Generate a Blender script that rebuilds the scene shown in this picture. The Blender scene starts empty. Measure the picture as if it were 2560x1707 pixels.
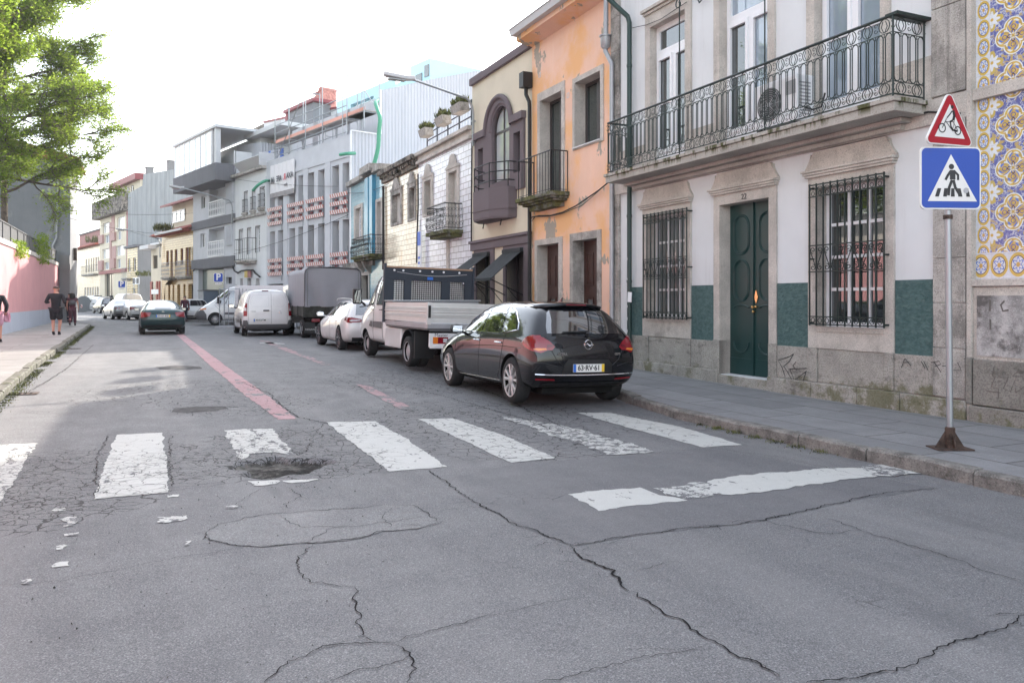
import bpy, bmesh, math, random
from mathutils import Vector, Matrix, Euler
from mathutils import noise as mnoise
from mathutils.geometry import tessellate_polygon
from mathutils.bvhtree import BVHTree
random.seed(7)
SC = bpy.context.scene
COL = SC.collection
R = math.radians
PI = math.pi
# ------------------------------------------------------------------ camera
F, CX, HY, H = 1991.0, 1280.0, 750.0, 1.55
cam_d = bpy.data.cameras.new("camera")
cam = bpy.data.objects.new("camera", cam_d); COL.objects.link(cam)
cam_d.lens = 28; cam_d.sensor_width = 36
cam_d.shift_y = -103.5/2560
cam_d.clip_start = 0.05; cam_d.clip_end = 3000
cam.location = (0, 0, H); cam.rotation_euler = (R(90), 0, 0)
SC.camera = cam
# ------------------------------------------------------------------ light
TH = R(24.8)                        # direction of the near stretch of street
TH2 = R(39.3)                       # direction of the far stretch
SUN_AZ = R(22.0)                    # to the right of straight ahead
SUN_EL = R(31.0)
w = bpy.data.worlds.new("World"); SC.world = w; w.use_nodes = True
wn = w.node_tree; bg = wn.nodes["Background"]
sky = wn.nodes.new("ShaderNodeTexSky"); sky.sky_type = 'NISHITA'; sky.sun_disc = False
sky.sun_elevation = SUN_EL; sky.sun_rotation = SUN_AZ
sky.air_density = 1.3; sky.dust_density = 2.0; sky.ozone_density = 1.0
hs = wn.nodes.new('ShaderNodeHueSaturation'); hs.inputs['Saturation'].default_value = .45; wn.links.new(sky.outputs[0], hs.inputs['Color']); wn.links.new(hs.outputs[0], bg.inputs[0]); bg.inputs[1].default_value = 0.15
sl = bpy.data.lights.new("sun", 'SUN'); sl.energy = 2.3; sl.angle = R(0.6); sl.color = (1, .93, .82)
so = bpy.data.objects.new("sun", sl); COL.objects.link(so)
sd = Vector((math.sin(SUN_AZ)*math.cos(SUN_EL), math.cos(SUN_AZ)*math.cos(SUN_EL), math.sin(SUN_EL)))
so.rotation_euler = sd.to_track_quat('Z', 'Y').to_euler(); so.location = sd*50
SC.view_settings.view_transform = 'Standard'; SC.view_settings.look = 'None'
SC.view_settings.gamma = 1; SC.view_settings.exposure = 2.15
SC.cycles.max_bounces = 6; SC.cycles.diffuse_bounces = 3; SC.cycles.glossy_bounces = 3
SC.cycles.transmission_bounces = 3; SC.cycles.transparent_max_bounces = 6
# ------------------------------------------------------------------ node helper
class NT:
    def __init__(s, name):
        s.m = bpy.data.materials.new(name); s.m.use_nodes = True
        s.t = s.m.node_tree; s.b = s.t.nodes["Principled BSDF"]; s.out = s.t.nodes["Material Output"]
    def n(s, t, **k):
        x = s.t.nodes.new(t)
        for a, v in k.items(): setattr(x, a, v)
        return x
    def put(s, sock, v):
        if v is None: return
        if hasattr(v, 'is_output'): s.t.links.new(v, sock)
        else:
            if isinstance(v, (tuple, list)) and len(v) == 3 and sock.type == 'RGBA': v = (*v, 1)
            sock.default_value = v
    def ma(s, op, a, b=None, c=None, clamp=False):
        x = s.n("ShaderNodeMath", operation=op); x.use_clamp = clamp
        for i, v in enumerate((a, b, c)): s.put(x.inputs[i], v)
        return x.outputs[0]
    def coord(s, kind='Object', scale=None):
        c = s.n("ShaderNodeTexCoord").outputs[kind]
        if scale is not None:
            mp = s.n("ShaderNodeMapping"); s.t.links.new(c, mp.inputs[0])
            mp.inputs['Scale'].default_value = scale if isinstance(scale, tuple) else (scale,)*3
            return mp.outputs[0]
        return c
    def geo(s): return s.n("ShaderNodeNewGeometry").outputs['Position']
    def sep(s, v):
        x = s.n("ShaderNodeSeparateXYZ"); s.put(x.inputs[0], v); return x.outputs
    def comb(s, x=0., y=0., z=0.):
        c = s.n("ShaderNodeCombineXYZ"); s.put(c.inputs[0], x); s.put(c.inputs[1], y); s.put(c.inputs[2], z); return c.outputs[0]
    def mapv(s, v, scale=(1,1,1), loc=(0,0,0), rot=(0,0,0)):
        mp = s.n("ShaderNodeMapping"); s.put(mp.inputs[0], v)
        mp.inputs['Scale'].default_value = scale; mp.inputs['Location'].default_value = loc
        mp.inputs['Rotation'].default_value = rot; return mp.outputs[0]
    def noise(s, v, scale, detail=4, rough=.6, dist=0):
        x = s.n("ShaderNodeTexNoise"); s.put(x.inputs['Vector'], v)
        x.inputs['Scale'].default_value = scale; x.inputs['Detail'].default_value = detail
        x.inputs['Roughness'].default_value = rough; x.inputs['Distortion'].default_value = dist
        return x.outputs['Fac']
    def noisec(s, v, scale, detail=3):
        x = s.n("ShaderNodeTexNoise"); s.put(x.inputs['Vector'], v)
        x.inputs['Scale'].default_value = scale; x.inputs['Detail'].default_value = detail
        return x.outputs['Color']
    def vor(s, v, scale, feat='F1', out='Distance', rnd=1.0):
        x = s.n("ShaderNodeTexVoronoi", feature=feat); s.put(x.inputs['Vector'], v)
        x.inputs['Scale'].default_value = scale; x.inputs['Randomness'].default_value = rnd
        return x.outputs[out]
    def ss(s, v, a, b, lo=0., hi=1.):
        x = s.n("ShaderNodeMapRange", interpolation_type='SMOOTHSTEP'); s.put(x.inputs[0], v)
        x.inputs[1].default_value = a; x.inputs[2].default_value = b
        x.inputs[3].default_value = lo; x.inputs[4].default_value = hi; return x.outputs[0]
    def mix(s, f, a, b, mode='MIX'):
        x = s.n("ShaderNodeMix", data_type='RGBA', blend_type=mode)
        s.put(x.inputs[0], f); s.put(x.inputs[6], a); s.put(x.inputs[7], b); return x.outputs[2]
    def vadd(s, a, b, op='ADD', sc=None):
        x = s.n("ShaderNodeVectorMath", operation=op); s.put(x.inputs[0], a)
        if b is not None: s.put(x.inputs[1], b)
        if sc is not None: x.inputs['Scale'].default_value = sc
        return x.outputs[0]
    def jitter(s, v, scale, amt, detail=2):
        c = s.vadd(s.noisec(v, scale, detail), (.5, .5, .5), 'SUBTRACT')
        return s.vadd(v, s.vadd(c, None, 'SCALE', amt))
    def bump(s, h, strength=.5, dist=.01, nrm=None):
        x = s.n("ShaderNodeBump"); x.inputs['Strength'].default_value = strength
        x.inputs['Distance'].default_value = dist; s.put(x.inputs['Height'], h)
        if nrm is not None: s.put(x.inputs['Normal'], nrm)
        return x.outputs[0]
    def fin(s, col=None, rough=None, nrm=None, metal=None, spec=None):
        s.put(s.b.inputs['Base Color'], col); s.put(s.b.inputs['Roughness'], rough)
        if nrm is not None: s.put(s.b.inputs['Normal'], nrm)
        s.put(s.b.inputs['Metallic'], metal); s.put(s.b.inputs['Specular IOR Level'], spec)
        return s.m

def surf(name, col, rough=.8, var=.12, scale=2.5, bump=.25, bscale=30, bdist=.004, streak=0.,
         streakcol=None, dirt=None, dirtcol=(.08,.07,.06), dscale=1.2, dthr=.6, spec=.4, metal=0., speck=0.):
    n = NT(name); c = n.coord()
    a = n.noise(c, scale, 5, .65)
    dark = tuple(x*(1-var*1.6) for x in col); lite = tuple(min(1, x*(1+var)) for x in col)
    cc = n.mix(n.ss(a, .3, .7), dark, lite)
    if speck:
        sp = n.noise(c, 55, 3, .7)
        cc = n.mix(n.ss(sp, .5, .68, 0, speck), cc, tuple(x*.35 for x in col))
        sp2 = n.noise(n.mapv(c, loc=(5, 3, 1)), 70, 2, .7)
        cc = n.mix(n.ss(sp2, .55, .7, 0, speck*.8), cc, tuple(min(1, x*1.7) for x in col))
    if streak:
        st = n.noise(n.mapv(c, (5, 5, .35)), 1.3, 4, .7)
        cc = n.mix(n.ss(st, .5, .78, 0, streak), cc, streakcol or dirtcol)
    if dirt:
        d = n.noise(n.mapv(c, loc=(7, 1, 3)), dscale, 6, .72)
        cc = n.mix(n.ss(d, dthr, dthr+.12, 0, dirt), cc, dirtcol)
    h = n.noise(c, bscale, 4, .7)
    return n.fin(cc, n.ss(a, .2, .8, min(1, rough+.08), max(0, rough-.08)), n.bump(h, bump, bdist) if bump else None, metal, spec)

def plain(name, col, rough=.5, metal=0., spec=.5, coat=0., coatr=.03, var=.06, alpha=None, trans=0.):
    n = NT(name); c = n.coord(); a = n.noise(c, 6, 4, .6)
    cc = n.mix(a, tuple(x*(1-var) for x in col), tuple(min(1, x*(1+var)) for x in col))
    n.b.inputs['Coat Weight'].default_value = coat; n.b.inputs['Coat Roughness'].default_value = coatr
    if trans: n.b.inputs['Transmission Weight'].default_value = trans
    return n.fin(cc, n.ss(a, .2, .8, rough*.9, min(1, rough*1.12)), None, metal, spec)
# ------------------------------------------------------------------ mesh helper
SPLIT = set('corner_stone plinth dado window_apron base_course graffiti floor_band iron_bracket sticker vent foot pier penthouse_window pillar loggia fin band door_jamb bracket cornice corbel stone_trim drain_spout awning_arm top_dark_sheet name_board handle shop_front'.split())
class MB:
    def __init__(s, M=None): s.v = []; s.f = []; s.mi = []; s.M = M; s.m = 0
    def add(s, vs, fs, m=None):
        o = len(s.v)
        if s.M is not None: vs = [s.M @ Vector(v) for v in vs]
        s.v += [tuple(v) for v in vs]; s.f += [tuple(i+o for i in f) for f in fs]
        s.mi += [s.m if m is None else m]*len(fs)
    def box(s, x0, x1, y0, y1, z0, z1, m=None):
        if x0 > x1: x0, x1 = x1, x0
        if y0 > y1: y0, y1 = y1, y0
        if z0 > z1: z0, z1 = z1, z0
        s.add([(x0,y0,z0),(x1,y0,z0),(x1,y1,z0),(x0,y1,z0),(x0,y0,z1),(x1,y0,z1),(x1,y1,z1),(x0,y1,z1)],
              [(0,3,2,1),(4,5,6,7),(0,1,5,4),(1,2,6,5),(2,3,7,6),(3,0,4,7)], m)
    def quad(s, a, b, c, d, m=None): s.add([a, b, c, d], [(0,1,2,3)], m)
    def poly(s, pts, m=None): s.add(pts, [tuple(range(len(pts)))], m)
    def prism(s, pts, vec, m=None):
        vec = Vector(vec); n = len(pts); P = [Vector(p) for p in pts]
        nrm = Vector((0,0,0))
        for i in range(n): nrm += P[i].cross(P[(i+1) % n])
        if nrm.dot(vec) > 0: P.reverse()
        tr = tessellate_polygon([P])
        vs = P + [p+vec for p in P]; fs = []
        for t in tr:
            a, b, c = [P[i] for i in t]
            if (b-a).cross(c-a).dot(vec) > 0: t = (t[0], t[2], t[1])
            fs.append(tuple(t)); fs.append((t[0]+n, t[2]+n, t[1]+n))
        for i in range(n):
            j = (i+1) % n; fs.append((j, i, i+n, j+n))
        s.add(vs, fs, m)
    def panel(s, outer, holes, y0, depth, side=0., m=None, mrev=None):
        """flat front in the xz plane at y0 facing -y, holes with reveals going to y0+depth; side: outer rim depth"""
        loops = [[Vector((x, z, 0)) for x, z in outer]] + [[Vector((x, z, 0)) for x, z in h] for h in holes]
        flat = [p for l in loops for p in l]
        fs = []
        for t in tessellate_polygon(loops):
            a, b, c = [flat[i] for i in t]
            if (b-a).cross(c-a).z < 0: t = (t[0], t[2], t[1])
            fs.append(tuple(t))
        s.add([(p.x, y0, p.y) for p in flat], fs, m)
        def rim(l, d, hole):
            n = len(l); ar = sum(l[i][0]*l[(i+1) % n][1]-l[(i+1) % n][0]*l[i][1] for i in range(n))
            if (ar < 0) == hole: l = l[::-1]
            # ccw for outer becomes outward; for hole faces look into the opening
            vs = [(x, y0, z) for x, z in l]+[(x, y0+d, z) for x, z in l]
            s.add(vs, [((i, i+n, (i+1) % n+n, (i+1) % n)) if hole else ((i, i+n, (i+1) % n+n, (i+1) % n)) for i in range(n)], mrev if hole and mrev is not None else m)
        for h in holes: rim(list(h), depth, True)
        if side: rim(list(outer), side, False)
    def tube(s, path, r, n=6, closed=False, m=None, caps=True):
        P = [Vector(p) for p in path]; k = len(P)
        if k < 2: return
        vs = []; up = None
        for i, p in enumerate(P):
            if closed: t = P[(i+1) % k]-P[i-1]
            else: t = P[min(i+1, k-1)]-P[max(i-1, 0)]
            if t.length < 1e-9: t = Vector((0, 0, 1))
            t.normalize()
            if up is None:
                up = Vector((0, 0, 1)) if abs(t.z) < .9 else Vector((1, 0, 0))
            q = up - t*up.dot(t)
            if q.length < 1e-4: q = t.orthogonal()
            q.normalize(); up = q; b = t.cross(q)
            rr = r[i] if isinstance(r, (list, tuple)) else r
            for j in range(n):
                a = 2*PI*(j+.5)/n; vs.append(p+q*(math.cos(a)*rr)+b*(math.sin(a)*rr))
        fs = []
        for i in range(k if closed else k-1):
            i2 = (i+1) % k
            for j in range(n):
                j2 = (j+1) % n; fs.append((i*n+j, i*n+j2, i2*n+j2, i2*n+j))
        if caps and not closed: fs += [tuple(range(n))[::-1], tuple((k-1)*n+j for j in range(n))]
        s.add(vs, fs, m)
    def lathe(s, prof, n=24, origin=(0,0,0), axis='z', m=None):
        """prof: (radius, height) pairs"""
        o = Vector(origin); vs = []
        for r, h in prof:
            for j in range(n):
                a = 2*PI*j/n; x, y = r*math.cos(a), r*math.sin(a)
                vs.append(o+Vector({'z': (x, y, h), 'y': (x, h, y), 'x': (h, x, y)}[axis]))
        fs = []
        for i in range(len(prof)-1):
            for j in range(n):
                j2 = (j+1) % n; q = (i*n+j, i*n+j2, (i+1)*n+j2, (i+1)*n+j)
                fs.append(q[::-1] if axis == 'y' else q)
        s.add(vs, fs, m)
    def grid(s, fn, nu, nv, m=None):
        vs = [fn(i/nu, j/nv) for j in range(nv+1) for i in range(nu+1)]
        s.add(vs, [(j*(nu+1)+i, j*(nu+1)+i+1, (j+1)*(nu+1)+i+1, (j+1)*(nu+1)+i) for j in range(nv) for i in range(nu)], m)
    def build(s, name, mats, parent=None, split=None, **kw):
        if split is None: split = name in SPLIT and parent is not None
        if not split: return s.build1(name, mats, parent, **kw)
        n = len(s.v); par = list(range(n))
        def find(i):
            while par[i] != i: par[i] = par[par[i]]; i = par[i]
            return i
        for f in s.f:
            for q in f[1:]: par[find(f[0])] = find(q)
        isl = {}
        for i, v in enumerate(s.v): isl.setdefault(find(i), []).append(i)
        B = [[ids, [min(s.v[i][k] for i in ids)-.03 for k in range(3)], [max(s.v[i][k] for i in ids)+.03 for k in range(3)]] for ids in isl.values()]
        ch = True
        while ch:
            ch = False; out = []
            for b in B:
                for o in out:
                    if all(b[1][k] <= o[2][k] and o[1][k] <= b[2][k] for k in range(3)):
                        o[0] += b[0]; o[1] = [min(p, q) for p, q in zip(o[1], b[1])]; o[2] = [max(p, q) for p, q in zip(o[2], b[2])]; ch = True; break
                else: out.append(b)
            B = out
        where = {i: k for k, b in enumerate(B) for i in b[0]}; r = None
        for k, b in enumerate(B):
            m = MB(); ids = sorted(b[0]); mp = {i: j for j, i in enumerate(ids)}; m.v = [s.v[i] for i in ids]
            for f, mi in zip(s.f, s.mi):
                if where[f[0]] == k: m.f.append(tuple(mp[i] for i in f)); m.mi.append(mi)
            r = m.build1(name, mats, parent, **kw)
        return r
    def build1(s, name, mats, parent=None, smooth=False, bevel=0., loc=None, rot=None, sub=0, auto=None, fixn=False):
        me = bpy.data.meshes.new(name)
        me.from_pydata([tuple(v) for v in s.v], [], s.f)
        if not isinstance(mats, (list, tuple)): mats = [mats]
        for m in mats: me.materials.append(m)
        me.polygons.foreach_set('material_index', s.mi)
        if fixn:
            bm = bmesh.new(); bm.from_mesh(me); bmesh.ops.remove_doubles(bm, verts=bm.verts, dist=1e-5)
            bmesh.ops.recalc_face_normals(bm, faces=bm.faces); bm.to_mesh(me); bm.free()
        if smooth or auto: me.polygons.foreach_set('use_smooth', [True]*len(me.polygons))
        if auto: me.set_sharp_from_angle(angle=R(auto))
        me.update()
        o = bpy.data.objects.new(name, me); COL.objects.link(o)
        if parent: o.parent = parent
        if loc: o.location = loc
        if rot: o.rotation_euler = rot
        if bevel:
            b = o.modifiers.new("bevel", 'BEVEL'); b.width = bevel; b.segments = 2; b.limit_method = 'ANGLE'; b.angle_limit = R(40)
        if sub:
            b = o.modifiers.new("sub", 'SUBSURF'); b.levels = sub; b.render_levels = sub
        return o

def thing(name, label, cat, loc=(0,0,0), rz=0, group=None):
    o = bpy.data.objects.new(name, None); COL.objects.link(o); o.empty_display_size = .2
    o.location = loc; o.rotation_euler = (0, 0, rz); o['label'] = label; o['category'] = cat
    if group: o['group'] = group
    return o
def tag(o, label, cat, group=None):
    o['label'] = label; o['category'] = cat
    if group: o['group'] = group
    return o
def struct(o, kind='structure', label=None, cat=None):
    o['kind'] = kind
    if label: o['label'] = label
    if cat: o['category'] = cat
    return o
def copy_tree(o, parent=None):
    c = o.copy(); COL.objects.link(c); c.parent = parent
    for ch in o.children: copy_tree(ch, c)
    return c
def text_mesh(body, size, mat, name, parent, M, depth=.002, extra=0., align='CENTER', space=1.):
    cu = bpy.data.curves.new(name, 'FONT'); cu.body = body; cu.size = size; cu.extrude = depth
    cu.align_x = align; cu.align_y = 'CENTER'; cu.offset = extra; cu.space_character = space
    t = bpy.data.objects.new(name, cu); COL.objects.link(t)
    dg = bpy.context.evaluated_depsgraph_get(); me = bpy.data.meshes.new_from_object(t.evaluated_get(dg))
    COL.objects.unlink(t); bpy.data.objects.remove(t)
    me.transform(M); me.materials.clear(); me.materials.append(mat)
    o = bpy.data.objects.new(name, me); COL.objects.link(o); o.parent = parent
    return o
def apply_mods(o):
    dg = bpy.context.evaluated_depsgraph_get(); me = bpy.data.meshes.new_from_object(o.evaluated_get(dg))
    o.modifiers.clear(); o.data = me; return o
# ------------------------------------------------------------------ geometry of the place
def sm(t): t = max(0, min(1, t)); return t*t*(3-2*t)
S1, C1 = math.sin(TH), math.cos(TH)
def P(a, b, z=0.): return Vector((-a*S1+b*C1, a*C1+b*S1, z))        # street coordinates -> world
def ab(x, y): return (-x*S1+y*C1, x*C1+y*S1)
def gz(x, y): return .15*sm((ab(x, y)[0]-8)/12)
def G(sx, sy, dz=0.):                                               # where a sight line meets the ground
    Y = 10.
    for _ in range(25):
        z = gz((sx-CX)/F*Y, Y)+dz; Y = (H-z)*F/(sy-HY)
    return Vector(((sx-CX)/F*Y, Y, z))
def zm(ox, oy, sc): return lambda x, y: (ox+x/sc, oy+y/sc)
A1=zm(0,560,4.523); A2=zm(440,240,4.356); A3=zm(440,560,4.523); A4=zm(860,180,3.015); A5=zm(880,640,3.095)
A6=zm(1150,0,3.136); A7=zm(1150,400,3.733); A8=zm(0,0,3.014)
B1=zm(1500,0,3.408); B2=zm(1500,380,2.6133); B3=zm(1960,0,3.408); B4=zm(1960,400,1.96); B5=zm(0,880,2.138)
B6=zm(1000,960,1.5077); B7=zm(0,1200,1.68); B8=zm(150,400,4.9); VV=lambda x, y: (x*1.0884, y*1.0884)
class Fac:
    """a facade: origin at its left end on the ground plan, th = street direction"""
    def __init__(s, o, th):
        s.o = Vector((o[0], o[1], 0)); s.th = th
        s.n = Vector((math.cos(th), math.sin(th), 0)); s.x = Vector((math.sin(th), -math.cos(th), 0)); s.rz = th-PI/2
    def fp(s, p, off=0.):
        r = (p[0]-CX)/F; d = Vector((r, 1, (HY-p[1])/F))
        t = (off+s.o.dot(s.n))/d.dot(s.n); q = d*t
        return ((q-s.o).dot(s.x), q.z+H)
    def u(s, z, x, off=0.): return s.fp(z(x, 0), off)[0]
    def z(s, z, x, y, off=0.): return s.fp(z(x, y), off)[1]
    def R(s, z, xl, xr, yt, yb, off=0.):
        u0, z1 = s.fp(z(xl, yt), off); z0 = s.z(z, xl, yb, off); return (u0, s.u(z, xr, off), z0, z1)
    def W(s, u, y, z): return s.o+s.x*u+s.n*y+Vector((0, 0, z))
def rect(r, e=0.): return [(r[0]-e, r[2]-e), (r[1]+e, r[2]-e), (r[1]+e, r[3]+e), (r[0]-e, r[3]+e)]
# ------------------------------------------------------------------ materials
def worldrot(n, scale=(1,1,1)):
    return n.mapv(n.geo(), rot=(0, 0, -TH), scale=scale)          # x = b (across), y = a (along the street)
CRK = [((60,1090),1.3,1.),((30,1150),1.2,1.),((470,1060),1.15,1.),((650,1010),1.,1.),((730,1060),.9,1.),((1080,960),2.0,.9),((1190,1010),1.4,.8),
       ((420,900),2.0,.6),((560,930),1.3,.75),((160,850),3.,.3),((1010,870),2.6,.8),((1400,975),1.6,.5),((700,870),2.4,.4),((640,830),4.5,.25),((300,1050),1.2,.4)]
def asph(n, paint=None, wear=.5, wscale=6., stretch=(1,1,1), keep=1.):
    p = n.geo(); q = worldrot(n)
    big = n.noise(q, .35, 4, .6); mid = n.noise(q, 2.2, 5, .65)
    fine = n.noise(p, 120, 3, .75); fleck = n.vor(p, 75)
    agg = n.sep(n.vor(p, 130, 'F1', 'Color'))[0]; agg2 = n.sep(n.vor(p, 55, 'F1', 'Color'))[1]
    col = n.mix(n.ss(big, .3, .7), (.145, .145, .148), (.2, .199, .2))
    col = n.mix(n.ss(mid, .35, .65, 0, .55), col, (.14, .138, .146))
    col = n.mix(n.ss(fine, .38, .66), n.mix(.6, col, (.04, .04, .045)), n.mix(.35, col, (.42, .42, .43)))
    col = n.mix(n.ss(fleck, .08, .18, .45, 0), col, (.5, .5, .48))
    col = n.mix(n.ss(agg, 0, 1, .38, 0), col, (.05, .05, .055)); col = n.mix(n.ss(agg, .85, 1., 0, .18), col, (.5, .5, .5)); col = n.mix(n.ss(agg2, .9, .95, 0, .35), col, (.06, .06, .065))
    pit = n.noise(p, 45, 4, .8)
    col = n.mix(n.ss(pit, .6, .72, 0, .6), col, (.07, .068, .07))
    # worn polish along the wheel tracks and long stains
    st = n.noise(n.mapv(q, (1.1, .12, 1)), 1., 4, .6)
    col = n.mix(n.ss(st, .42, .7, 0, .32), col, (.25, .243, .24))
    st2 = n.noise(n.mapv(q, (2.4, .5, 1), (3, 9, 0)), 1., 5, .7)
    col = n.mix(n.ss(st2, .54, .7, 0, .5), col, (.1, .1, .105))
    rough = n.ss(mid, .2, .8, .62, .8)
    h = n.ma('MULTIPLY', fine, .5)
    if paint:
        wv = n.mapv(q, stretch); wn1 = n.noise(wv, wscale, 6, .75)
        w2 = n.noise(p, 60, 3, .8)
        wv_ = n.ma('ADD', wn1, n.ma('MULTIPLY', n.ma('SUBTRACT', w2, .5), .18))
        mask = n.ss(wv_, wear, wear+.02, keep, 0)
        pc = n.mix(n.noise(p, 9, 5, .7), tuple(c*.8 for c in paint), paint)
        pc = n.mix(n.ss(fine, .3, .5, .45, 0), pc, tuple(c*.55 for c in paint))
        col = n.mix(mask, col, pc)
        h = n.ma('ADD', h, n.ma('MULTIPLY', mask, .25))
        rough = n.ma('SUBTRACT', rough, n.ma('MULTIPLY', mask, .08))
    # crazed cracking where the surface has failed
    m = None
    for (v, r, s_) in CRK:
        g = G(*VV(*v)); d = n.vadd(p, tuple(g), 'DISTANCE')
        x = n.t.nodes[-1].outputs['Value']; x = n.ss(x, r*.55, r*1.25, s_, 0)
        m = x if m is None else n.ma('MAXIMUM', m, x)
    m = n.ma('MAXIMUM', m, n.ss(n.noise(q, .55, 3, .5), .52, .66, 0, .42))
    m = n.ma('ADD', m, n.ma('MULTIPLY', n.ma('SUBTRACT', n.noise(q, 1.4, 4, .7), .5), .9))
    jq = n.jitter(n.mapv(q, (1, 1.15, 0)), 4., .16, 4)
    e1 = n.vor(jq, 5.2, 'DISTANCE_TO_EDGE'); e2 = n.vor(jq, 11., 'DISTANCE_TO_EDGE')
    wd = n.noise(q, 9, 3, .6)
    c1 = n.ma('MULTIPLY', n.ss(n.ma('SUBTRACT', e1, n.ma('MULTIPLY', wd, .03)), 0, .018, 1, 0), n.ss(m, .35, .6))
    c2 = n.ma('MULTIPLY', n.ss(n.ma('SUBTRACT', e2, n.ma('MULTIPLY', wd, .028)), 0, .024, 1, 0), n.ss(m, .8, 1.05))
    cr = n.ma('MAXIMUM', c1, c2)
    col = n.mix(n.ma('MULTIPLY', cr, .6 if paint else .93), col, (.018, .017, .018))
    h = n.ma('SUBTRACT', h, n.ma('MULTIPLY', cr, 1.6))
    return n.fin(col, rough, n.bump(h, .55, .006), None, .35)
M = {}
M['asphalt'] = asph(NT('asphalt'))
WHITE = (.54, .54, .515)
M['paint'] = asph(NT('road paint'), WHITE, .6, 5, (1.6, .8, 1))
M['paint_worn'] = asph(NT('worn road paint'), WHITE, .55, 4, (2.2, .8, 1))
M['paint_faint'] = asph(NT('faded road paint'), WHITE, .5, 7, (1.2, 1.2, 1))
M['red_paint'] = asph(NT('red road paint'), (.50, .26, .28), .58, 4, (1, .6, 1), .72)
M['red_faint'] = asph(NT('faded red road paint'), (.55, .28, .3), .5, 3, (1, .6, 1), .5)
M['crack'] = plain('crack', (.017, .016, .017), .95, spec=.1)
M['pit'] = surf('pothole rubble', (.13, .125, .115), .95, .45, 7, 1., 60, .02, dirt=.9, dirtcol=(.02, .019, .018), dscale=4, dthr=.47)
def slabs(name, col, bw, bh, mortar, dark, rot=0.):
    n = NT(name); q = n.mapv(n.geo(), rot=(0, 0, -TH+rot)); q = n.jitter(q, 1.5, .03)
    b = n.n("ShaderNodeTexBrick"); n.put(b.inputs['Vector'], q); b.offset = .37
    b.inputs['Scale'].default_value = 1; b.inputs['Brick Width'].default_value = bw; b.inputs['Row Height'].default_value = bh
    b.inputs['Mortar Size'].default_value = mortar; b.inputs['Mortar Smooth'].default_value = .3
    n.put(b.inputs['Color1'], tuple(c*.82 for c in col)); n.put(b.inputs['Color2'], tuple(c*1.15 for c in col)); n.put(b.inputs['Mortar'], dark)
    f = n.noise(n.geo(), 90, 3, .7); m = n.noise(n.geo(), 1.7, 5, .7)
    c = n.mix(n.ss(m, .35, .7, 0, .45), b.outputs['Color'], tuple(x*.6 for x in col))
    c = n.mix(n.ss(f, .35, .7, .5, 0), c, tuple(x*.5 for x in col))
    d = n.noise(n.geo(), 4, 6, .8); c = n.mix(n.ss(d, .62, .7, 0, .5), c, tuple(x*.45 for x in col))
    h = n.ma('SUBTRACT', n.ma('MULTIPLY', f, .3), b.outputs['Fac'])
    return n.fin(c, n.ss(m, .2, .8, .55, .75), n.bump(h, .5, .006), None, .4)
M['slab'] = slabs('slate pavement slab', (.26, .26, .268), 1.5, .62, .012, (.035, .035, .035), PI/2)
M['slab_left'] = slabs('granite pavement slab', (.29, .28, .27), 3.2, .9, .012, (.06, .055, .05), 0)
GR = (.52, .475, .43)
M['kerb'] = surf('kerb granite', (.2, .19, .175), .85, .3, 5, .8, 40, .01, dirt=.7, dirtcol=(.05, .048, .03), dscale=5, speck=.7)
M['granite'] = surf('granite', GR, .8, .14, 1.6, .35, 45, .004, dirt=.4, dirtcol=(.13, .115, .1), dscale=1.1, dthr=.56, speck=.55, streak=.25, streakcol=(.15, .13, .115))
M['granite_dark'] = surf('weathered granite', (.40, .37, .34), .88, .25, 2.2, .6, 35, .006, streak=.7, streakcol=(.06, .056, .05), dirt=.5, dirtcol=(.09, .085, .075), dscale=1.6, dthr=.5, speck=.8)
def mossy(name, base, x0, x1):
    n = NT(name); c = n.coord(); s = n.sep(c)
    a = n.noise(c, 2, 5, .7); f = n.noise(c, 50, 3, .7)
    col = n.mix(n.ss(a, .3, .7), tuple(x*.7 for x in base), base)
    col = n.mix(n.ss(f, .45, .65, 0, .6), col, tuple(x*.35 for x in base))
    d = n.noise(n.mapv(c, (1, 1, 2.2)), 1.6, 6, .75)
    col = n.mix(n.ss(d, .54, .68, 0, .7), col, (.075, .068, .06))
    mo = n.ma('SUBTRACT', n.ma('ADD', n.noise(c, 2.2, 6, .75), n.ss(s[0], x0, x0+.6, 0, .12)), n.ss(s[2], .3, .9, 0, .5))
    mo = n.ma('SUBTRACT', mo, n.ss(s[0], x1, x1+.5, 0, .3))
    col = n.mix(n.ss(mo, .49, .62, 0, .65), col, (.09, .088, .02))
    return n.fin(col, .88, n.bump(n.noise(c, 35, 5, .75), .7, .008), None, .3)
M['plinth'] = mossy('plinth granite', (.44, .41, .37), 5.9, 9.5)
M['stone_gap'] = plain('stone joint', (.06, .055, .05), .9)
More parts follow.
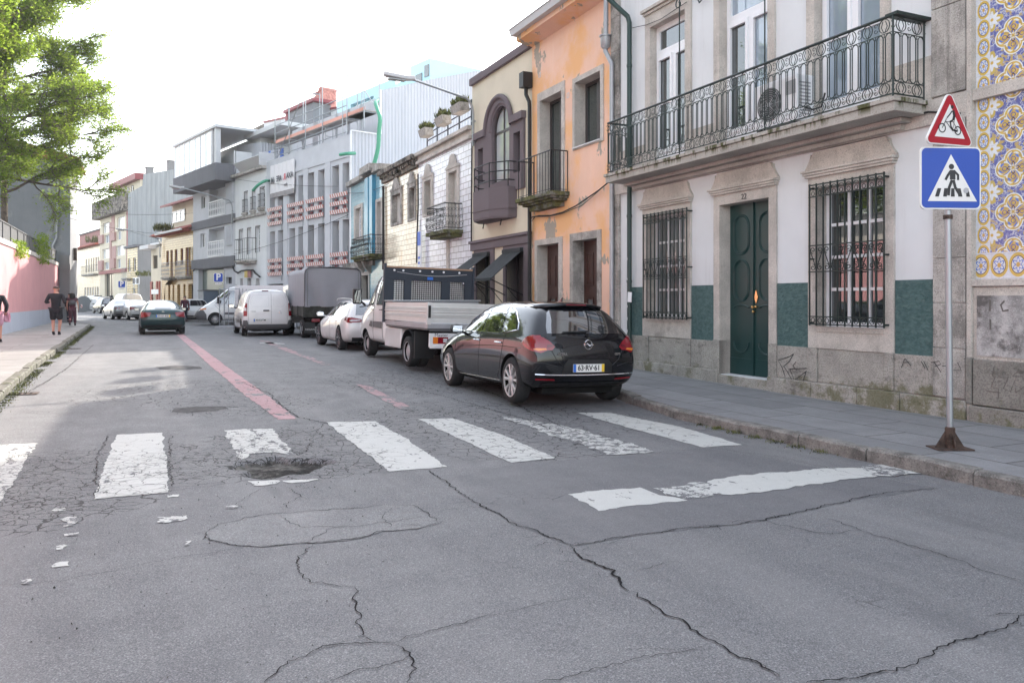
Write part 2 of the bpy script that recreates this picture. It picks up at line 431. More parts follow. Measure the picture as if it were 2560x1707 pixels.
def plaster(name, col, stains, scol, cracks=.6, patch=None, pcol=None, pthr=.62, extra=None):
    n = NT(name); c = n.coord()
    a = n.noise(c, .8, 5, .6)
    cc = n.mix(n.ss(a, .3, .7), tuple(x*.9 for x in col), col)
    st = n.noise(n.mapv(c, (3.5, 3.5, .3)), 1.2, 5, .7)
    cc = n.mix(n.ss(st, .52, .8, 0, stains), cc, scol)
    if extra:
        e = n.noise(n.mapv(c, (.5, .5, .45), (2, 0, 4)), 1.3, 5, .6)
        cc = n.mix(n.ss(e, .44, .6, 0, .9), cc, extra)
    sp = n.noise(c, 18, 6, .8); cc = n.mix(n.ss(sp, .67, .72, 0, cracks*.5), cc, tuple(x*.5 for x in col))
    if patch:
        p = n.noise(n.mapv(c, (1, 1, .75), (11, 3, 7)), patch, 6, .62)
        pm = n.ss(p, pthr, pthr+.012)
        cc = n.mix(pm, cc, n.mix(n.noise(c, 25, 4), tuple(x*.75 for x in pcol), pcol))
        h = n.ma('SUBTRACT', n.ma('MULTIPLY', n.noise(c, 35, 5, .7), .3), n.ma('MULTIPLY', pm, .8))
    else: h = n.noise(c, 35, 5, .7)
    return n.fin(cc, .85, n.bump(h, .3, .006), None, .3)
M['white_wall'] = plaster('white plaster', (.71, .72, .73), .55, (.5, .48, .46))
M['orange_wall'] = plaster('orange plaster', (.84, .54, .41), .6, (.85, .66, .56), .4, 1.3, (.42, .37, .31), .60, (.80, .44, .2))
M['cream_wall'] = plaster('cream plaster', (.68, .61, .48), .2, (.5, .44, .35), .3)
M['mauve'] = plaster('mauve grey plaster', (.16, .13, .14), .1, (.12, .1, .11), .2)
M['pink_wall'] = plaster('pink plaster', (.6, .3, .31), .8, (.42, .22, .22), .5)
M['paleblue_wall'] = plaster('pale blue grey plaster', (.42, .45, .52), .5, (.3, .3, .33), .5)
M['grey_render'] = plaster('dark grey render', (.24, .245, .26), .5, (.14, .145, .155), .5, .9, (.3, .305, .31), .6)
M['concrete'] = plaster('raw concrete', (.56, .57, .6), .35, (.4, .4, .41), .3)
M['concrete_dark'] = plaster('dark concrete', (.24, .24, .245), .6, (.1, .1, .105), .3)
n = NT('rough green render'); c = n.coord(); v = n.noise(n.mapv(c, (1, 1, 1.6)), 14, 5, .65, .6)
M['green_render'] = n.fin(n.mix(n.ss(v, .3, .7), (.055, .105, .103), (.105, .17, .165)), .8, n.bump(v, 1., .03), None, .3)
M['green_door'] = plain('green door paint', (.012, .045, .043), .38, spec=.5, var=.15)
M['iron'] = plain('dark green iron', (.012, .024, .022), .45, .0, .5, var=.3)
M['black_iron'] = plain('black iron', (.018, .018, .02), .5)
M['pvc'] = plain('white window frame', (.8, .8, .82), .35)
M['greywhite'] = plain('grey white paint', (.55, .55, .56), .5)
M['brown_door'] = plain('brown varnished wood', (.06, .026, .02), .4, var=.3)
M['red_wood'] = plain('dark red wood', (.16, .03, .03), .5)
M['dark_frame'] = plain('dark brown frame', (.045, .035, .035), .4)
def glassm(name, col, rough=.015, spec=.5, wave=.0, met=0., ior=2.1):
    n = NT(name); c = n.coord(); h = n.noise(c, .9, 2, .5)
    nr = n.bump(h, wave, .02) if wave else None
    n.b.inputs['Coat Weight'].default_value = .6; n.b.inputs['Coat Roughness'].default_value = .01
    n.b.inputs['IOR'].default_value = ior
    return n.fin(n.mix(n.noise(c, 2.5, 3), tuple(x*.7 for x in col), col), rough, nr, met, spec)
M['glass'] = glassm('window glass', (.03, .04, .042), wave=.12)
M['glass_green'] = glassm('greenish window glass', (.015, .03, .03), wave=.1)
M['glass_curtain'] = glassm('glass with pale curtain behind', (.33, .4, .48), wave=.12)
M['glass_sky_paint'] = glassm('window glass with painted sky reflection', (.72, .76, .78), .05, .6, .08, .25)  # bright base colour stands in for the sky reflected in the panes
M['glass_dim'] = glassm('dusty window glass', (.16, .17, .17), .1)
M['shutter'] = plain('roller shutter', (.55, .53, .5), .6)
M['void'] = plain('unlit interior', (.02, .02, .021), .9, spec=.1)  # near-black colour stands in for the dark behind openings
M['zinc'] = plain('zinc', (.38, .38, .4), .45, .4, var=.2)
M['galv'] = plain('galvanised steel', (.36, .38, .4), .42, .75, var=.2)
M['pipe_green'] = plain('dark green pipe', (.02, .045, .04), .45)
M['cable'] = plain('cable rubber', (.02, .018, .018), .7)
M['rust'] = surf('rusty steel', (.07, .045, .035), .8, .4, 12, .5, 60)
M['brass'] = plain('brass', (.8, .55, .25), .25, 1.)
M['black'] = plain('black plastic', (.015, .015, .016), .5)
M['darkgrey'] = plain('dark grey plastic', (.1, .1, .105), .6)
M['rooftile'] = surf('terracotta roof tiles', (.35, .1, .075), .8, .3, 6, .8, 20, .02)
M['redmetal'] = plain('dark red sheet metal', (.22, .035, .045), .5, var=.15)
def corr(name, col, k, axis=0, stain=0.):
    n = NT(name); c = n.coord(); s = n.sep(c)[axis]
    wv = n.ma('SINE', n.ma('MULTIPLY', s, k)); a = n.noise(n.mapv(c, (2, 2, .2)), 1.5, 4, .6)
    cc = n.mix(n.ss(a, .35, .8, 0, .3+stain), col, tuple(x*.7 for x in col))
    cc = n.mix(n.ss(wv, -1, -.6, .3, 0), cc, tuple(x*.6 for x in col))  # shade in the rib grooves put into the colour
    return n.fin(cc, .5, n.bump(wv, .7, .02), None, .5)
M['corr_white'] = corr('white corrugated cladding', (.5, .51, .56), 34, 1)
M['corr_grey'] = corr('grey corrugated cladding', (.30, .32, .335), 13, 1, .5)
def tiles(name, col, bw, bh, mortar, mcol, gloss=.15, var=.15, stain=None, soff=(0,0), bev=.4):
    n = NT(name); c = n.coord(); s = n.sep(c); v = n.comb(n.ma('ADD', n.ma('ADD', s[0], s[1]), soff[0]), s[2], 0)
    b = n.n("ShaderNodeTexBrick"); n.put(b.inputs['Vector'], v); b.offset = .5
    b.inputs['Scale'].default_value = 1; b.inputs['Brick Width'].default_value = bw; b.inputs['Row Height'].default_value = bh
    b.inputs['Mortar Size'].default_value = mortar; b.inputs['Mortar Smooth'].default_value = .2
    n.put(b.inputs['Color1'], tuple(x*(1-var) for x in col)); n.put(b.inputs['Color2'], col); n.put(b.inputs['Mortar'], mcol)
    cc = b.outputs['Color']
    if stain:
        d = n.noise(n.mapv(c, (1.2, 1.2, .5)), 1.1, 5, .65); cc = n.mix(n.ss(d, .5, .66, 0, .75), cc, n.mix(b.outputs['Fac'], stain, mcol))
    h = n.ma('SUBTRACT', n.ma('MULTIPLY', n.noise(v, 6, 2), .5), b.outputs['Fac'])
    return n.fin(cc, gloss, n.bump(h, bev, .01), None, .6)
M['tile_white'] = tiles('white glazed brick tile', (.75, .74, .8), .42, .19, .012, (.3, .28, .28))
M['tile_yellow'] = tiles('cream glazed brick tile', (.74, .66, .52), .42, .19, .012, (.32, .2, .13), stain=(.62, .42, .25))
M['tile_blue'] = tiles('pale blue glazed tile', (.24, .44, .52), .16, .16, .008, (.4, .5, .55))
M['tile_ochre'] = tiles('ochre glazed brick tile', (.6, .42, .2), .34, .17, .016, (.3, .16, .08), stain=(.5, .33, .16))
M['tile_ochre2'] = tiles('stained yellow brick tile', (.5, .4, .2), .6, .27, .035, (.14, .09, .05), stain=(.3, .22, .12))
# patterned azulejo: yellow quatrefoils outlined white on blue, white flowers between
def azulejo(name, x0, z0, xb):
    n = NT(name); s = n.sep(n.coord()); per = .5
    def cell(ox, oz):
        cx = n.ma('SUBTRACT', n.ma('FRACT', n.ma('DIVIDE', n.ma('SUBTRACT', s[0], x0+ox), per)), .5)
        cz = n.ma('SUBTRACT', n.ma('FRACT', n.ma('DIVIDE', n.ma('SUBTRACT', s[2], z0+oz), per)), .5)
        return cx, cz
    def L(x, y): return n.ma('SQRT', n.ma('ADD', n.ma('MULTIPLY', x, x), n.ma('MULTIPLY', y, y)))
    cx, cz = cell(0, 0); ax, az = n.ma('ABSOLUTE', cx), n.ma('ABSOLUTE', cz)
    d1 = L(n.ma('SUBTRACT', ax, .2), cz); d2 = L(cx, n.ma('SUBTRACT', az, .2))
    q = n.ma('MINIMUM', d1, d2); r = L(cx, cz); ang = n.ma('ARCTAN2', cz, cx)
    col = n.mix(n.ss(n.noise(n.coord(), 22, 4), .5, .6), (.13, .14, .36), (.24, .26, .47))
    tw = n.noise(n.coord(), 14, 3, .6); col = n.mix(n.ss(n.ma('ABSOLUTE', n.ma('SUBTRACT', tw, .5)), .015, .03, .8, 0), col, (.62, .64, .68)); col = n.mix(n.ss(n.noise(n.mapv(n.coord(), (1, 1, 1), (3, 3, 3)), 16, 3), .56, .6, 0, .85), col, (.55, .4, .12))
    fx, fz = cell(per/2, per/2); rf = L(fx, fz); af = n.ma('ARCTAN2', fz, fx)
    pet = n.ma('ADD', .15, n.ma('MULTIPLY', n.ma('COSINE', n.ma('MULTIPLY', af, 8)), .045))
    pet2 = n.ma('ADD', .2, n.ma('MULTIPLY', n.ma('COSINE', n.ma('MULTIPLY', af, 4)), .07))
    col = n.mix(n.ss(n.ma('SUBTRACT', rf, pet2), 0, .012, 1, 0), col, (.55, .42, .12))
    col = n.mix(n.ss(n.ma('SUBTRACT', rf, pet), 0, .012, 1, 0), col, (.7, .72, .75))
    col = n.mix(n.ss(rf, .03, .045, 1, 0), col, (.6, .4, .1))
    yel = n.mix(n.ss(n.ma('SINE', n.ma('MULTIPLY', ang, 8)), -.2, .2), (.62, .43, .1), (.5, .34, .1))
    col = n.mix(n.ss(q, .225, .231, 1, 0), col, (.72, .74, .72))
    col = n.mix(n.ss(q, .200, .206, 1, 0), col, yel)
    ring = n.ma('ABSOLUTE', n.ma('SUBTRACT', q, .11)); curl = n.ma('SINE', n.ma('ADD', n.ma('MULTIPLY', ang, 12), n.ma('MULTIPLY', q, 50)))
    col = n.mix(n.ma('MULTIPLY', n.ss(ring, .022, .03, 1, 0), n.ss(curl, -.1, .2)), col, (.12, .2, .55))
    col = n.mix(n.ma('MULTIPLY', n.ss(n.ma('ABSOLUTE', n.ma('SUBTRACT', q, .15)), .016, .024, 1, 0), n.ss(curl, .1, .4, 1, 0)), col, (.7, .72, .72))
    lob = n.ma('ABSOLUTE', n.ma('SUBTRACT', r, n.ma('MULTIPLY', .13, n.ma('ABSOLUTE', n.ma('COSINE', n.ma('MULTIPLY', ang, 2))))))
    col = n.mix(n.ss(lob, .008, .016, 1, 0), col, (.09, .045, .02))
    col = n.mix(n.ss(n.ma('ABSOLUTE', n.ma('SUBTRACT', q, .05)), .006, .012, 1, 0), col, (.1, .1, .3))
    # border strip
    bp = .22; bw_ = n.ma('SUBTRACT', n.ma('DIVIDE', n.ma('SUBTRACT', s[0], xb[0]), xb[1]-xb[0]), .5)
    def border(uu, vv):
        vf = n.ma('SUBTRACT', n.ma('FRACT', n.ma('DIVIDE', vv, bp)), .5)
        e = L(uu, n.ma('MULTIPLY', vf, .95)); c2 = n.mix(n.ss(n.noise(n.coord(), 40, 3), .5, .6), (.6, .62, .66), (.66, .68, .72))
        an = n.ma('ARCTAN2', vf, uu)
        c2 = n.mix(n.ss(n.ma('ABSOLUTE', n.ma('SUBTRACT', e, .4)), .05, .07, 1, 0), c2, (.6, .42, .1))
        c2 = n.mix(n.ss(n.ma('ABSOLUTE', n.ma('SUBTRACT', e, .33)), .012, .02, 1, 0), c2, (.1, .06, .05))
        c2 = n.mix(n.ss(n.ma('ABSOLUTE', n.ma('SUBTRACT', e, n.ma('ADD', .2, n.ma('MULTIPLY', n.ma('COSINE', n.ma('MULTIPLY', an, 6)), .07)))), .025, .04, 1, 0), c2, (.12, .2, .55))
        return n.mix(n.ss(e, .08, .11, 1, 0), c2, (.55, .35, .1))
    isb = n.ma('LESS_THAN', s[0], xb[1]); col = n.mix(isb, col, border(bw_, s[2]))
    bz = n.ma('SUBTRACT', n.ma('DIVIDE', n.ma('SUBTRACT', s[2], z0), .3), .5)
    isz = n.ma('LESS_THAN', s[2], z0+.3); col = n.mix(isz, col, border(bz, s[0]))
    # tile joints
    gx = n.ma('ABSOLUTE', n.ma('SUBTRACT', n.ma('FRACT', n.ma('DIVIDE', n.ma('SUBTRACT', s[0], x0), .14)), .5))
    gy = n.ma('ABSOLUTE', n.ma('SUBTRACT', n.ma('FRACT', n.ma('DIVIDE', n.ma('SUBTRACT', s[2], z0), .14)), .5))
    j = n.ma('GREATER_THAN', n.ma('MAXIMUM', gx, gy), .488)
    col = n.mix(n.ma('MULTIPLY', j, .55), col, (.25, .22, .2))
    return n.fin(col, .2, n.bump(j, -.4, .004), None, .5)
# ------------------------------------------------------------------ road, pavements
def lines(a0, a1, step, dense=None):
    out = []; x = a0
    while x < a1-1e-6:
        out.append(x); y = x+(dense[2] if dense and dense[0] <= x < dense[1]-1e-6 else step)
        x = dense[0] if dense and x < dense[0]-1e-6 < y-1e-6 else y
    return out+[a1]
PH = G(*B5(1500, 612)); PHab = ab(PH.x, PH.y)
def pothole(a, b):
    da, db = a-PHab[0], b-PHab[1]; ang = math.atan2(da, db)
    rr = 1+.16*math.sin(3*ang+1)+.1*math.sin(5*ang+.4)+.06*math.sin(9*ang)
    r = math.hypot(da/(.5 if da > 0 else .42), db/.44)/rr+.1*mnoise.noise(Vector((a*6, b*6, 0)))
    d = 1-sm((r-.84)/.18); f = mnoise.noise(Vector((a*9, b*9, 3))); g = mnoise.noise(Vector((a*28, b*28, 5)))
    z = -.062+.03*(1-sm(r/.7))+(.016*f+.008*g)*d*d
    return min(0, z)*d, d
AL = sorted(set([round(x, 4) for x in lines(-8, 150, .8, (6.6, 8.6, .018))])); BL = sorted(set([round(x, 4) for x in lines(-75, 14, .8, (.5, 1.9, .018))]))
mb = MB(); nb = len(BL); vs = []; dd = []
for a in AL:
    for b in BL:
        p = P(a, b); z = gz(p.x, p.y); k = 0
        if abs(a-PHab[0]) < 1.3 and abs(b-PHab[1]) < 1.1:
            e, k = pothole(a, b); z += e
        dd.append(k); vs.append((p.x, p.y, z))
fs = []
for i in range(len(AL)-1):
    for j in range(nb-1):
        q = (i*nb+j, i*nb+j+1, (i+1)*nb+j+1, (i+1)*nb+j); fs.append(q[::-1])
mb.add(vs, [f[::-1] for f in fs])
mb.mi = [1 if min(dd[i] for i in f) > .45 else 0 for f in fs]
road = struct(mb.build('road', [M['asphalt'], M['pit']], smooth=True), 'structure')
mb = MB(); mb.quad((-900, -300, -.35), (900, -300, -.35), (900, 1600, -.35), (-900, 1600, -.35))
struct(mb.build('ground', surf('bare ground', (.12, .11, .09), .95, .3, .4)))
def strip(name, inner, outer, top, mat, z0=-.2, lab=None):
    """raised strip between two polylines given as (a,b) lists of equal length"""
    mb = MB(); n = len(inner); T = []; Bo = []
    for l in (inner, outer):
        T.append([Vector((*p.xy, gz(p.x, p.y)+top)) for p in l])
    for i in range(n-1):
        k = 8
        a, b, c, d = T[0][i], T[0][i+1], T[1][i+1], T[1][i]
        mb.quad(a, b, c, d)
        for e, f in ((a, b), (c, d)): mb.quad(e, f, (f.x, f.y, z0), (e.x, e.y, z0))
    return mb.build(name, mat, fixn=True)
def dens(pts, st=1.):
    out = []
    for p, q in zip(pts, pts[1:]):
        k = max(1, int((q-p).length/st)); out += [p+(q-p)*(i/k) for i in range(k)]
    return out+[pts[-1]]
RA = [-8, 2, 6, 8.6, 9.5, 10.4, 12, 14, 16, 20, 26, 32, 37.6]
RB = [6.28, 6.28, 6.28, 6.30, 6.40, 6.68, 6.85, 6.95, 7.15, 7.3, 7.3, 7.3, 7.25]
FO = P(37.6, 8.91)                                                   # the facades bend left from here
D2 = Vector((-math.sin(TH2), math.cos(TH2), 0)); N2 = Vector((math.cos(TH2), math.sin(TH2), 0))
kin = [P(a, b) for a, b in zip(RA, RB)]+[FO+D2*s-N2*(1.7-k) for s, k in ((6, 0), (16, 0), (30, 0), (50, 3.), (95, 5.))]
kout = [P(a, 9.4) for a in RA]+[FO+D2*s+N2*(.5+k) for s, k in ((6, 0), (16, 0), (30, 0), (50, 4.5), (95, 7.))]
def dens2(A, B, st=1.):
    oa, ob = [], []
    for i in range(len(A)-1):
        k = max(1, int((A[i+1]-A[i]).length/st))
        for j in range(k): oa.append(A[i]+(A[i+1]-A[i])*(j/k)); ob.append(B[i]+(B[i+1]-B[i])*(j/k))
    return oa+[A[-1]], ob+[B[-1]]
ki, ko = dens2(kin, kout)
def off2(pts, d):
    out = []
    for i, p in enumerate(pts):
        t = (pts[min(i+1, len(pts)-1)]-pts[max(i-1, 0)]); t.z = 0; t.normalize(); out.append(p+Vector((t.y, -t.x, 0))*d)
    return out
struct(strip('right_pavement', off2(ki, .13), ko, .128, M['slab']))
LA = [-8, 9, 13.4, 20.2, 34, 44, 47.2, 49.5, 51.5, 52.5]; LB = [-1.85, -1.87, -1.89, -2.0, -2.25, -2.42, -2.5, -3.0, -4.2, -6.5]
lin = [P(a, b) for a, b in zip(LA, LB)]; lout = [P(a, b) for a, b in zip([-8, 9, 13.4, 20.2, 34, 44, 47.2, 49.5, 51.0, 52.], [-4.9]*8+[-4.95, -6.6])]
li, lo = dens2(lin, lout)
struct(strip('left_pavement', off2(li, -.13), lo, .128, M['slab_left']))
def kerb(name, pts, side, seed):
    rnd = random.Random(seed); mb = MB()
    pts = dens(pts, .12); s = 0; i = 0
    while i < len(pts)-4:
        k = rnd.choice((7, 8, 9, 10)); j = min(len(pts)-1, i+k)
        a, b = pts[i], pts[j]; t = (b-a); t.normalize(); n_ = Vector((t.y, -t.x, 0))*side
        a2, b2 = a+t*.008, b-t*.008; w0 = rnd.uniform(-.012, .012); h = .13+rnd.uniform(-.012, .008)
        za, zb = gz(*a2.xy)+h, gz(*b2.xy)+h+rnd.uniform(-.006, .006); nn = 6; V = []
        for q in range(nn+1):
            f = q/nn; p = a2+(b2-a2)*f; z = za+(zb-za)*f
            e = rnd.uniform(-.008, .008)+w0; g = rnd.uniform(-.006, .004); c = .02*(1.6 if q in (0, nn) else 1)
            V.append([p+n_*e+Vector((0, 0, -.3)), p+n_*(e+.004)+Vector((0, 0, z-c+g)), p+n_*(e+c)+Vector((0, 0, z+g)), p+n_*.15+Vector((0, 0, z)), p+n_*.15+Vector((0, 0, -.3))])
        for q in range(nn):
            for r in range(4): mb.quad(V[q][r], V[q+1][r], V[q+1][r+1], V[q][r+1])
        mb.poly(V[0]); mb.poly(V[-1][::-1]); i = j
    return struct(mb.build(name, M['kerb'], fixn=True))
kerb('right_kerb', dens(kin[:14], 1), 1, 3)
kerb('left_kerb', lin, -1, 4).data.materials[0] = surf('mossy kerb', (.15, .145, .125), .9, .3, 5, .8, 40, .01, dirt=.7, dirtcol=(.07, .075, .03), dscale=5, dthr=.5, speck=.6)
# ---- markings and cracks laid on the surface
def road_poly(name, px, mat, z=.0045, rag=.012, seed=1, st=.05):
    rnd = random.Random(seed); g = [G(*p) for p in px]; pts = []
    for p, q in zip(g, g[1:]+g[:1]):
        k = max(1, int((q-p).length/st)); t = (q-p).normalized(); nn = Vector((-t.y, t.x, 0)); off = 0
        for i in range(k):
            off = off*.6+rnd.uniform(-rag, rag); w_ = p+(q-p)*(i/k)+(nn*off if i else Vector()); pts.append(w_)
    flat = [Vector((p.x, p.y, 0)) for p in pts]; mb = MB()
    zz = [gz(p.x, p.y)+z+(pothole(*ab(p.x, p.y))[0] if (p-PH).length < 1.4 else 0) for p in pts]
    tr = tessellate_polygon([flat]); mb.add([(p.x, p.y, zv) for p, zv in zip(flat, zz)], [tuple(t) for t in tr])
    o = struct(mb.build(name, mat)); me = o.data
    bm = bmesh.new(); bm.from_mesh(me)
    for f in bm.faces:
        if f.normal.z < 0: f.normal_flip()
    bm.to_mesh(me); bm.free(); return o
V_ = lambda l: [VV(*p) for p in l]
road_poly('crossing_stripe', V_([(-60,1024),(86,1018),(-20,1185),(-200,1195)]), M['paint_worn'], seed=1)
road_poly('crossing_stripe', V_([(268,999),(373,994),(379,1040),(386,1131),(216,1147),(240,1065)]), M['paint'], seed=2)
road_poly('crossing_stripe', [B5(*p) for p in [(1197,420),(1310,412),(1455,410),(1500,470),(1568,548),(1530,548),(1470,535),(1400,540),(1330,545),(1290,575),(1270,545),(1240,500)]], M['paint_worn'], seed=3, rag=.02)
road_poly('crossing_stripe', [B5(*p) for p in [(1325,690),(1450,686),(1500,690),(1480,706),(1430,712),(1370,716)]], M['paint_worn'], seed=4, st=.03)
road_poly('crossing_stripe', [B5(*p) for p in [(1510,688),(1600,684),(1705,680),(1650,694),(1560,702)]], M['paint_worn'], seed=65, st=.03)
road_poly('crossing_stripe', V_([(750,970),(863,968),(940,1012),(1027,1072),(895,1083)]), M['paint'], seed=5)
road_poly('crossing_stripe', V_([(960,963),(1040,961),(1150,998),(1278,1052),(1175,1063),(1060,1010)]), M['paint'], seed=6)
road_poly('crossing_stripe', V_([(1152,956),(1225,966),(1330,985),(1507,1037),(1410,1045),(1260,998)]), M['paint_faint'], seed=7, rag=.04)
road_poly('crossing_stripe', V_([(1325,948),(1400,948),(1560,980),(1705,1022),(1616,1028),(1470,990)]), M['paint'], seed=8)
road_poly('stop_line', V_([(1304,1136),(1345,1129),(1470,1120),(1490,1128),(1530,1140),(1580,1150),(1480,1160),(1375,1174)]), M['paint'], seed=9, rag=.02)
road_poly('stop_line', V_([(1500,1122),(1560,1118),(1600,1108),(1650,1112),(1640,1140),(1570,1146),(1530,1138)]), M['paint_faint'], .0054, seed=60, rag=.03)
road_poly('stop_line', V_([(1625,1106),(1700,1092),(1840,1082),(2000,1071),(2010,1096),(1850,1115),(1680,1138),(1625,1132)]), M['paint'], .0063, seed=61, rag=.03)
road_poly('stop_line', V_([(1980,1072),(2020,1068),(2110,1074),(2155,1088),(1990,1097)]), M['paint_faint'], .0071, seed=62, rag=.03)
road_poly('repair_patch', V_([(470,1222),(500,1205),(560,1190),(640,1180),(760,1170),(830,1168),(890,1160),(950,1162),(985,1185),(1005,1200),(960,1215),(880,1220),(830,1236),(770,1244),(670,1250),(600,1257),(540,1252),(480,1240)]), asph(NT('pale repair asphalt'), (.3, .3, .295), .95, 3, (1, 1, 1), .16), .003, seed=63)
road_poly('repair_patch', V_([(1050,1095),(1180,1066),(1640,1032),(1960,1090),(2150,1120),(1950,1150),(1760,1195),(1500,1225),(1312,1253),(1195,1208),(1110,1163)]), asph(NT('dark repair asphalt'), (.12, .12, .13), .95, 3, (1, 1, 1), .45), .002, seed=64)
for i, l in enumerate([[(120,1168),(150,1167),(152,1172),(118,1173)],[(147,1188),(176,1186),(174,1208),(146,1210)],[(362,1188),(430,1184),(425,1194),(372,1202)],[(118,1300),(158,1290),(158,1300),(120,1304)],
                       [(380,1138),(412,1136),(410,1142),(385,1143)],[(520,1163),(548,1162),(546,1167),(521,1168)],[(147,1227),(182,1223),(180,1230),(148,1232)],[(128,1254),(146,1251),(144,1262),(130,1264)],[(422,1245),(440,1242),(438,1252),(424,1254)],[(48,1334),(70,1330),(68,1342),(48,1342)]]):
    road_poly('paint_remnant', V_(l), M['paint_faint'], seed=20+i, rag=.02, st=.03)
road_poly('red_line', V_([(405,768),(421,768),(520,842),(610,905),(682,962),(640,964),(560,905),(480,838)]), M['red_paint'], seed=40)
road_poly('red_line', V_([(818,882),(850,888),(925,925),(958,944),(920,940),(860,908)]), M['red_faint'], seed=41)
road_poly('red_line', V_([(595,782),(618,784),(700,815),(760,838),(740,838),(660,808)]), M['red_faint'], seed=42)
road_poly('line_remnant', [A3(*p) for p in [(940,1340),(1090,1338),(1230,1352),(1220,1362),(1100,1356),(950,1350)]], M['paint_faint'], seed=43)
M['patch'] = surf('tar patch', (.06, .058, .06), .85, .3, 9, .6, 60, .005)
road_poly('tar_patch', [B5(*p) for p in [(930,300),(1050,292),(1200,290),(1220,302),(1120,316),(980,326),(920,318)]], M['patch'], .004, seed=50)
road_poly('tar_patch', [B5(*p) for p in [(835,80),(930,72),(1070,78),(1080,90),(950,96),(850,92)]], M['patch'], .004, seed=51)
def crack(px, w_=.012, seed=0, jag=.022):
    rnd = random.Random(seed); g = [G(*p) for p in px]; pts = []
    for p, q in zip(g, g[1:]):
        k = max(2, int((q-p).length/.026)); t = (q-p).normalized(); nn = Vector((-t.y, t.x, 0)); off = 0
        for i in range(k):
            off = off*.7+rnd.uniform(-jag, jag)*.75; pts.append(p+(q-p)*(i/k)+(nn*off if i else Vector()))
    pts.append(g[-1]); L_ = len(pts); vs = []; wv = w_
    for i, p in enumerate(pts):
        t = (pts[min(i+1, L_-1)]-pts[max(0, i-1)]); t.z = 0; t.normalize(); nn = Vector((-t.y, t.x, 0))
        wv = .6*wv+.4*w_*rnd.uniform(.2, 1.8); e = wv*.5*min(1, .15+i/4, .15+(L_-1-i)/4)
        for s_ in (-1, 1):
            q = p+nn*e*s_; vs.append((q.x, q.y, gz(q.x, q.y)+.0065))
    return vs, [(2*i, 2*i+2, 2*i+3, 2*i+1)[::-1] for i in range(L_-1)]
CR = [([(982,1080),(1045,1125),(1110,1165),(1195,1210),(1260,1235),(1310,1255)],.016),([(1310,1255),(1330,1278),(1400,1308),(1450,1360)],.022),([(1450,1360),(1520,1405),(1600,1450),(1650,1480),(1720,1515),(1790,1560)],.014),
      ([(1310,1255),(1400,1238),(1500,1225),(1600,1212),(1700,1205),(1760,1196),(1820,1180),(1950,1150),(2050,1130),(2160,1122)],.014),
      ([(1760,1196),(1820,1212),(1910,1228),(1975,1218)],.009),([(1890,1190),(1975,1218),(2100,1255),(2230,1300),(2360,1338)],.009),
      ([(2365,1405),(2330,1430),(2290,1448),(2220,1468),(2180,1480),(2130,1510),(2060,1535),(1980,1556),(1850,1575)],.012),
      ([(470,1222),(500,1205),(560,1190),(640,1180),(760,1170),(830,1168),(890,1160),(950,1162),(985,1185),(1005,1200)],.011),
      ([(470,1222),(480,1240),(540,1252),(600,1257),(670,1250),(770,1244),(830,1236),(880,1220),(960,1215),(1020,1198)],.012),
      ([(640,1180),(665,1200),(700,1212),(800,1210),(900,1198),(985,1185)],.007),([(700,1250),(760,1215),(800,1210)],.006),([(900,1165),(880,1185),(895,1212)],.006),
      ([(718,1250),(706,1268),(683,1278),(690,1318),(722,1340),(770,1345),(815,1348)],.010),([(815,1348),(820,1385),(830,1420),(822,1465),(860,1475),(905,1478)],.011),
      ([(905,1478),(950,1460),(1030,1440),(1100,1420),(1155,1408)],.008),([(905,1478),(942,1500),(945,1530),(935,1575)],.011),([(905,1478),(800,1480),(730,1492),(660,1520),(610,1575)],.010),
      ([(942,1505),(880,1530),(800,1550),(740,1575)],.007),([(1155,1408),(1250,1385),(1340,1378)],.005),([(822,1465),(760,1480),(700,1500)],.005),
      ([(982,1080),(940,1084),(800,1090),(560,1105),(390,1130),(200,1150),(0,1172)],.006),([(1110,1165),(1040,1170),(1005,1178)],.006),
      ([(0,1345),(150,1335),(300,1305),(450,1275),(560,1258)],.005),([(600,1120),(575,1140),(540,1160),(560,1172)],.006),([(660,1120),(690,1140),(650,1160),(670,1170)],.007),
      ([(1420,1500),(1500,1492),(1640,1488)],.004),([(1790,1560),(1700,1500)],.004),([(1230,1575),(1400,1530),(1560,1500),(1640,1488)],.006),([(1450,1312),(1500,1300),(1560,1285)],.005),
      ([(560,880),(620,905),(650,935),(690,960),(760,975)],.02),([(850,870),(1000,905),(1200,960),(1330,1010)],.018),([(750,970),(720,1000),(700,1040)],.01),([(1180,1066),(1320,1050),(1500,1040),(1640,1030),(1800,1052),(1960,1090),(2140,1122)],.007),
      ([(245,1000),(225,1060),(218,1140)],.012),([(392,1000),(388,1060),(392,1120)],.01),([(870,800),(1000,850),(1160,915),(1300,985)],.018),([(60,905),(150,850),(215,792)],.02)]
mb = MB()
for i, (l, w_) in enumerate(CR):
    w_ *= .58; v, f = crack(V_(l), w_, i); mb.add(v, f)
    if w_ > .0065:                                                   # fine side cracks beside the wide ones
        rnd = random.Random(i*7+1)
        for k in range(5):
            j = rnd.randrange(len(l)-1); t = rnd.random(); x = l[j][0]*(1-t)+l[j+1][0]*t; y = l[j][1]*(1-t)+l[j+1][1]*t
            dx = rnd.choice((-1, 1))*rnd.uniform(15, 60); v, f = crack(V_([(x, y), (x+dx, y+rnd.uniform(-8, 8)), (x+dx*1.6, y+rnd.uniform(-12, 12))]), .004, i*9+k); mb.add(v, f)
struct(mb.build('road_cracks', M['crack']))
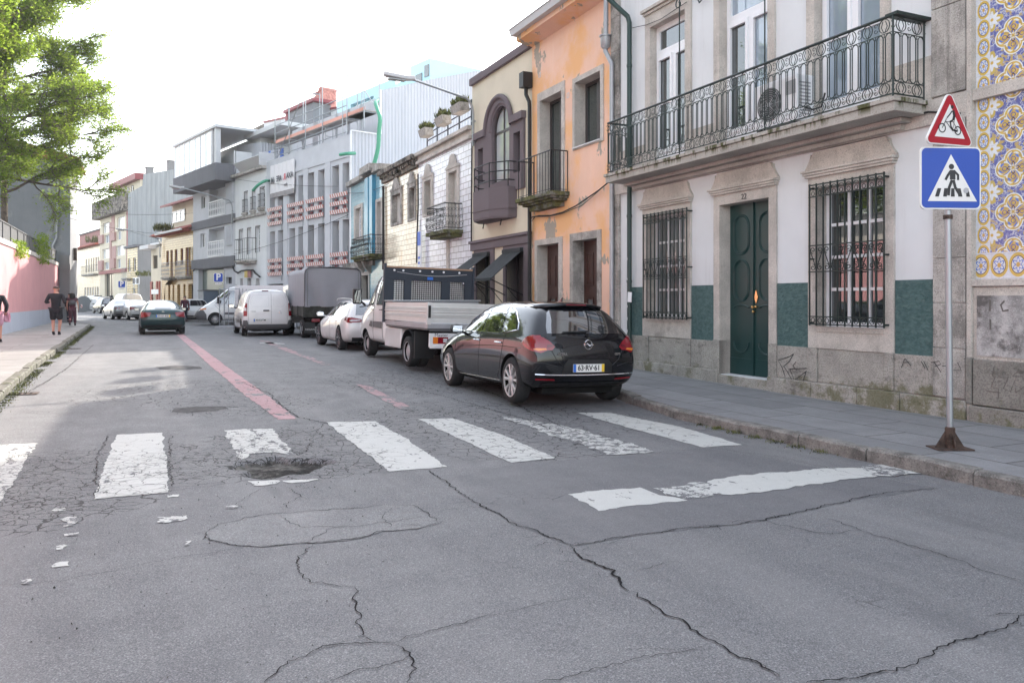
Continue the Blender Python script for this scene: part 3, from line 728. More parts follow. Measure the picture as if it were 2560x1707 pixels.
# crumbs and loose grit on the asphalt
rnd = random.Random(5); mb = MB()
for i in range(300):
    x, y = rnd.uniform(0, 900), rnd.uniform(1050, 1560)
    if i < 150: x, y = rnd.uniform(540, 770), rnd.uniform(1035, 1125)
    g = G(*VV(x, y)); r = rnd.uniform(.003, .010)
    e, k = pothole(*ab(g.x, g.y)); g.z += e
    mb.add([g+Vector((rnd.uniform(-r, r), rnd.uniform(-r, r), rnd.uniform(0, r))) for _ in range(3)]+[g+Vector((0, 0, r*1.3))], [(0,1,3),(1,2,3),(2,0,3)])
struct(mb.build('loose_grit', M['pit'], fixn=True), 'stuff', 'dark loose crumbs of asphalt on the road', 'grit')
# ------------------------------------------------------------------ building parts
def ring(mb, outer, hole, y0, depth, m=None):
    mb.panel(rect(outer), [rect(hole)], y0, depth, side=max(.02, -y0) if y0 < 0 else .02, m=m)
def win(par, r, y, cols, rows, fm, gm, fw=.06, bar=.03, name='window', rails=None, depth=.06, inner=True):
    """frame with glazing bars (window) and its glass (pane)"""
    u0, u1, z0, z1 = r; mb = MB()
    mb.panel(rect(r), [rect((u0+fw, u1-fw, z0+fw, z1-fw))], y, depth, side=.01)
    iu0, iu1, iz0, iz1 = u0+fw, u1-fw, z0+fw, z1-fw
    for c in range(1, cols):
        x = iu0+(iu1-iu0)*c/cols; b = bar*1.6 if (cols % 2 == 0 and c == cols//2) else bar
        mb.box(x-b/2, x+b/2, y+.004, y+depth*.8, iz0, iz1)
    for c in (rails if rails else [k/rows for k in range(1, rows)]):
        z = iz0+(iz1-iz0)*c; mb.box(iu0, iu1, y+.007, y+depth*.75, z-bar/2, z+bar/2)
    o = mb.build(name, fm, par)
    g = MB(); g.quad((iu0, y+depth*.6, iz0), (iu1, y+depth*.6, iz0), (iu1, y+depth*.6, iz1), (iu0, y+depth*.6, iz1)); g.build('pane', gm, o)
    return o
def spiral(cx, cz, r, a0, turns, y, n=14, sgn=1):
    return [(cx+r*(1-.75*i/n)*math.cos(a0+sgn*turns*2*PI*i/n), y, cz+r*(1-.75*i/n)*math.sin(a0+sgn*turns*2*PI*i/n)) for i in range(n+1)]
def stadium(cx, z0, z1, w_, n=6):
    r = w_/2; p = []
    for i in range(n+1): a = PI*i/n; p.append((cx+r*math.cos(a), z1-r+r*math.sin(a)))
    for i in range(n+1): a = PI+PI*i/n; p.append((cx+r*math.cos(a), z0+r+r*math.sin(a)))
    return p
def circ(cx, cz, r, n=12, e=1.): return [(cx+r*math.cos(2*PI*i/n), cz+r*e*math.sin(2*PI*i/n)) for i in range(n)]
def grille(par, u0, u1, z0, z1, y, p=.125):
    mb = MB(); n = max(3, round((u1-u0)/p)); p = (u1-u0)/n; zm_ = z0+(z1-z0)*.47
    for i in range(n+1): mb.box(u0+i*p-.009, u0+i*p+.009, y-.009, y+.009, z0-.02, z1+.02)
    for z in (z0, z0+.11, zm_-.19, zm_+.19, z1-.17, z1): mb.box(u0-.01, u1+.01, y-.013, y+.013, z-.008, z+.008)
    for i in range(n):
        c = u0+(i+.5)*p; r = p*.36
        mb.tube([(c+r*1.2*math.cos(a*PI/8), y, z1-.10+r*1.5*math.sin(a*PI/8)) for a in range(9)], .006, 4)
        mb.tube([(q[0], y, q[1]) for q in circ(c, z1-.125, .03, 8)], .005, 4, True)
        mb.tube([(q[0], y, q[1]) for q in circ(c, z0+.055, .036, 8)], .006, 4, True)
        for s_ in (-1, 1):
            mb.tube(spiral(c, zm_+s_*.125, .05, -s_*PI/2, 1.2, y, 12, (1 if i % 2 else -1)), .0065, 4)
        mb.tube([(c-.04*(1 if i % 2 else -1), y, zm_-.09), (c, y, zm_), (c+.04*(1 if i % 2 else -1), y, zm_+.09)], .0065, 4)
    for z in (z0+.02, zm_, z1-.04):
        for u in (u0, u1): mb.box(u-.012, u+.012, y, .05, z-.012, z+.012)
    return mb.build('window_grille', M['iron'], par)
def ornate_rail(mb, A, B, z0, z1, n):
    """one straight run of wrought iron from A to B (x,y) with n oval loops"""
    A, B = Vector((*A, 0)), Vector((*B, 0)); L_ = (B-A).length; t = (B-A)/L_
    W = lambda u, z: A+t*u+Vector((0, 0, z)); h = z1-z0; zb, zt = z0+.16*h, z0+.79*h; p = L_/n
    for z, r in ((z0, .011), (zb, .006), (zt, .006)): mb.tube([W(0, z), W(L_, z)], r, 4)
    mb.tube([W(-.01, z1), W(L_+.01, z1)], .02, 6)
    for i in range(n):
        c = (i+.5)*p; mb.tube([W(*q) for q in stadium(c, zb+.006, zt-.006, p*.74)], .0072, 4, True)
        mb.tube([W(i*p, zb), W(i*p, zb+.05*h)], .005, 4); mb.tube([W(i*p, zt-.05*h), W(i*p, zt)], .005, 4)
    for i in range(n//2):
        c = (i*2+1)*p
        for zc, r, sg in (((zt+z1)/2, (z1-zt)*.42, -1), ((z0+zb)/2, (zb-z0)*.47, 1)):
            r2 = p*.62
            mb.tube([W(c+r2*math.cos(a*PI/6), zc+r*math.sin(a*PI/6)) for a in range(12)], .006, 4, True)
            for s_ in (-1, 1):
                mb.tube([W(c+s_*r2*.1, zc+sg*r*.95), W(c+s_*r2*.55, zc+sg*r*.1), W(c+s_*r2*.25, zc-sg*r*.7)], .005, 4)
                q = spiral(c+p, zc+s_*r*.35, r*.4, 0, .9, 0, 7, s_); mb.tube([W(v[0], v[2]) for v in q], .0045, 4)
def body(par, u0, u1, y1, z1, mat, z0=-.3, y0=.35, name='rear_walls'):
    mb = MB(); mb.box(u0+.004, u1-.004, y0, y1, z0, z1); return mb.build(name, mat, par)
# ================================================================== white house
fw = Fac(P(14.28, 8.91), TH)
WH = thing('town_house', 'white plastered house with stone trim, green dado, green door and a long iron balcony', 'house', P(14.28, 8.91), fw.rz)
UL = 7.97; r1o = fw.R(B2, 287, 600, 365, 1085); r1 = fw.R(B2, 322, 562, 420, 1078)
r2 = fw.R(B4, 170, 497, 140, 815); r2o = (fw.u(B4, 126), fw.u(B4, 546), r2[2], r2[3])
rd = fw.R(B2, 790, 1112, 350, 1440); rdo = (fw.u(B2, 752), fw.u(B2, 1160), rd[2], rd[3])
zP = fw.z(B2, 400, 1206); zG = fw.z(B2, 640, 872); zBase = fw.z(B2, 640, 1420)
print('white house', r1, r2, rd, zP, zG, zBase)
zS0, zS1 = 3.86, 4.03                                                # balcony slab
U1 = fw.R(B1, 435, 735, 240, 1180); U2 = (fw.u(B1, 1030), fw.u(B1, 1440), 4.03, 6.75); U3 = (fw.u(B3, 270), fw.u(B3, 832), 4.03, 6.75)
U1 = (U1[0], U1[1], 4.06, U1[3]); zU = U1[3]
U1 = (U1[0], U1[1], 4.06, zU); U2 = (U2[0], U2[1], 4.06, zU+.35); U3 = (U3[0], U3[1], 4.06, zU+.35)
def ou(a, b, r): return (a, b, 4.04, r[3]+.22)
U1o = (fw.u(B1, 395), fw.u(B1, 785), 4.04, zU+.3); U2o = (fw.u(B1, 980), fw.u(B1, 1500), 4.04, U2[3]+.3); U3o = (fw.u(B1, 1770), fw.u(B3, 915), 4.04, U3[3]+.3)
cu0, cu1 = fw.u(B4, 742), UL
mb = MB()
holes = [rect((r[0]+.02, r[1]-.02, r[2]+.02, r[3]-.02)) for r in (U1o, U2o, U3o)]
mb.panel([(0, 3.7), (UL, 3.7), (UL, 9.4), (0, 9.4)], holes, 0, .3)
mb.panel([(0, -.3), (UL, -.3), (UL, 3.7), (0, 3.7)], [rect((r1o[0]+.02, r1o[1]-.02, r1[2]-.1, r1[3]+.2)), rect((r2o[0]+.02, r2o[1]-.02, r2[2]-.1, r2[3]+.2)), rect((rdo[0]+.02, rdo[1]-.02, rd[2]-.02, rd[3]+.1))], 0, .3)
mb.box(0, UL, .45, 12, -.3, 9.4); mb.box(-.05, UL, -.6, 12.2, 9.4, 9.6)
mb.build('wall', M['white_wall'], WH)
# green dado between the stone
mb = MB()
for a, b in ((fw.u(B2, 198), r1o[0]), (r1o[1], rdo[0]), (rdo[1], r2o[0]), (r2o[1], cu0)): mb.box(a+.01, b-.01, -.018, .05, zP-.02, zG)
mb.build('dado', M['green_render'], WH)
# stone: surrounds, plinth, corner pilasters, floor band
zL = zS0-.14
def surround(name, o, i, dep, extra=None):
    mb = MB(); ring(mb, o, i, -.035, dep+.035)
    if extra: extra(mb)
    return mb.build(name, M['granite'], WH, bevel=.004)
def crown(o, zt, w_=.0):
    u0, u1 = o[0]-.05, o[1]+.05; c0, c1 = o[0]+.06, o[1]-.06
    def f(mb):
        for dz, dy in ((0, .05), (.035, .075), (.07, .10)): mb.box(u0+.03-dz*.5, u1-.03+dz*.5, -.035-dy, .02, zt+dz, zt+dz+.033)
        k = []; zc = zt+.105
        for s_ in (0, 1):
            q = []
            for j in range(9):
                a = j/8; q.append((.11*(1-math.sin(a*PI/2)) if a < 1 else 0, zc+.02+(a)*.22))
            q += [(0, zL-.12), (-.05, zL-.02)]
            k.append([((c0-e) if s_ == 0 else (c1+e), z) for e, z in q])
        pts = [(c0-.11, zc)]+k[0]+k[1][::-1]+[(c1+.11, zc)]
        mb.panel(pts, [], -.05, .06, side=.06)
    return f
zc1 = fw.z(B2, 285, 382); zcd = fw.z(B2, 745, 292); zc2 = fw.z(B4, 118, 96)
print('cornices', zc1, zcd, zc2)
surround('window_surround', (r1o[0], r1o[1], zP, zc1), r1, .2, crown(r1o, zc1))
surround('window_surround', (r2o[0], r2o[1], zP, zc2), r2, .2, crown(r2o, zc2))
surround('door_surround', (rdo[0], rdo[1], zBase-.05, zcd), (rd[0], rd[1], zBase-.045, rd[3]), .22, crown(rdo, zcd))
mb = MB()
for r in (r1, r2): mb.box(r[0], r[1], -.012, .06, zP-.02, r[2]-.07); mb.box(r[0]-.02, r[1]+.02, -.05, .2, r[2]-.07, r[2]-.002)
mb.build('window_apron', M['granite'], WH, bevel=.004)
mb = MB()
edges = [0, r1o[0], r1[0], r1[1], r1o[1], rdo[0]-.0, ]
def blocks(us, z0, z1, y, dy=None):
    for i in range(len(us)-1): mb.box(us[i]+.004, us[i+1]-.004, y-(dy[i] if dy else 0), .1, z0, z1)
blocks([.33, r1o[0], r1[0], r1[1], r1o[1], rdo[0]-.35, rdo[0]], zBase+.04, zP-.004, -.03, [0, .012, -.01, .012, 0, .0])
mb.box(rdo[0]-.008, rd[0], -.05, .22, zBase-.03, zP+.02); mb.box(rd[1], rdo[1]+.01, -.05, .22, zBase-.03, zP+.02)
blocks([rdo[1]+.012, r2o[0], r2[0], r2[1], r2o[1], cu0], zBase+.04, zP-.004, -.03, [0, .012, -.01, .012, 0])
mb.build('plinth', M['plinth'], WH, bevel=.008)
mb = MB(); us = [.33, 1.2, 2.5, rd[0]]+[rd[1]]+[r2o[0]+.1, r2[1], cu0-.02, UL]
us = [.0, .33, 1.25, 2.35, rd[0]-.01]; blocks(us, -.2, zBase+.04, -.085)
mb.box(rd[0]-.01, rd[1]+.01, -.06, .3, -.2, zBase-.035); us = [rd[1]+.01, r2o[0]+.1, r2[1]-.4, cu0-.45, UL]; blocks(us, -.2, zBase+.035, -.09)
mb.build('base_course', M['plinth'], WH, bevel=.015)
mb = MB(); rnd = random.Random(2)
def pilaster(a, b, z0, z1, y, st=.62):
    z = z0
    while z < z1-.1:
        h = min(z1, z+st*rnd.uniform(.7, 1.25)); mb.box(a+rnd.uniform(0, .006), b-rnd.uniform(0, .006), y-rnd.uniform(0, .006), .1, z+.003, h-.003); z = h
pilaster(.02, .34, zBase+.05, 9.4, -.045); pilaster(cu0, UL-.02, zBase+.05, zS0-.1, -.05, .5); pilaster(cu0-.02, UL-.02, 4.05, 9.4, -.055, .9)
mb.build('corner_stone', M['granite_dark'], WH, bevel=.006)
mb = MB(); zb = fw.z(B3, 1225, 488)
for a, b in ((.34, U1o[0]), (U1o[1], U2o[0]), (U2o[1], U3o[0]), (U3o[1], cu0-.02)): mb.box(a, b, -.03, .05, zS1, zb)
mb.box(.0, UL, -.06, .1, zL, zS1-.002); mb.build('floor_band', M['granite'], WH, bevel=.004)
for i, (o, r) in enumerate(((U1o, U1), (U2o, U2), (U3o, U3))):
    mb = MB(); ring(mb, o, r, -.035, .22); mb.box(o[0]-.05, o[1]+.05, -.12, .02, o[3]+.003, o[3]+.06); mb.box(o[0]-.02, o[1]+.02, -.075, .02, o[3]-.05, o[3])
    mb.build('window_surround', M['granite'], WH, bevel=.004)
# french windows: white frame, two leaves, transom light, panel below
def french(par, r, y, gm, gl=None, fm=None, ztr=None):
    u0, u1, z0, z1 = r; fm = fm or M['pvc']; mb = MB(); c = (u0+u1)/2; zt = ztr or z0+(z1-z0)*.735; zb_ = z0+.32
    mb.panel(rect(r), [rect((u0+.07, c-.055, zb_, zt-.06)), rect((c+.055, u1-.07, zb_, zt-.06)), rect((u0+.1, u1-.1, zt+.09, z1-.1))], y, .08, side=.01)
    for a, b in ((u0+.06, c-.05), (c+.05, u1-.06)):
        mb.panel(rect((a-.012, b+.012, zb_-.01, zt-.05)), [rect((a+.045, b-.045, zb_+.05, zt-.11))], y-.025, .05, side=.03)
        mb.box(a+.05, b-.05, y+.01, y+.03, zb_+(zt-zb_)*.5-.014, zb_+(zt-zb_)*.5+.014)
        mb.box(a+.03, b-.03, y-.015, y+.01, z0+.06, zb_-.06)
    o = mb.build('window', fm, par)
    for k, (a, b, q, w_) in enumerate(((u0+.05, c-.05, zb_, zt-.06), (c+.05, u1-.05, zb_, zt-.06), (u0+.1, u1-.1, zt+.09, z1-.1))):
        g = MB(); g.quad((a, y+.035, q), (b, y+.035, q), (b, y+.035, w_), (a, y+.035, w_)); g.build('pane', gl[k] if gl else gm, o)
    return o
french(WH, U1, .13, M['glass'], None, None, fw.z(B1, 460, 470)); french(WH, U2, .13, M['glass'], [M['glass'], M['glass_curtain'], M['glass_curtain']], None, fw.z(B1, 1060, 185)); french(WH, U3, .13, M['glass_curtain'], None, None, fw.z(B1, 1060, 185))
# ground floor windows, grilles
win(WH, (r1[0], r1[1], r1[2], r1[3]), .15, 3, 4, M['greywhite'], M['glass_dim'], .07, .045)
win(WH, (r2[0], r2[1], r2[2], r2[3]), .15, 3, 4, M['pvc'], M['glass'], .07, .045)
g1 = fw.R(B2, 288, 572, 410, 1080, -.1); grille(WH, g1[0], g1[1], g1[2], g1[3]-.02, -.12)
g2 = fw.R(B4, 130, 495, 128, 803, -.1); grille(WH, g2[0], g2[1], g2[2], g2[3], -.12)
# door
def leafm(par, r, y, mat, name='door'):
    u0, u1, z0, z1 = r; c = (u0+u1)/2; mb = MB()
    for a, b in ((u0, c-.004), (c+.004, u1)):
        mb.box(a, b, y, y+.05, z0+.01, z1); m_ = (a+b)/2; w_ = (b-a)*.62; hh = z1-z0
        for f0, f1 in ((.70, .93), (.43, .67)):
            for e, rr in ((0, .014), (.03, .008)): mb.tube([(q[0], y-.004, q[1]) for q in stadium(m_, z0+hh*f0+e, z0+hh*f1-e, w_-2*e, 10)], rr, 6, True)
        for f0, f1 in ((.13, .40),):
            st = stadium(m_, z0+hh*f0, z0+hh*f1, w_, 10)
            mb.tube([(q[0], y-.004, q[1]) for q in st[11:]]+[], .016, 6)
            mb.tube([(q[0], y-.004, z0+hh*f1-(q[1]-z0-hh*f0)*.35+.02) for q in st[12:21]], .014, 6)
        mb.box(a+.03, b-.03, y-.012, y, z0+.02, z0+hh*.1)
    mb.box(c-.03, c+.012, y-.03, y+.01, z0+.01, z1)
    return mb.build(name, mat, par, auto=40)
dr = leafm(WH, (rd[0]-.02, rd[1]+.02, zBase-.03, rd[3]+.02), .2, M['green_door'])
mb = MB(); cz = fw.z(B2, 1032, 948, .2); cu = (rd[0]+rd[1])/2+.06
mb.prism([(cu, .185, cz-.11), (cu+.045, .185, cz), (cu, .185, cz+.12), (cu-.045, .185, cz)], (0, .012, 0))
for dx, dz in ((-.05, -.16), (.03, -.16), (-.03, -.24)): mb.lathe([(0, .135), (.02, .14), (.026, .155), (.018, .175), (.01, .2)], 12, (cu+dx, 0, cz+dz), 'y')
mb.build('handle', M['brass'], dr, auto=40)
nx, nz = fw.fp(B2(940, 293), -.04)
text_mesh('22', .13, M['black'], 'house_number', WH, Matrix.Translation((nx, -.04, nz)) @ Matrix.Rotation(PI/2, 4, 'X'), .003)
# graffiti strokes on the stone
def scrawl(par, zf, f, lines_, y, w_, mat, name='graffiti'):
    mb = MB()
    for l in lines_:
        p = [f.fp(zf(*q), y) for q in l]; mb.tube([(q[0], y, q[1]) for q in p], w_, 4)
    for i, v in enumerate(mb.v): mb.v[i] = (v[0], y+(v[1]-y)*.1, v[2])
    return mb.build(name, mat, par)
M['spray'] = plain('black spray paint', (.05, .045, .045), .7)
M['spray_faint'] = plain('faded grey spray paint', (.13, .115, .105), .8)
scrawl(WH, B2, fw, [[(1265,1318),(1240,1335),(1165,1360),(1190,1410),(1210,1468)],[(1265,1318),(1235,1370),(1200,1398),(1230,1445),(1260,1500)],[(1240,1418),(1350,1412)],[(1240,1420),(1270,1490),(1350,1430)],[(1285,1425),(1260,1395),(1280,1370)],[(1345,1440),(1325,1500)]], -.033, .009, M['spray'])
scrawl(WH, B4, fw, [[(592,972),(575,1018)],[(592,972),(622,1008)],[(588,992),(612,990)],[(672,985),(690,1020)],[(684,985),(706,1030)],[(720,992),(760,985),(768,1000),(738,1012)],[(735,990),(770,1040)],[(775,1010),(815,1005)],[(830,1030),(868,1030),(850,990)]], -.056, .007, M['spray'])
# balcony: stone slab, iron railing
mb = MB(); bu0, bu1 = .78-.03, 7.38+.05; by = -.62
mb.box(bu0-.03, bu1+.03, by-.03, .02, zS1-.055, zS1); mb.box(bu0, bu1, by, .0, zS0, zS1-.057)
mb.box(bu0+.1, bu1-.2, -.26, 0, zS0-.06, zS0-.002); mb.box(bu0+.2, bu1-.3, -.14, 0, zS0-.13, zS0-.062)
M['slab_moss'] = mossy('balcony stone', (.3, .265, .235), -99, 99)
n = NT('balcony stone'); c = n.coord(); s = n.sep(c)
f_ = n.noise(c, 50, 3, .7); col = n.mix(n.ss(n.noise(c, 1.5, 5, .7), .35, .7), (.36, .33, .3), (.47, .44, .40)); col = n.mix(n.ss(f_, .5, .66, 0, .5), col, (.12, .105, .09))
dr_ = n.noise(n.mapv(c, (6, 6, .8)), 1.2, 5, .7); col = n.mix(n.ma('MULTIPLY', n.ss(dr_, .5, .62), n.ss(s[2], 3.86, 3.98)), col, (.07, .07, .025))
M['slab_moss'] = n.fin(col, .85, n.bump(f_, .4, .005), None, .3)
bal = mb.build('balcony', M['slab_moss'], WH, bevel=.008)
mb = MB(); z0_, z1_ = 4.08, 5.04
ornate_rail(mb, (.78, -.58), (7.38, -.58), z0_, z1_, 52); ornate_rail(mb, (7.38, -.58), (7.38, -.02), z0_, z1_, 4); ornate_rail(mb, (.78, -.02), (.78, -.58), z0_, z1_, 4)
for u, y in ((.78, -.58), (7.38, -.58), (7.38, -.03), (.78, -.03)): mb.tube([(u, y, zS1-.01), (u, y, z1_)], .013, 6)
for u in (2.4, 4.1, 5.75): mb.tube([(u, -.58, zS1-.01), (u, -.58, z0_+.02)], .012, 5)
mb.box(7.28, 7.46, -.6, .0, z1_-.005, z1_+.03)
mb.build('railing', M['iron'], bal)
mb = MB()                                                            # old rods rising from the rail to the lamps above
for zf, x0, x1 in ((B1, 681, 681), (B1, 1408, 1408)):
    u = fw.u(zf, x0, -.55); mb.tube([(u, -.56, 4.0), (u, -.56, 8.6)], .011, 5)
u = fw.u(B1, 681, -.55)
mb.tube(spiral(u-.02, 6.64+.0, .1, PI/2, 1., -.56, 14, 1), .012, 5)
u = fw.u(B1, 870, -.1); mb.tube([(u-.25, -.05, 6.95), (u-.1, -.08, 6.75), (u+.05, -.1, 6.8)]+spiral(u+.02, 6.86, .08, -PI/2, 1., -.1, 12), .012, 5)
mb.build('iron_bracket', M['iron'], WH)
# rain pipe, dark green, with the elbow at the top
mb = MB(); pu = fw.u(B1, 250, -.1)
pz = fw.z(B1, 245, 165, -.1); tu, tz = fw.fp(B1(95, 0), -.35)
mb.tube([(tu-.25, -.5, tz+.3), (tu, -.4, tz), (pu-.03, -.12, pz+.05), (pu, -.1, pz-.08), (pu, -.1, zS0+.3)], .05, 10)
mb.tube([(pu, -.1, zS0+.3), (pu, -.1, .18)], .048, 10)
for z in (.5, 1.9, 3.2, 5.0, 6.2): mb.lathe([(.05, z), (.058, z), (.058, z+.05), (.05, z+.05)], 10, (pu, -.1, 0))
mb.build('rain_pipe', M['pipe_green'], WH, auto=40)
rnd = random.Random(9)
for z in (.9, 1.15, 1.4, 1.9, 2.35):
    w_ = rnd.uniform(.02, .045); mb = MB(); mb.grid(lambda u, v: (pu+.0515*math.cos(R(215+70*u)), -.1+.0515*math.sin(R(215+70*u)), z+w_*2*v), 6, 1); mb.build('sticker', M['greywhite'], WH, split=False)
nt_u, nt_z = fw.fp(B2(185, 948), -.2)
o = MB(); o.M = Matrix.Translation((nt_u, -.17, nt_z)) @ Matrix.Rotation(R(4), 4, 'Y'); o.box(-.07, .07, -.003, .003, -.1, .1)
o = o.build('paper_notice', M['pvc'], None, bevel=0); o.matrix_world = Matrix.Translation(fw.o) @ Matrix.Rotation(fw.rz, 4, 'Z')
tag(o, 'small white paper notice taped to the dark green rain pipe', 'notice')
# air conditioner on the balcony
def place(fac, u, y, z): return fac.W(u, y, z)
ac0 = fw.fp(B1(1312, 900), -.42)[0]; ac1 = ac0+.86
AC = thing('air_conditioner', 'pale grey outdoor air conditioner unit standing on the iron balcony', 'air conditioner', fw.W(ac0, 0, zS1), fw.rz)
mb = MB(); mb.box(0, .86, -.40, -.06, .10, .78); mb.build('casing', M['pvc'], AC, bevel=.015)
mb = MB(); mb.box(.06, .12, -.42, -.04, 0, .10); mb.box(.74, .80, -.42, -.04, 0, .10); mb.build('foot', M['darkgrey'], AC)
mb = MB(); mb.lathe([(.0, -.403), (.24, -.403), (.25, -.41), (.25, -.40)], 32, (.31, 0, .44), 'y')
o = mb.build('fan_opening', M['darkgrey'], AC)
mb = MB()
for r in range(3, 25, 3): mb.tube([(.31+q[0]*r/100, -.418, .44+q[1]*r/100) for q in circ(0, 0, 1., 24)], .003, 3, True)
for a in range(8): mb.tube([(.31, -.42, .44), (.31+.24*math.cos(a*PI/4), -.41, .44+.24*math.sin(a*PI/4))], .004, 4)
mb.lathe([(0, -.425), (.035, -.425), (.035, -.41)], 12, (.31, 0, .44), 'y')
mb.build('fan_guard', M['greywhite'], AC)
mb = MB()
for z in [.2+.05*i for i in range(10)]: mb.box(.8601, .866, -.34, -.14, z, z+.02)
mb.box(.64, .84, -.4045, -.40, .5, .7); mb.build('louvre', M['zinc'], AC)
mb = MB(); rnd = random.Random(3)
mb.tube([(.86, -.25, .3), (.93, -.16, .26), (.98, -.05, .3), (1.0, .0, .5)], .013, 6); mb.build('hose', M['cable'], AC)
# a little weed and cable clutter
def cable(name, pts, r, label, cat='cable', n=5, sag=0.):
    mb = MB(); P_ = []
    for p, q in zip(pts, pts[1:]):
        p, q = Vector(p), Vector(q); k = max(2, int((q-p).length/.4))
        P_ += [p+(q-p)*(i/k)-Vector((0, 0, sag*4*(i/k)*(1-i/k))) for i in range(k)]
    P_.append(Vector(pts[-1])); mb.tube(P_, r, n); o = mb.build(name, M['cable']); o['label'] = label; o['category'] = cat; return o
def fcab(fac, zf, pts, off, r, label, name='wall_cable', z2=None):
    L_ = []
    for q in pts:
        zf_, q_ = (zf, q) if len(q) == 2 else (q[2], q[:2])
        u, z = fac.fp(zf_(*q_), off); L_.append(fac.W(u, off, z))
    return cable(name, L_, r, label)
o = fcab(fw, B2, [(200,200),(330,188),(400,180),(520,148),(600,112),(720,82),(880,82),(1010,45),(1130,2),(1228,955,B3),(1500,968,B3)], -.09, .014, 'thick black cable looping along the stone below the iron balcony')
fcab(fw, B2, [(200,202),(280,190),(440,176),(560,136),(620,104),(740,96),(900,76),(1128,8)], -.1, .007, 'thin black cable hanging close beneath the iron balcony')
fcab(fw, B1, [(275,240),(395,215),(520,165),(640,85),(740,20)], -.06, .006, 'thin cable slung across the top of the left french window')
# ================================================================== patterned tile house at the right edge
TO = P(6.31, 8.91); ft = Fac(TO, TH)
TL = thing('town_house', 'house covered in blue and yellow patterned glazed tiles above weathered stone', 'house', TO, ft.rz)
zt0 = ft.z(B4, 925, 582); zb1 = ft.z(B3, 1600, 770); zb0 = ft.z(B3, 1600, 868)
print('tile house', zt0, zb0, zb1)
xb = (.06, ft.u(B3, 1738))
M['azulejo'] = azulejo('patterned tile', xb[1]+.02, zt0, xb)
mb = MB(); mb.box(.0, 6, .04, 10, -.3, 9.4); mb.build('wall', M['azulejo'], TL)
mb = MB(); mb.box(-.01, .05, -.05, .1, -.2, 9.4); mb.box(.05, 6, -.03, .1, zb0, zb1); mb.box(.05, 6, -.045, .1, zt0-.09, zt0-.01)
mb.box(.05, 6, -.01, .1, .4, zt0-.1)
mb.build('stone_trim', M['granite'], TL, bevel=.005)
zq = ft.z(B4, 930, 965)
mb = MB(); mb.box(-.012, .06, -.07, .05, zBase, zq); mb.box(.07, 2.3, -.055, .1, .32, zq-.02); mb.box(2.31, 6, -.055, .1, .32, zq-.02); mb.box(.05, 2.2, -.1, .1, -.2, .31); mb.box(2.21, 6, -.1, .1, -.2, .31)
M['plinth2'] = mossy('stained plinth granite', (.3, .28, .25), 1, .5)
mb.build('plinth', M['plinth2'], TL, bevel=.012)
M['grime'] = surf('grimy patched plaster', (.42, .4, .39), .9, .35, 3, .6, 30, .006, dirt=.9, dirtcol=(.1, .09, .085), dscale=2.2, dthr=.5, speck=.5)
mb = MB(); mb.box(.1, 5.5, -.02, .1, zq+.02, ft.z(B4, 940, 665)); mb.build('lower_panel', M['grime'], TL)
scrawl(TL, B4, ft, [[(1030,1010),(1020,1060),(1045,1040),(1015,1035)],[(1035,1060),(1015,1110),(1050,1120),(1050,1170)],[(1170,1035),(1140,1040),(1120,1060),(1170,1060)],[(1100,1060),(1075,1120),(1110,1135),(1130,1080),(1135,1140),(1176,1110)],[(990,1130),(1060,1140)]], -.058, .007, M['spray_faint'])
scrawl(TL, B4, ft, [[(1010,685),(1008,740)],[(1080,690),(1062,710),(1072,740),(1100,735)],[(1010,780),(1012,830)]], -.022, .014, M['spray_faint'])
# ================================================================== orange house
OO = P(18.07, 8.91); fo = Fac(OO, TH)
OL = (OO-fw.o).dot(fo.x)*-1
OH = thing('town_house', 'peeling orange plastered house with granite door frames and a small railed balcony', 'house', OO, fo.rz)
zE = fo.z(A6, 585, 360); print('orange', OL, zE)
d1o = fo.R(A7, 703, 960, 752, 1500); d1 = fo.R(A7, 725, 926, 800, 1500); d2o = fo.R(A7, 1032, 1322, 692, 1500); d2 = fo.R(A7, 1060, 1286, 758, 1500)
w1o = fo.R(A6, 612, 825, 742, 1500); w1 = fo.R(A6, 632, 800, 796, 1500); w2o = fo.R(A6, 888, 1130, 625, 1185); w2 = fo.R(A6, 905, 1105, 655, 1160)
zb_ = fo.z(A7, 860, 290, -.4)+.02; print(d1, w1, w2, zb_)
d1, d2, d1o, d2o = [(r[0], r[1], .24, r[3]) for r in (d1, d2, d1o, d2o)]
w1 = (w1[0], w1[1], zb_, w1[3]); w1o = (w1o[0], w1o[1], zb_-.01, w1o[3])
mb = MB(); mb.panel([(0, -.3), (OL, -.3), (OL, zE+.15), (0, zE+.15)], [rect((r[0]+.01, r[1]-.01, r[2]+.01, r[3]-.01)) for r in (d1o, d2o, w1o, w2o)], 0, .3)
mb.box(0, OL, .35, 11, -.3, zE+.1); mb.build('wall', M['orange_wall'], OH)
for o_, r, m_ in ((d1o, d1, 'granite'), (d2o, d2, 'granite_dark'), (w1o, w1, 'granite'), (w2o, w2, 'granite')):
    mb = MB(); ring(mb, o_, r, -.025, .30)
    mb.build('door_surround' if r in (d1, d2) else 'window_surround', M[m_], OH, bevel=.004)
mb = MB(); mb.box(w2[0]-.05, w2[1]+.03, -.06, .25, w2[2]-.03, w2[2]); mb.build('sill', M['greywhite'], OH)
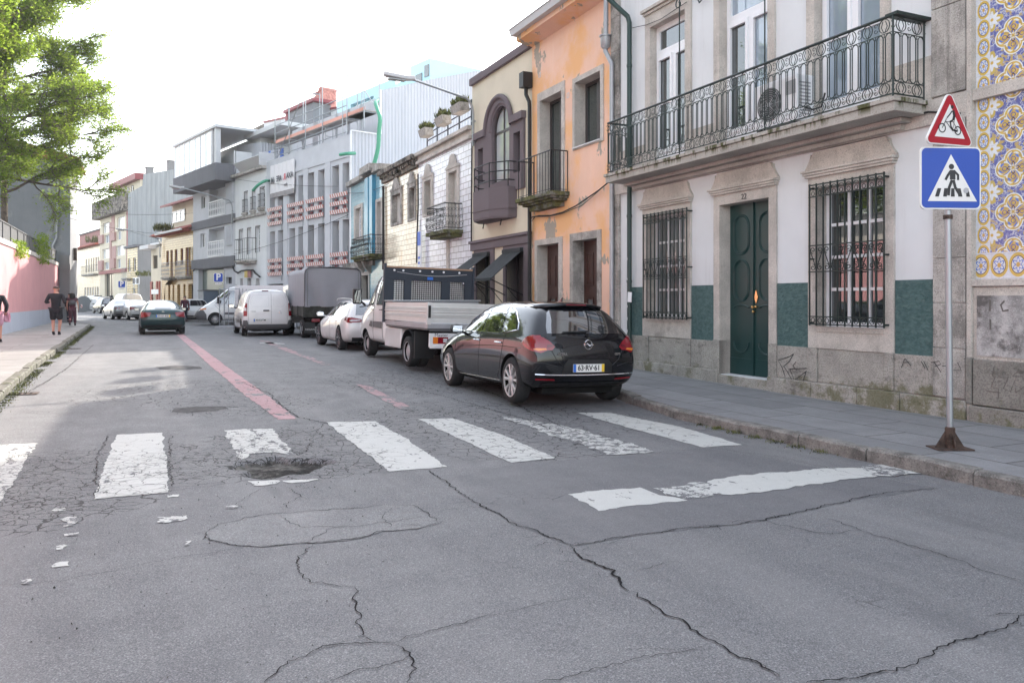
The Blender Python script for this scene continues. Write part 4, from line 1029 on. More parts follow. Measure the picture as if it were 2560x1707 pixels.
def panel_door(par, r, y):
    u0, u1, z0, z1 = r; c = (u0+u1)/2+.04; mb = MB(); gl = MB()
    for a, b in ((u0, c-.03), (c+.03, u1)):
        w_ = b-a; hh = z1-z0
        mb.panel(rect((a, b, z0, z1)), [rect((a+w_*.27, b-w_*.27, z0+hh*.12, z0+hh*.50))] if w_ > .3 else [], y, .045, side=.045)
        for f0, f1 in ((.62, .9),):
            q = (a+w_*.22, b-w_*.22, z0+hh*f0, z0+hh*f1); mb.panel(rect(q), [rect(q, -.03)], y-.018, .02, side=.02)
            mb.box(q[0]+.05, q[1]-.05, y-.012, y+.01, q[2]+.06, q[3]-.06)
        q = (a+w_*.2, b-w_*.2, z0+hh*.1, z0+hh*.52); mb.panel(rect(q), [rect(q, -.03)], y-.018, .02, side=.02)
        gl.box(a+w_*.26, b-w_*.26, y+.02, y+.03, z0+hh*.11, z0+hh*.51)
    mb.box(c-.04, c+.03, y-.03, y+.03, z0, z1)
    o = mb.build('door', M['brown_door'], par); gl.build('pane', M['glass_dim'], o)
    mb = MB(); mb.lathe([(0, y-.08), (.025, y-.075), (.03, y-.06), (.012, y-.04), (.012, y-.02)], 12, (c+.06, 0, z0+1.02), 'y'); mb.build('handle', M['galv'], o, auto=40)
panel_door(OH, d1, .28); panel_door(OH, d2, .28)
def casement(par, r, y, n_=2, gm='glass_green', fm='dark_frame', sk=.55):
    u0, u1, z0, z1 = r; o = win(par, r, y, n_, 1, M[fm], M[gm], .07, .07); return o
casement(OH, w1, .26); casement(OH, w2, .26)
# small balcony: mossy slab and plain bars
bu0, bu1 = fo.u(A7, 545, -.45), fo.u(A7, 1005, -.3)
bu0 = w1o[0]-.28; bu1 = w1o[1]+.22
mb = MB(); mb.box(bu0, bu1, -.5, 0, zb_-.12, zb_-.02); mb.box(bu0+.05, bu1-.05, -.44, 0, zb_-.17, zb_-.12)
mb.box(bu0+.12, bu1-.12, -.36, 0, zb_-.22, zb_-.17); mb.box(bu0+.3, bu1-.25, -.25, 0, zb_-.34, zb_-.22)
M['moss_stone'] = mossy('mossy stone', (.2, .19, .17), -99, 99)
n = NT('moss covered stone'); c = n.coord(); col = n.mix(n.ss(n.noise(c, 5, 6, .75), .38, .6), (.05, .05, .035), (.14, .14, .06)); col = n.mix(n.ss(n.noise(n.mapv(c, (1,1,1), (4,4,4)), 3, 5, .7), .5, .6), col, (.2, .19, .17))
M['moss_stone'] = n.fin(col, .95, n.bump(n.noise(c, 30, 5, .8), 1., .015), None, .2)
bo = mb.build('balcony', M['moss_stone'], OH, bevel=.01)
def bar_rail(mb, A, B, z0, z1, n, r=.008, top=.015):
    A, B = Vector((*A, 0)), Vector((*B, 0))
    mb.tube([A+Vector((0, 0, z1)), B+Vector((0, 0, z1))], top, 6); mb.tube([A+Vector((0, 0, z0+.05)), B+Vector((0, 0, z0+.05))], .008, 4)
    for i in range(n+1):
        q = A+(B-A)*(i/n); mb.tube([q+Vector((0, 0, z0)), q+Vector((0, 0, z1))], r*(1.5 if i in (0, n) else 1), 5)
mb = MB(); zr = zb_+.92
bar_rail(mb, (bu0+.08, -.44), (bu1-.08, -.44), zb_-.02, zr, 12); bar_rail(mb, (bu0+.08, -.02), (bu0+.08, -.44), zb_-.02, zr, 4); bar_rail(mb, (bu1-.08, -.44), (bu1-.08, -.02), zb_-.02, zr, 4)
mb.build('railing', M['black_iron'], bo)
# eave, gutter, roof
mb = MB(); mb.prism([(-.05, 0, zE), (-.05, -.42, zE+.1), (-.05, -.42, zE+.26), (-.05, 0, zE+.26)], (OL+.1, 0, 0)); mb.build('eave', M['orange_wall'], OH)
mb = MB(); mb.prism([(-.1, -.36, zE+.22), (-.1, -.56, zE+.22), (-.1, -.6, zE+.36), (-.1, -.36, zE+.36)], (OL+.15, 0, 0)); mb.box(-.1, OL+.05, -.62, -.3, zE+.362, zE+.385); mb.build('gutter', M['greywhite'], OH)
mb = MB(); mb.prism([(0, -.3, zE+.39), (0, 5.5, zE+2.2), (0, 11, zE+.39)], (OL, 0, 0)); mb.prism([(-.08, -.2, zE+.42), (-.08, 5.5, zE+2.3), (-.08, 5.5, zE+2.5), (-.08, -.2, zE+.62)], (.16, 0, 0)); mb.build('roof', M['rooftile'], OH)
cuu = 1.6
mb = MB(); mb.box(cuu, cuu+.55, .2, .8, zE+.4, zE+1.15); mb.box(cuu-.05, cuu+.6, .15, .85, zE+1.15, zE+1.22); mb.build('chimney', surf('pale pink render', (.55, .45, .42), .85), OH)
AN = thing('tv_antenna', 'bare metal television antenna on the roof of the orange house', 'antenna', fo.W(1.2, .3, zE+.6), fo.rz)
mb = MB(); mb.tube([(0, 0, 0), (0, 0, 1.5)], .018, 6); mb.build('mast', M['galv'], AN)
mb = MB(); mb.tube([(-.5, -.3, 1.1), (.4, .3, 1.2)], .012, 5)
for t in range(6): mb.tube([(-.45+t*.16, -.27+t*.11-.25, 1.1+t*.02), (-.45+t*.16, -.27+t*.11+.25, 1.1+t*.02)], .008, 4)
mb.tube([(.1, 0, .4), (-.2, -.3, .75)], .012, 5); mb.tube([(-.1, 0, .4), (.2, .1, .85)], .012, 5); mb.build('aerial', M['galv'], AN)
# zinc downpipe with hopper
mb = MB(); hu, hz = fo.fp(A6(1147, 330), -.12); pu2 = fo.u(A6, 1190, -.1); hz2 = fo.z(A6, 1188, 500, -.1); tu = fo.u(A6, 1168, -.12)
mb.tube([(hu+.02, -.14, zE+.2), (hu+.02, -.14, hz+.1)], .05, 10); mb.lathe([(.05, hz-.16), (.1, hz-.1), (.11, hz+.1), (.13, hz+.1), (.13, hz+.13), (0, hz+.13)], 14, (hu, -.14, 0))
mb.tube([(hu, -.14, hz-.12), (hu, -.14, hz-.2), (pu2, -.1, hz2+.0), (pu2, -.1, hz2-.12), (pu2, -.1, .3)], .048, 10)
for z in (1.5, 3, 4.4): mb.lathe([(.048, z), (.056, z), (.056, z+.05), (.048, z+.05)], 10, (pu2, -.1, 0))
mb.build('rain_pipe', M['zinc'], OH, auto=40)
mb = MB()
for q in ((627, 590), (848, 750)):
    u, z = fo.fp(A6(*q)); mb.panel(rect((u-.05, u+.05, z-.06, z+.06)), [rect((u-.035, u+.035, z-.045, z+.045))], -.01, .03, side=.01)
mb.build('vent', M['greywhite'], OH)
fcab(fo, A7, [(655,580),(668,535),(740,520),(850,518),(960,488),(1080,430),(1200,350),(1300,280),(1400,198)], -.08, .016, 'thick black cable sagging across the orange wall above the doors')
fcab(fo, A7, [(665,578),(700,530),(830,528),(960,498),(1140,425),(1300,285)], -.1, .008, 'thin black cable drooping under the thick one on the orange wall')
# ================================================================== cream house with the arched window
CO = P(22.12, 8.91); fc = Fac(CO, TH); CL = 22.12-18.07
CH = thing('town_house', 'cream house with a tall arched window in mauve grey surround and black awnings', 'house', CO, fc.rz)
zC = fc.z(A6, 110, 672); 
u_ = lambda x: fc.u(A6, x)
su0, su1 = u_(125), u_(519); au0, au1 = u_(213), u_(417); ac_ = (au0+au1)/2; ar = (au1-au0)/2
zsh = fc.z(A6, 125, 1095); ztop = fc.z(A6, 310, 765); zsill = fc.z(A6, 225, 1460)
iu0, iu1 = u_(262), u_(402); ic = (iu0+iu1)/2; ir = (iu1-iu0)/2; zit = fc.z(A6, 345, 828)
print('cream', zC, su0, su1, au0, au1, zsh, ztop, zsill, zit)
ZLo = fc.z(A7, 200, 790)
def arch(c, r, z0, zt, n_=16): return [(c-r, z0)]+[(c+r, z0)]+[(c+r*math.cos(PI*i/n_), zt-r+r*math.sin(PI*i/n_)) for i in range(n_+1)]
s1 = (u_(155), u_(194), zsill+.1, fc.z(A6, 155, 1175)); s2 = (u_(434), u_(486), zsill+.1, fc.z(A6, 434, 1050))
ia = arch(ic, ir, zsill, zit)
oL = [rect((fc.u(A7, 160), fc.u(A7, 293), .25, fc.z(A7, 160, 885))), rect((fc.u(A7, 440), fc.u(A7, 605), .25, fc.z(A7, 440, 850)))]
mb = MB(); mb.panel([(0, -.3), (CL, -.3), (CL, zC), (0, zC)], [ia, rect(s1), rect(s2)]+oL, 0, .35)
mb.box(0, CL, .5, 11, -.3, zC); mb.build('wall', M['cream_wall'], CH)
mb = MB(); A_ = arch(ac_, ar, zsill-.3, ztop, 20)
outl = [(su0+.04, zsill-.35), (su1-.04, zsill-.35), (su1-.04, zsh), (au1, zsh)]+[p for p in A_[2:] if p[1] > zsh]+[(au0, zsh), (su0+.04, zsh)]
mb.panel(outl, [[(x*.998+ic*.002, z) for x, z in ia], rect(s1, -.002), rect(s2, -.002)], -.06, .3, side=.06)
n_ = 20; aa = [(ac_+ar*math.cos(PI*i/n_), -.07, ztop-ar+ar*math.sin(PI*i/n_)) for i in range(n_+1)]
mb.tube([(au1, -.07, zsh+.1)]+aa+[(au0, -.07, zsh+.1)], .07, 8); mb.box(su0, au0, -.14, 0, zsh-.07, zsh+.12); mb.box(au1, su1, -.14, 0, zsh-.07, zsh+.12)
mb.tube([(ic+ir*1.15*math.cos(PI*i/n_), -.06, zit-ir+ir*1.15*math.sin(PI*i/n_)) for i in range(n_+1)], .04, 6)
mb.box(0, CL+.0, -.1, .5, zC, zC+.2)
mb.build('window_surround', M['mauve'], CH, auto=40)
mb = MB(); q = arch(ic, ir-.05, zsill+.05, zit-.05); mb.panel(ia, [q], .04, .06, side=.01)
mb.box(ic-.03, ic+.03, .05, .09, zsill, zit-.03); mb.box(ic-ir, ic+ir, .05, .09, zit-ir*1.15, zit-ir*1.15+.06)
wo = mb.build('window', M['dark_frame'], CH); mb = MB(); mb.panel(ia, [], .08, .01); mb.build('pane', M['glass_sky_paint'], wo)
for s_ in (s1, s2): win(CH, s_, .1, 1, 1, M['dark_frame'], M['glass'], .04)
zbt = fc.z(A7, 290, 250, -.7); zbb = fc.z(A7, 290, 480, -.7)
c0, c1 = au0-.25, au1+.2; g0, g1 = fc.u(A7, 95, -.3), fc.u(A7, 505, -.3)
pl = [(g0-.0, 0), (g0+.0, -.35), (g0+(g1-g0)*.42, -.75), (g1, -.45), (g1, 0)]
mid = (g0+g1)/2; pl = [(mid-1.05, 0), (mid-1.05, -.25), (mid-.55, -.6), (mid+.55, -.6), (mid+1.05, -.25), (mid+1.05, 0)]
zbt = fc.z(A7, 290, 250, -.6); zbb = zbt-.78
mb = MB(); mb.prism([(x, y, zbb) for x, y in pl], (0, 0, zbt-zbb)); mb.prism([(mid+(x-mid)*1.02, y*1.03, zbb+.2) for x, y in pl], (0, 0, .03)); mb.prism([(mid+(x-mid)*.98, y*.97, zbb-.04) for x, y in pl], (0, 0, .05))
bo = mb.build('balcony', M['mauve'], CH)
mb = MB()
for z in (.18, .42, .66): mb.tube([(x*1. if 0 else mid+(x-mid)*.96, y*.95, zbt+z) for x, y in pl], .016, 6)
for x, y in pl[1:5]: mb.tube([(mid+(x-mid)*.96, y*.95, zbt-.02), (mid+(x-mid)*.96, y*.95, zbt+.66)], .016, 6)
mb.build('railing', M['black_iron'], bo)
mb = MB()
for x in (mid-.7, mid+.5): mb.tube([(x, -.2, zbb-.02), (x, -.24, zbb-.2)], .018, 6)
mb.build('drain_spout', M['black_iron'], bo)
# shop front
mb = MB(); zA, zB_ = fc.z(A7, 130, 835), fc.z(A7, 110, 790)
mb.box(.02, CL-.0, -.14, .0, zA+.16, zB_+.08); mb.box(.05, CL-.03, -.09, .0, zA-.05, zA+.158)
rr_ = [oL[0][0][0], oL[0][1][0], oL[1][0][0], oL[1][1][0]]; zt_ = oL[0][2][1]; zt2 = oL[1][2][1]
p = [fc.u(A7, 143), rr_[0], rr_[1], fc.u(A7, 325), fc.u(A7, 415), rr_[2], rr_[3], CL-.06]
for a, b in ((p[0], p[1]), (p[2], p[3]), (p[4], p[5]), (p[6], p[7])): mb.box(a, b, -.05, .3, .2, zA-.052)
mb.box(p[1], p[2], -.049, .3, zt_-.0, zA-.053); mb.box(p[5], p[6], -.049, .3, zt2, zA-.053); mb.box(.05, CL, -.08, 0, -.2, .26)
mb.build('shop_front', M['mauve'], CH, bevel=.006)
mb = MB(); r = (rr_[0], rr_[1], .26, zt_); win(CH, r, .25, 2, 1, M['dark_frame'], M['glass'], .06, .04)
mb.panel(rect((rr_[2], rr_[3], .26, zt2)), [rect((rr_[2]+.9, rr_[3]-.1, 1.4, zt2-.4))] if 0 else [], .28, .04, side=.04)
for a, b in ((rr_[2]+.05, (rr_[2]+rr_[3])/2-.03), ((rr_[2]+rr_[3])/2+.03, rr_[3]-.05)):
    for z0, z1 in ((.4, 1.35), (1.5, zt2-.15)): q = (a+.06, b-.06, z0, z1); mb.panel(rect(q), [rect(q, -.035)], .26, .02, side=.02)
mb.build('door', M['dark_frame'], CH)
def awning(u0, u1, zt, d, drop):
    mb = MB(); mb.prism([(u0, -.06, zt), (u0, -d, zt-drop), (u0, -d, zt-drop-.02), (u0, -.06, zt-.02)], (u1-u0, 0, 0)); mb.box(u0, u1, -d-.02, -d, zt-drop-.06, zt-drop+.01)
    mb.box(u0, u1, -.14, -.05, zt-.05, zt+.05)
    o = mb.build('awning', M['awn'], CH); mb = MB()
    for u in (u0+.03, u1-.03): mb.tube([(u, -d, zt-drop-.02), (u, -.05, zt-drop-.42)], .015, 5); mb.tube([(u, -d*.5, zt-drop-.24), (u, -.05, zt-drop-.02-.7)], .01, 5)
    mb.build('awning_arm', M['black'], o)
M['awn'] = plain('black awning cloth', (.03, .033, .036), .85)
awning(rr_[0]-.05, rr_[1]-.0, zt_-.02, .95, .62); awning(rr_[2]-.05, rr_[3]+.0, zt2-.02, .95, .75)
mb = MB(); bx, bz = fc.fp(A6(515, 635), -.15)
mb.box(bx-.12, bx+.12, -.28, -.02, bz-.18, bz+.2); mb.tube([(bx, -.14, bz-.18), (bx, -.14, bz-.35), (bx+.1, -.1, bz-.55), (bx+.12, -.1, bz-.7), (bx+.12, -.1, .2)], .05, 8)
mb.build('rain_pipe', M['black'], CH, auto=40)
mb = MB(); mb.box(.3, 1.9, 1.8, 3.2, zC, zC+1.1); mb.box(.2, 2.0, 1.7, 3.3, zC+1.1, zC+1.2); mb.build('roof_hatch', M['cream_wall'], CH)
# ------------------------------------------------------------------ houses farther up the street
A9=zm(640,180,6.031); A10=zm(560,640,5.88); K1=zm(1220,740,5.2275); K2=zm(880,660,5.228); K3=zm(180,700,6.918); K4=zm(2260,200,4.3545); K5=zm(0,700,8.7125)
def pediment(mb, o, y=-.05):
    u0, u1, z1 = o[0]-.03, o[1]+.03, o[3]; c = (u0+u1)/2; w_ = (u1-u0)/2
    pts = [(u0, z1-.02), (u1, z1-.02), (u1, z1+.06), (c+w_*.6, z1+.1), (c+w_*.5, z1+.22)]+[(c+w_*.42*math.cos(a*PI/6), z1+.26+w_*.3*math.sin(a*PI/6)) for a in range(7)]+[(c-w_*.5, z1+.22), (c-w_*.6, z1+.1), (u0, z1+.06)]
    mb.panel(pts, [], y, .05, side=.05)
def trim(par, o, r, mat, depth=.25, ped=False, y=-.04):
    mb = MB(); ring(mb, o, r, y, depth)
    if ped: pediment(mb, o, y-.02)
    return mb.build('window_surround', mat, par)
def shutter(par, r, y, f=1.):
    u0, u1, z0, z1 = r; mb = MB(); z = z1
    while z > z1-(z1-z0)*f: mb.box(u0, u1, y, y+.03, z-.05, z-.008); z -= .055
    mb.box(u0+.005, u1-.005, y+.01, y+.025, z, z1); return mb.build('shutter', M['shutter'], par)
def wallp(par, L_, z1, holes, mat, D=10, z0=-.3, dep=.3, y0=0., u0=0., rear=None):
    mb = MB(); mb.panel([(u0, z0), (L_, z0), (L_, z1), (u0, z1)], [rect(h, -.01) for h in holes], y0, dep); mb.box(u0+.003, L_-.003, y0+dep+.06, D, z0, z1-.01)
    mb.quad((u0, y0, z0), (u0, y0, z1), (u0, D, z1), (u0, D, z0)); mb.quad((L_, y0, z0), (L_, D, z0), (L_, D, z1), (L_, y0, z1)); mb.quad((u0, y0, z1), (L_, y0, z1), (L_, y0+dep+.1, z1), (u0, y0+dep+.1, z1))
    return mb.build('wall', mat, par)
def iron_balcony(par, u0, u1, z, h, d, mat, dense=.12, slab='granite_dark', bulge=.0, scroll=True):
    mb = MB(); mb.box(u0, u1, -d, 0, z-.14, z-.02); mb.box(u0+.08, u1-.08, -d*.8, 0, z-.24, z-.14)
    b = mb.build('balcony', M[slab], par, bevel=.01); mb = MB()
    for A, B in (((u0+.04, -.02), (u0+.04, -d+.04)), ((u0+.04, -d+.04), (u1-.04, -d+.04)), ((u1-.04, -d+.04), (u1-.04, -.02))):
        A, B = Vector((*A, 0)), Vector((*B, 0)); L_ = (B-A).length; n_ = max(2, round(L_/dense)); t = (B-A)/L_; nn = Vector((t.y, -t.x, 0))
        for zz, r in ((z+.04, .012), (z+h, .018), (z+h*.5, .006)): mb.tube([A+Vector((0, 0, zz)), B+Vector((0, 0, zz))], r, 5)
        for i in range(n_+1):
            q = A+t*(L_*i/n_); mb.tube([q+Vector((0, 0, z+h))]+([q+nn*bulge*math.sin(PI*k/4)**2+Vector((0, 0, z+h*(.6-.15*k))) for k in range(5)] if bulge else [])+[q+Vector((0, 0, z))], .007, 4)
            if scroll and i < n_:
                c = q+t*(L_/n_/2)
                for f in (.22, .5, .78):
                    mb.tube([c+t*(.042*math.cos(a*PI/3))+nn*(bulge*.8*(1 if f < .6 else 0))+Vector((0, 0, z+h*f+.055*math.sin(a*PI/3))) for a in range(6)], .006, 4, True)
    mb.build('railing', mat, b); return b
# ---------------- white glazed brick house
WO = P(27.25, 8.91); f1 = Fac(WO, TH); L1 = 27.25-22.12
W1 = thing('town_house', 'house in white glazed brick tiles with planters hung on its roof railing', 'house', WO, f1.rz)
zc = f1.z(A4, 565, 700); zp = f1.z(A4, 545, 652)
aO = f1.R(A4, 597, 675, 808, 1098); aI = f1.R(A4, 612, 660, 830, 1075)
bO = f1.R(A4, 778, 872, 742, 1215); bI = f1.R(A4, 795, 857, 765, 1215)
gO = (f1.u(A4, 780), f1.u(A4, 830), .2, f1.z(A4, 785, 1262)); g2_ = (2.3, 3.4, .25, 2.5)
wallp(W1, L1, zc, [aO, bO], M['tile_white'])
for o, i_, f in ((aO, aI, .12), (bO, bI, .5)): trim(W1, o, i_, M['granite'], ped=True); win(W1, i_, .2, 2, 1, M['pvc'], M['glass'], .05, .05); shutter(W1, (i_[0]+.02, i_[1]-.02, i_[2], i_[3]), .15, f)
mb = MB(); mb.box(0, L1, -.12, .5, zc, zc+.1); mb.box(0, L1, -.04, .5, zc+.1, zp); mb.box(-.02, L1, -.16, .5, zp, zp+.12); mb.build('cornice', M['granite'], W1, bevel=.01)
mb = MB(); mb.box(gO[0], gO[0]+.22, -.05, .05, .2, gO[3]); mb.box(gO[0]-.06, gO[0]+.3, -.08, .02, gO[3]-1.15, gO[3]-1.0); mb.build('door_jamb', M['granite'], W1)
iron_balcony(W1, bO[0]-.35, bO[1]+.3, bO[2]+.02, f1.z(A4, 775, 985, -.6)-bO[2], .62, M['black_iron'], .11, 'moss_stone', .07)
mb = MB(); zr = zp+.12
ra, rb = f1.u(A4, 628), f1.u(A4, 962)
for i in range(5): mb.box(ra+(rb-ra)*i/4-.02, ra+(rb-ra)*i/4+.02, -.02, .02, zr, zr+.78)
for z in (.28, .52, .76): mb.tube([(ra, 0, zr+z), (rb, 0, zr+z)], .022, 6)
mb.build('roof_railing', plain('dark blue grey railing', (.05, .06, .08), .5), W1)
M['leaf_plant'] = surf('planter leaves', (.12, .13, .04), .7, .6, 9, 0)
def planter(w3, rz, L_, seed, label, col='leaf_plant'):
    T_ = thing('planter', label, 'planter', w3, rz, 'planters hung on the roof railing'); mb = MB()
    mb.prism([(-L_/2, -.2, 0), (L_/2, -.2, 0), (L_/2+.04, -.26, .24), (-L_/2-.04, -.26, .24)], (0, .3, 0)); mb.build('trough', M['granite_dark'], T_)
    rnd = random.Random(seed); mb = MB()
    for i in range(300):
        c = Vector((rnd.uniform(-L_/2, L_/2), rnd.uniform(-.22, .08), .24)); h = rnd.uniform(.03, .34)*(1-.5*abs(c.x)/L_); d = Vector((rnd.uniform(-.1, .1), rnd.uniform(-.1, .1), h)); s_ = Vector((rnd.uniform(-.03, .03), rnd.uniform(-.03, .03), rnd.uniform(-.02, .02)))
        mb.add([c, c+d*.5+s_, c+d, c+d*.5-s_], [(0, 1, 2, 3)])
    mb.build('foliage', M['leaf_plant'], T_)
for i, (x, l, lb) in enumerate(((656, .62, 'stone planter with low plants at the far end of the roof railing'), (785, .68, 'stone planter with pink flowering plants at the middle of the roof railing'), (915, .75, 'stone planter with tall shrubs at the near end of the roof railing'))):
    planter(f1.W(f1.u(A4, x), -.1, zr+.35+.06*i), f1.rz, l, 5+i, lb)
# vertical blue and white sign
u, z = f1.fp(A4(578, 1405), -.1)
SG = thing('wall_sign', 'narrow vertical blue and white sign fixed to the white tiled wall', 'sign', f1.W(u, -.14, z), f1.rz)
mb = MB(); mb.box(-.17, .17, -.02, .02, -.95, .95); mb.build('board', M['pvc'], SG)
mb = MB(); mb.box(-.165, .165, -.026, -.0205, .45, .93); mb.box(-.165, .165, -.026, -.0205, -.93, -.6); mb.box(-.1, .1, -.026, -.0205, -.2, -.12); mb.box(-.12, .12, -.026, -.0205, -.02, .06); mb.build('print', plain('sign blue', (.12, .2, .6), .5), SG)
def lamp(name, base, out, h0, length, rise, label, rz, head=.62):
    T_ = thing('street_lamp', label, 'street lamp', base, rz, 'street lamps on wall arms'); mb = MB()
    pts = [(0, 0, -h0), (0, 0, 0)]+[(-out*.0, -.25*(1-math.cos(a*PI/12))*1.2, .25*math.sin(a*PI/12)*2) for a in range(1, 7)]
    e = pts[-1]; pts.append((0, -length, e[2]+rise)); mb.tube(pts, .035, 8); mb.box(-.04, .04, -.04, .06, -h0+.1, -h0+.16); mb.box(-.04, .04, -.04, .06, -.2, -.14)
    mb.build('arm', M['galv'], T_, auto=40); mb = MB(); y = -length; z = e[2]+rise
    mb.prism([(-.09, y+.1, z-.03), (-.13, y-.15, z-.06), (-.13, y-head, z-.02), (-.09, y-head-.1, z+.01), (.09, y-head-.1, z+.01), (.13, y-head, z-.02), (.13, y-.15, z-.06), (.09, y+.1, z-.03)], (0, 0, .11))
    mb.build('lamp_head', M['greywhite'], T_, bevel=.02); mb = MB(); mb.box(-.1, .1, y-head+.02, y-.18, z-.09, z-.062); mb.build('diffuser', M['glass_dim'], T_); return T_
u, z = f1.fp(A4(967, 440), -.15)
# the arm reaches out over the street
lamp('street_lamp', f1.W(u, -.12, f1.z(A4, 962, 330, -.15)), 0, .9, 1.9, .35, 'street lamp on a long bent grey arm above the roof planters', f1.rz, .7)
fcab(f1, A4, [(558,770),(560,1000),(552,1200),(548,1440)], -.06, .03, 'thick black pipe running down between the white and the cream tiled houses')
fcab(f1, A4, [(965,520),(962,900),(960,1290)], -.06, .025, 'black pipe running down beside the cream house with the arch')
# ---------------- cream glazed brick house
YO = P(31.85, 8.91); f2 = Fac(YO, TH); L2 = 31.85-27.25
W2 = thing('town_house', 'house in stained cream brick tiles with a crumbling dark cornice and closed shutters', 'house', YO, f2.rz)
zc2_ = f2.z(A4, 320, 835); zt2_ = f2.z(A4, 295, 772)
aO = f2.R(A4, 357, 441, 905, 1168); aI = f2.R(A4, 370, 430, 935, 1145); bO = f2.R(A4, 485, 545, 850, 1132); bI = f2.R(A4, 497, 541, 878, 1108)
wallp(W2, L2, zc2_, [aO, bO], M['tile_yellow'])
for o, i_ in ((aO, aI), (bO, bI)): trim(W2, o, i_, M['granite_dark'], ped=True); shutter(W2, i_, .16)
M['cornice_old'] = surf('crumbling cornice', (.24, .21, .18), .95, .3, 3, 1., 20, .03, dirt=.95, dirtcol=(.03, .028, .025), dscale=2.5, dthr=.47)
mb = MB(); mb.box(0, L2, -.1, .5, zc2_, zt2_-.12); mb.box(-.02, L2, -.28, .5, zt2_-.12, zt2_+.06)
rnd = random.Random(4)
for i in range(16): x = L2*(i+.5)/16; h = rnd.uniform(.1, .22); mb.box(x-.07, x+.07, -.2, -.1, zt2_-.13-h, zt2_-.121)
mb.build('cornice', M['cornice_old'], W2, bevel=.02)
# ---------------- pale blue tiled house
BO = P(37.6, 8.91); f3 = Fac(BO, TH); L3 = 37.6-31.85
W3 = thing('town_house', 'pale blue tiled house with darker blue pilaster and small iron balcony', 'house', BO, f3.rz)
zt3 = f3.z(A4, 50, 855)-.1
aO = f3.R(A4, 80, 145, 1015, 1275); aI = f3.R(A4, 92, 133, 1035, 1255); bO = f3.R(A4, 243, 292, 965, 1380); bI = f3.R(A4, 254, 284, 985, 1380); dO = f3.R(A10, 2010, 2145, 240, 660); dI = f3.R(A10, 2030, 2130, 290, 660)
aO = (aO[0], aO[1], aO[2], aO[3])
dO = (dO[0], dO[1], .2, dO[3]); dI = (dI[0], dI[1], .2, dI[3])
wallp(W3, L3, zt3, [aO, bO, dO], M['tile_blue'])
for o, i_ in ((aO, aI), (bO, bI), (dO, dI)): trim(W3, o, i_, M['granite'])
win(W3, aI, .15, 2, 4, M['pvc'], M['glass_curtain'], .05, .04); win(W3, bI, .15, 2, 5, M['pvc'], M['glass_curtain'], .05, .04); win(W3, dI, .2, 4, 1, M['dark_frame'], M['glass_dim'], .05, .06)
mb = MB(); p0, p1 = f3.u(A4, 177), f3.u(A4, 241)
for k in range(4): mb.box(p0+(p1-p0)*k/4+.01, p0+(p1-p0)*(k+1)/4-.01, -.14-.03*(k % 2), .0, bO[2]-.1, zt3-.05)
mb.build('pilaster', plain('glazed blue panel', (.06, .26, .4), .2, var=.2), W3)
mb = MB(); mb.box(-.05, p0-.05, -.22, .5, zt3, zt3+.22); mb.box(p0-.15, p1+.15, -.34, .5, zt3+.1, zt3+.42); mb.box(p1+.05, L3, -.22, .5, zt3, zt3+.26); mb.build('cornice', M['granite_dark'], W3, bevel=.02)
iron_balcony(W3, f3.u(A4, 150), f3.u(A4, 300)-.0, bO[2]+.02, f3.z(A4, 250, 1212, -.5)-bO[2]-.02, .6, M['black_iron'], .12, 'moss_stone', .08)
mb = MB()
for x in (60, 150, 200): u = f3.u(A4, x); mb.prism([(u-.15, 0, bO[2]-.15), (u-.15, -.4, bO[2]-.2), (u-.15, -.3, bO[2]-.45), (u-.15, 0, bO[2]-.75)], (.3, 0, 0))
mb.box(f3.u(A4, 50), f3.u(A4, 235), -.1, 0, bO[2]-.42, bO[2]-.15); mb.build('corbel', M['granite_dark'], W3)
fcab(f3, A4, [(296,860),(298,1100),(296,1490)], -.06, .05, 'grey rain pipe between the blue and the cream tiled houses')
# ---------------- building under construction
LK = 10.1; KO = FO+D2*LK; fk = Fac(KO, TH2)
BK = thing('building_site', 'raw grey concrete building under construction with narrow openings and no glass', 'building', KO, fk.rz)
zp_ = fk.z(A2, 1955, 392); cols = [(1020,1076),(1108,1168),(1232,1297),(1330,1400),(1436,1503),(1545,1618),(1700,1776),(1826,1906)]
zu1 = fk.z(A2, 1700, 770); zu0 = fk.z(A2, 1685, 1305); zl1 = fk.z(A2, 1700, 1368); zl0 = fk.z(A3, 1045, 585); zg1 = fk.z(A3, 1045, 680)
cu_ = [(fk.u(A2, a), fk.u(A2, b)) for a, b in cols]; cu_[7] = (9.3, 9.97)
print('site', zp_, zu1, zu0, zl1, zl0, zg1, cu_)
# regularise the bays
hu_ = [(a, b, zu0, zu1) for a, b in cu_]; hl_ = [(a, b, zl0, zl1) for a, b in cu_]
gb = (fk.u(A3, 1045), fk.u(A3, 1270), .2, zg1)
mb = MB(); mb.panel([(0, -.3), (LK, -.3), (LK, zp_), (0, zp_)], [rect(h) for h in hu_+hl_]+[rect(gb)], 0, .62)
mb.quad((0, 0, zp_), (LK, 0, zp_), (LK, 1.6, zp_), (0, 1.6, zp_)); mb.quad((LK, 0, -.3), (LK, 12, -.3), (LK, 12, zp_-.02), (LK, 0, zp_-.02)); mb.quad((0, 0, zp_), (0, 12, zp_), (0, 12, -.3), (0, 0, -.3))
mb.build('wall', M['concrete'], BK)
mb = MB(); mb.box(.05, LK-.05, .7, .75, .2, zp_-.1); mb.build('dark_sheet', M['void'], BK)  # thin black sheet, the rooms' darkness is in its colour
mb = MB()
for i in range(7):
    if i % 2 == 1: m_ = (cu_[i][1]+cu_[i+1][0])/2; mb.box(m_-.28, m_+.28, -.05, 0, zg1-.2, zu1+.25)
mb.box(0, LK, -.055, 0, zu1+.252, zu1+.5); mb.build('pier', M['concrete'], BK)
M['lintel'] = plain('pale lintel board', (.5, .47, .43), .8)
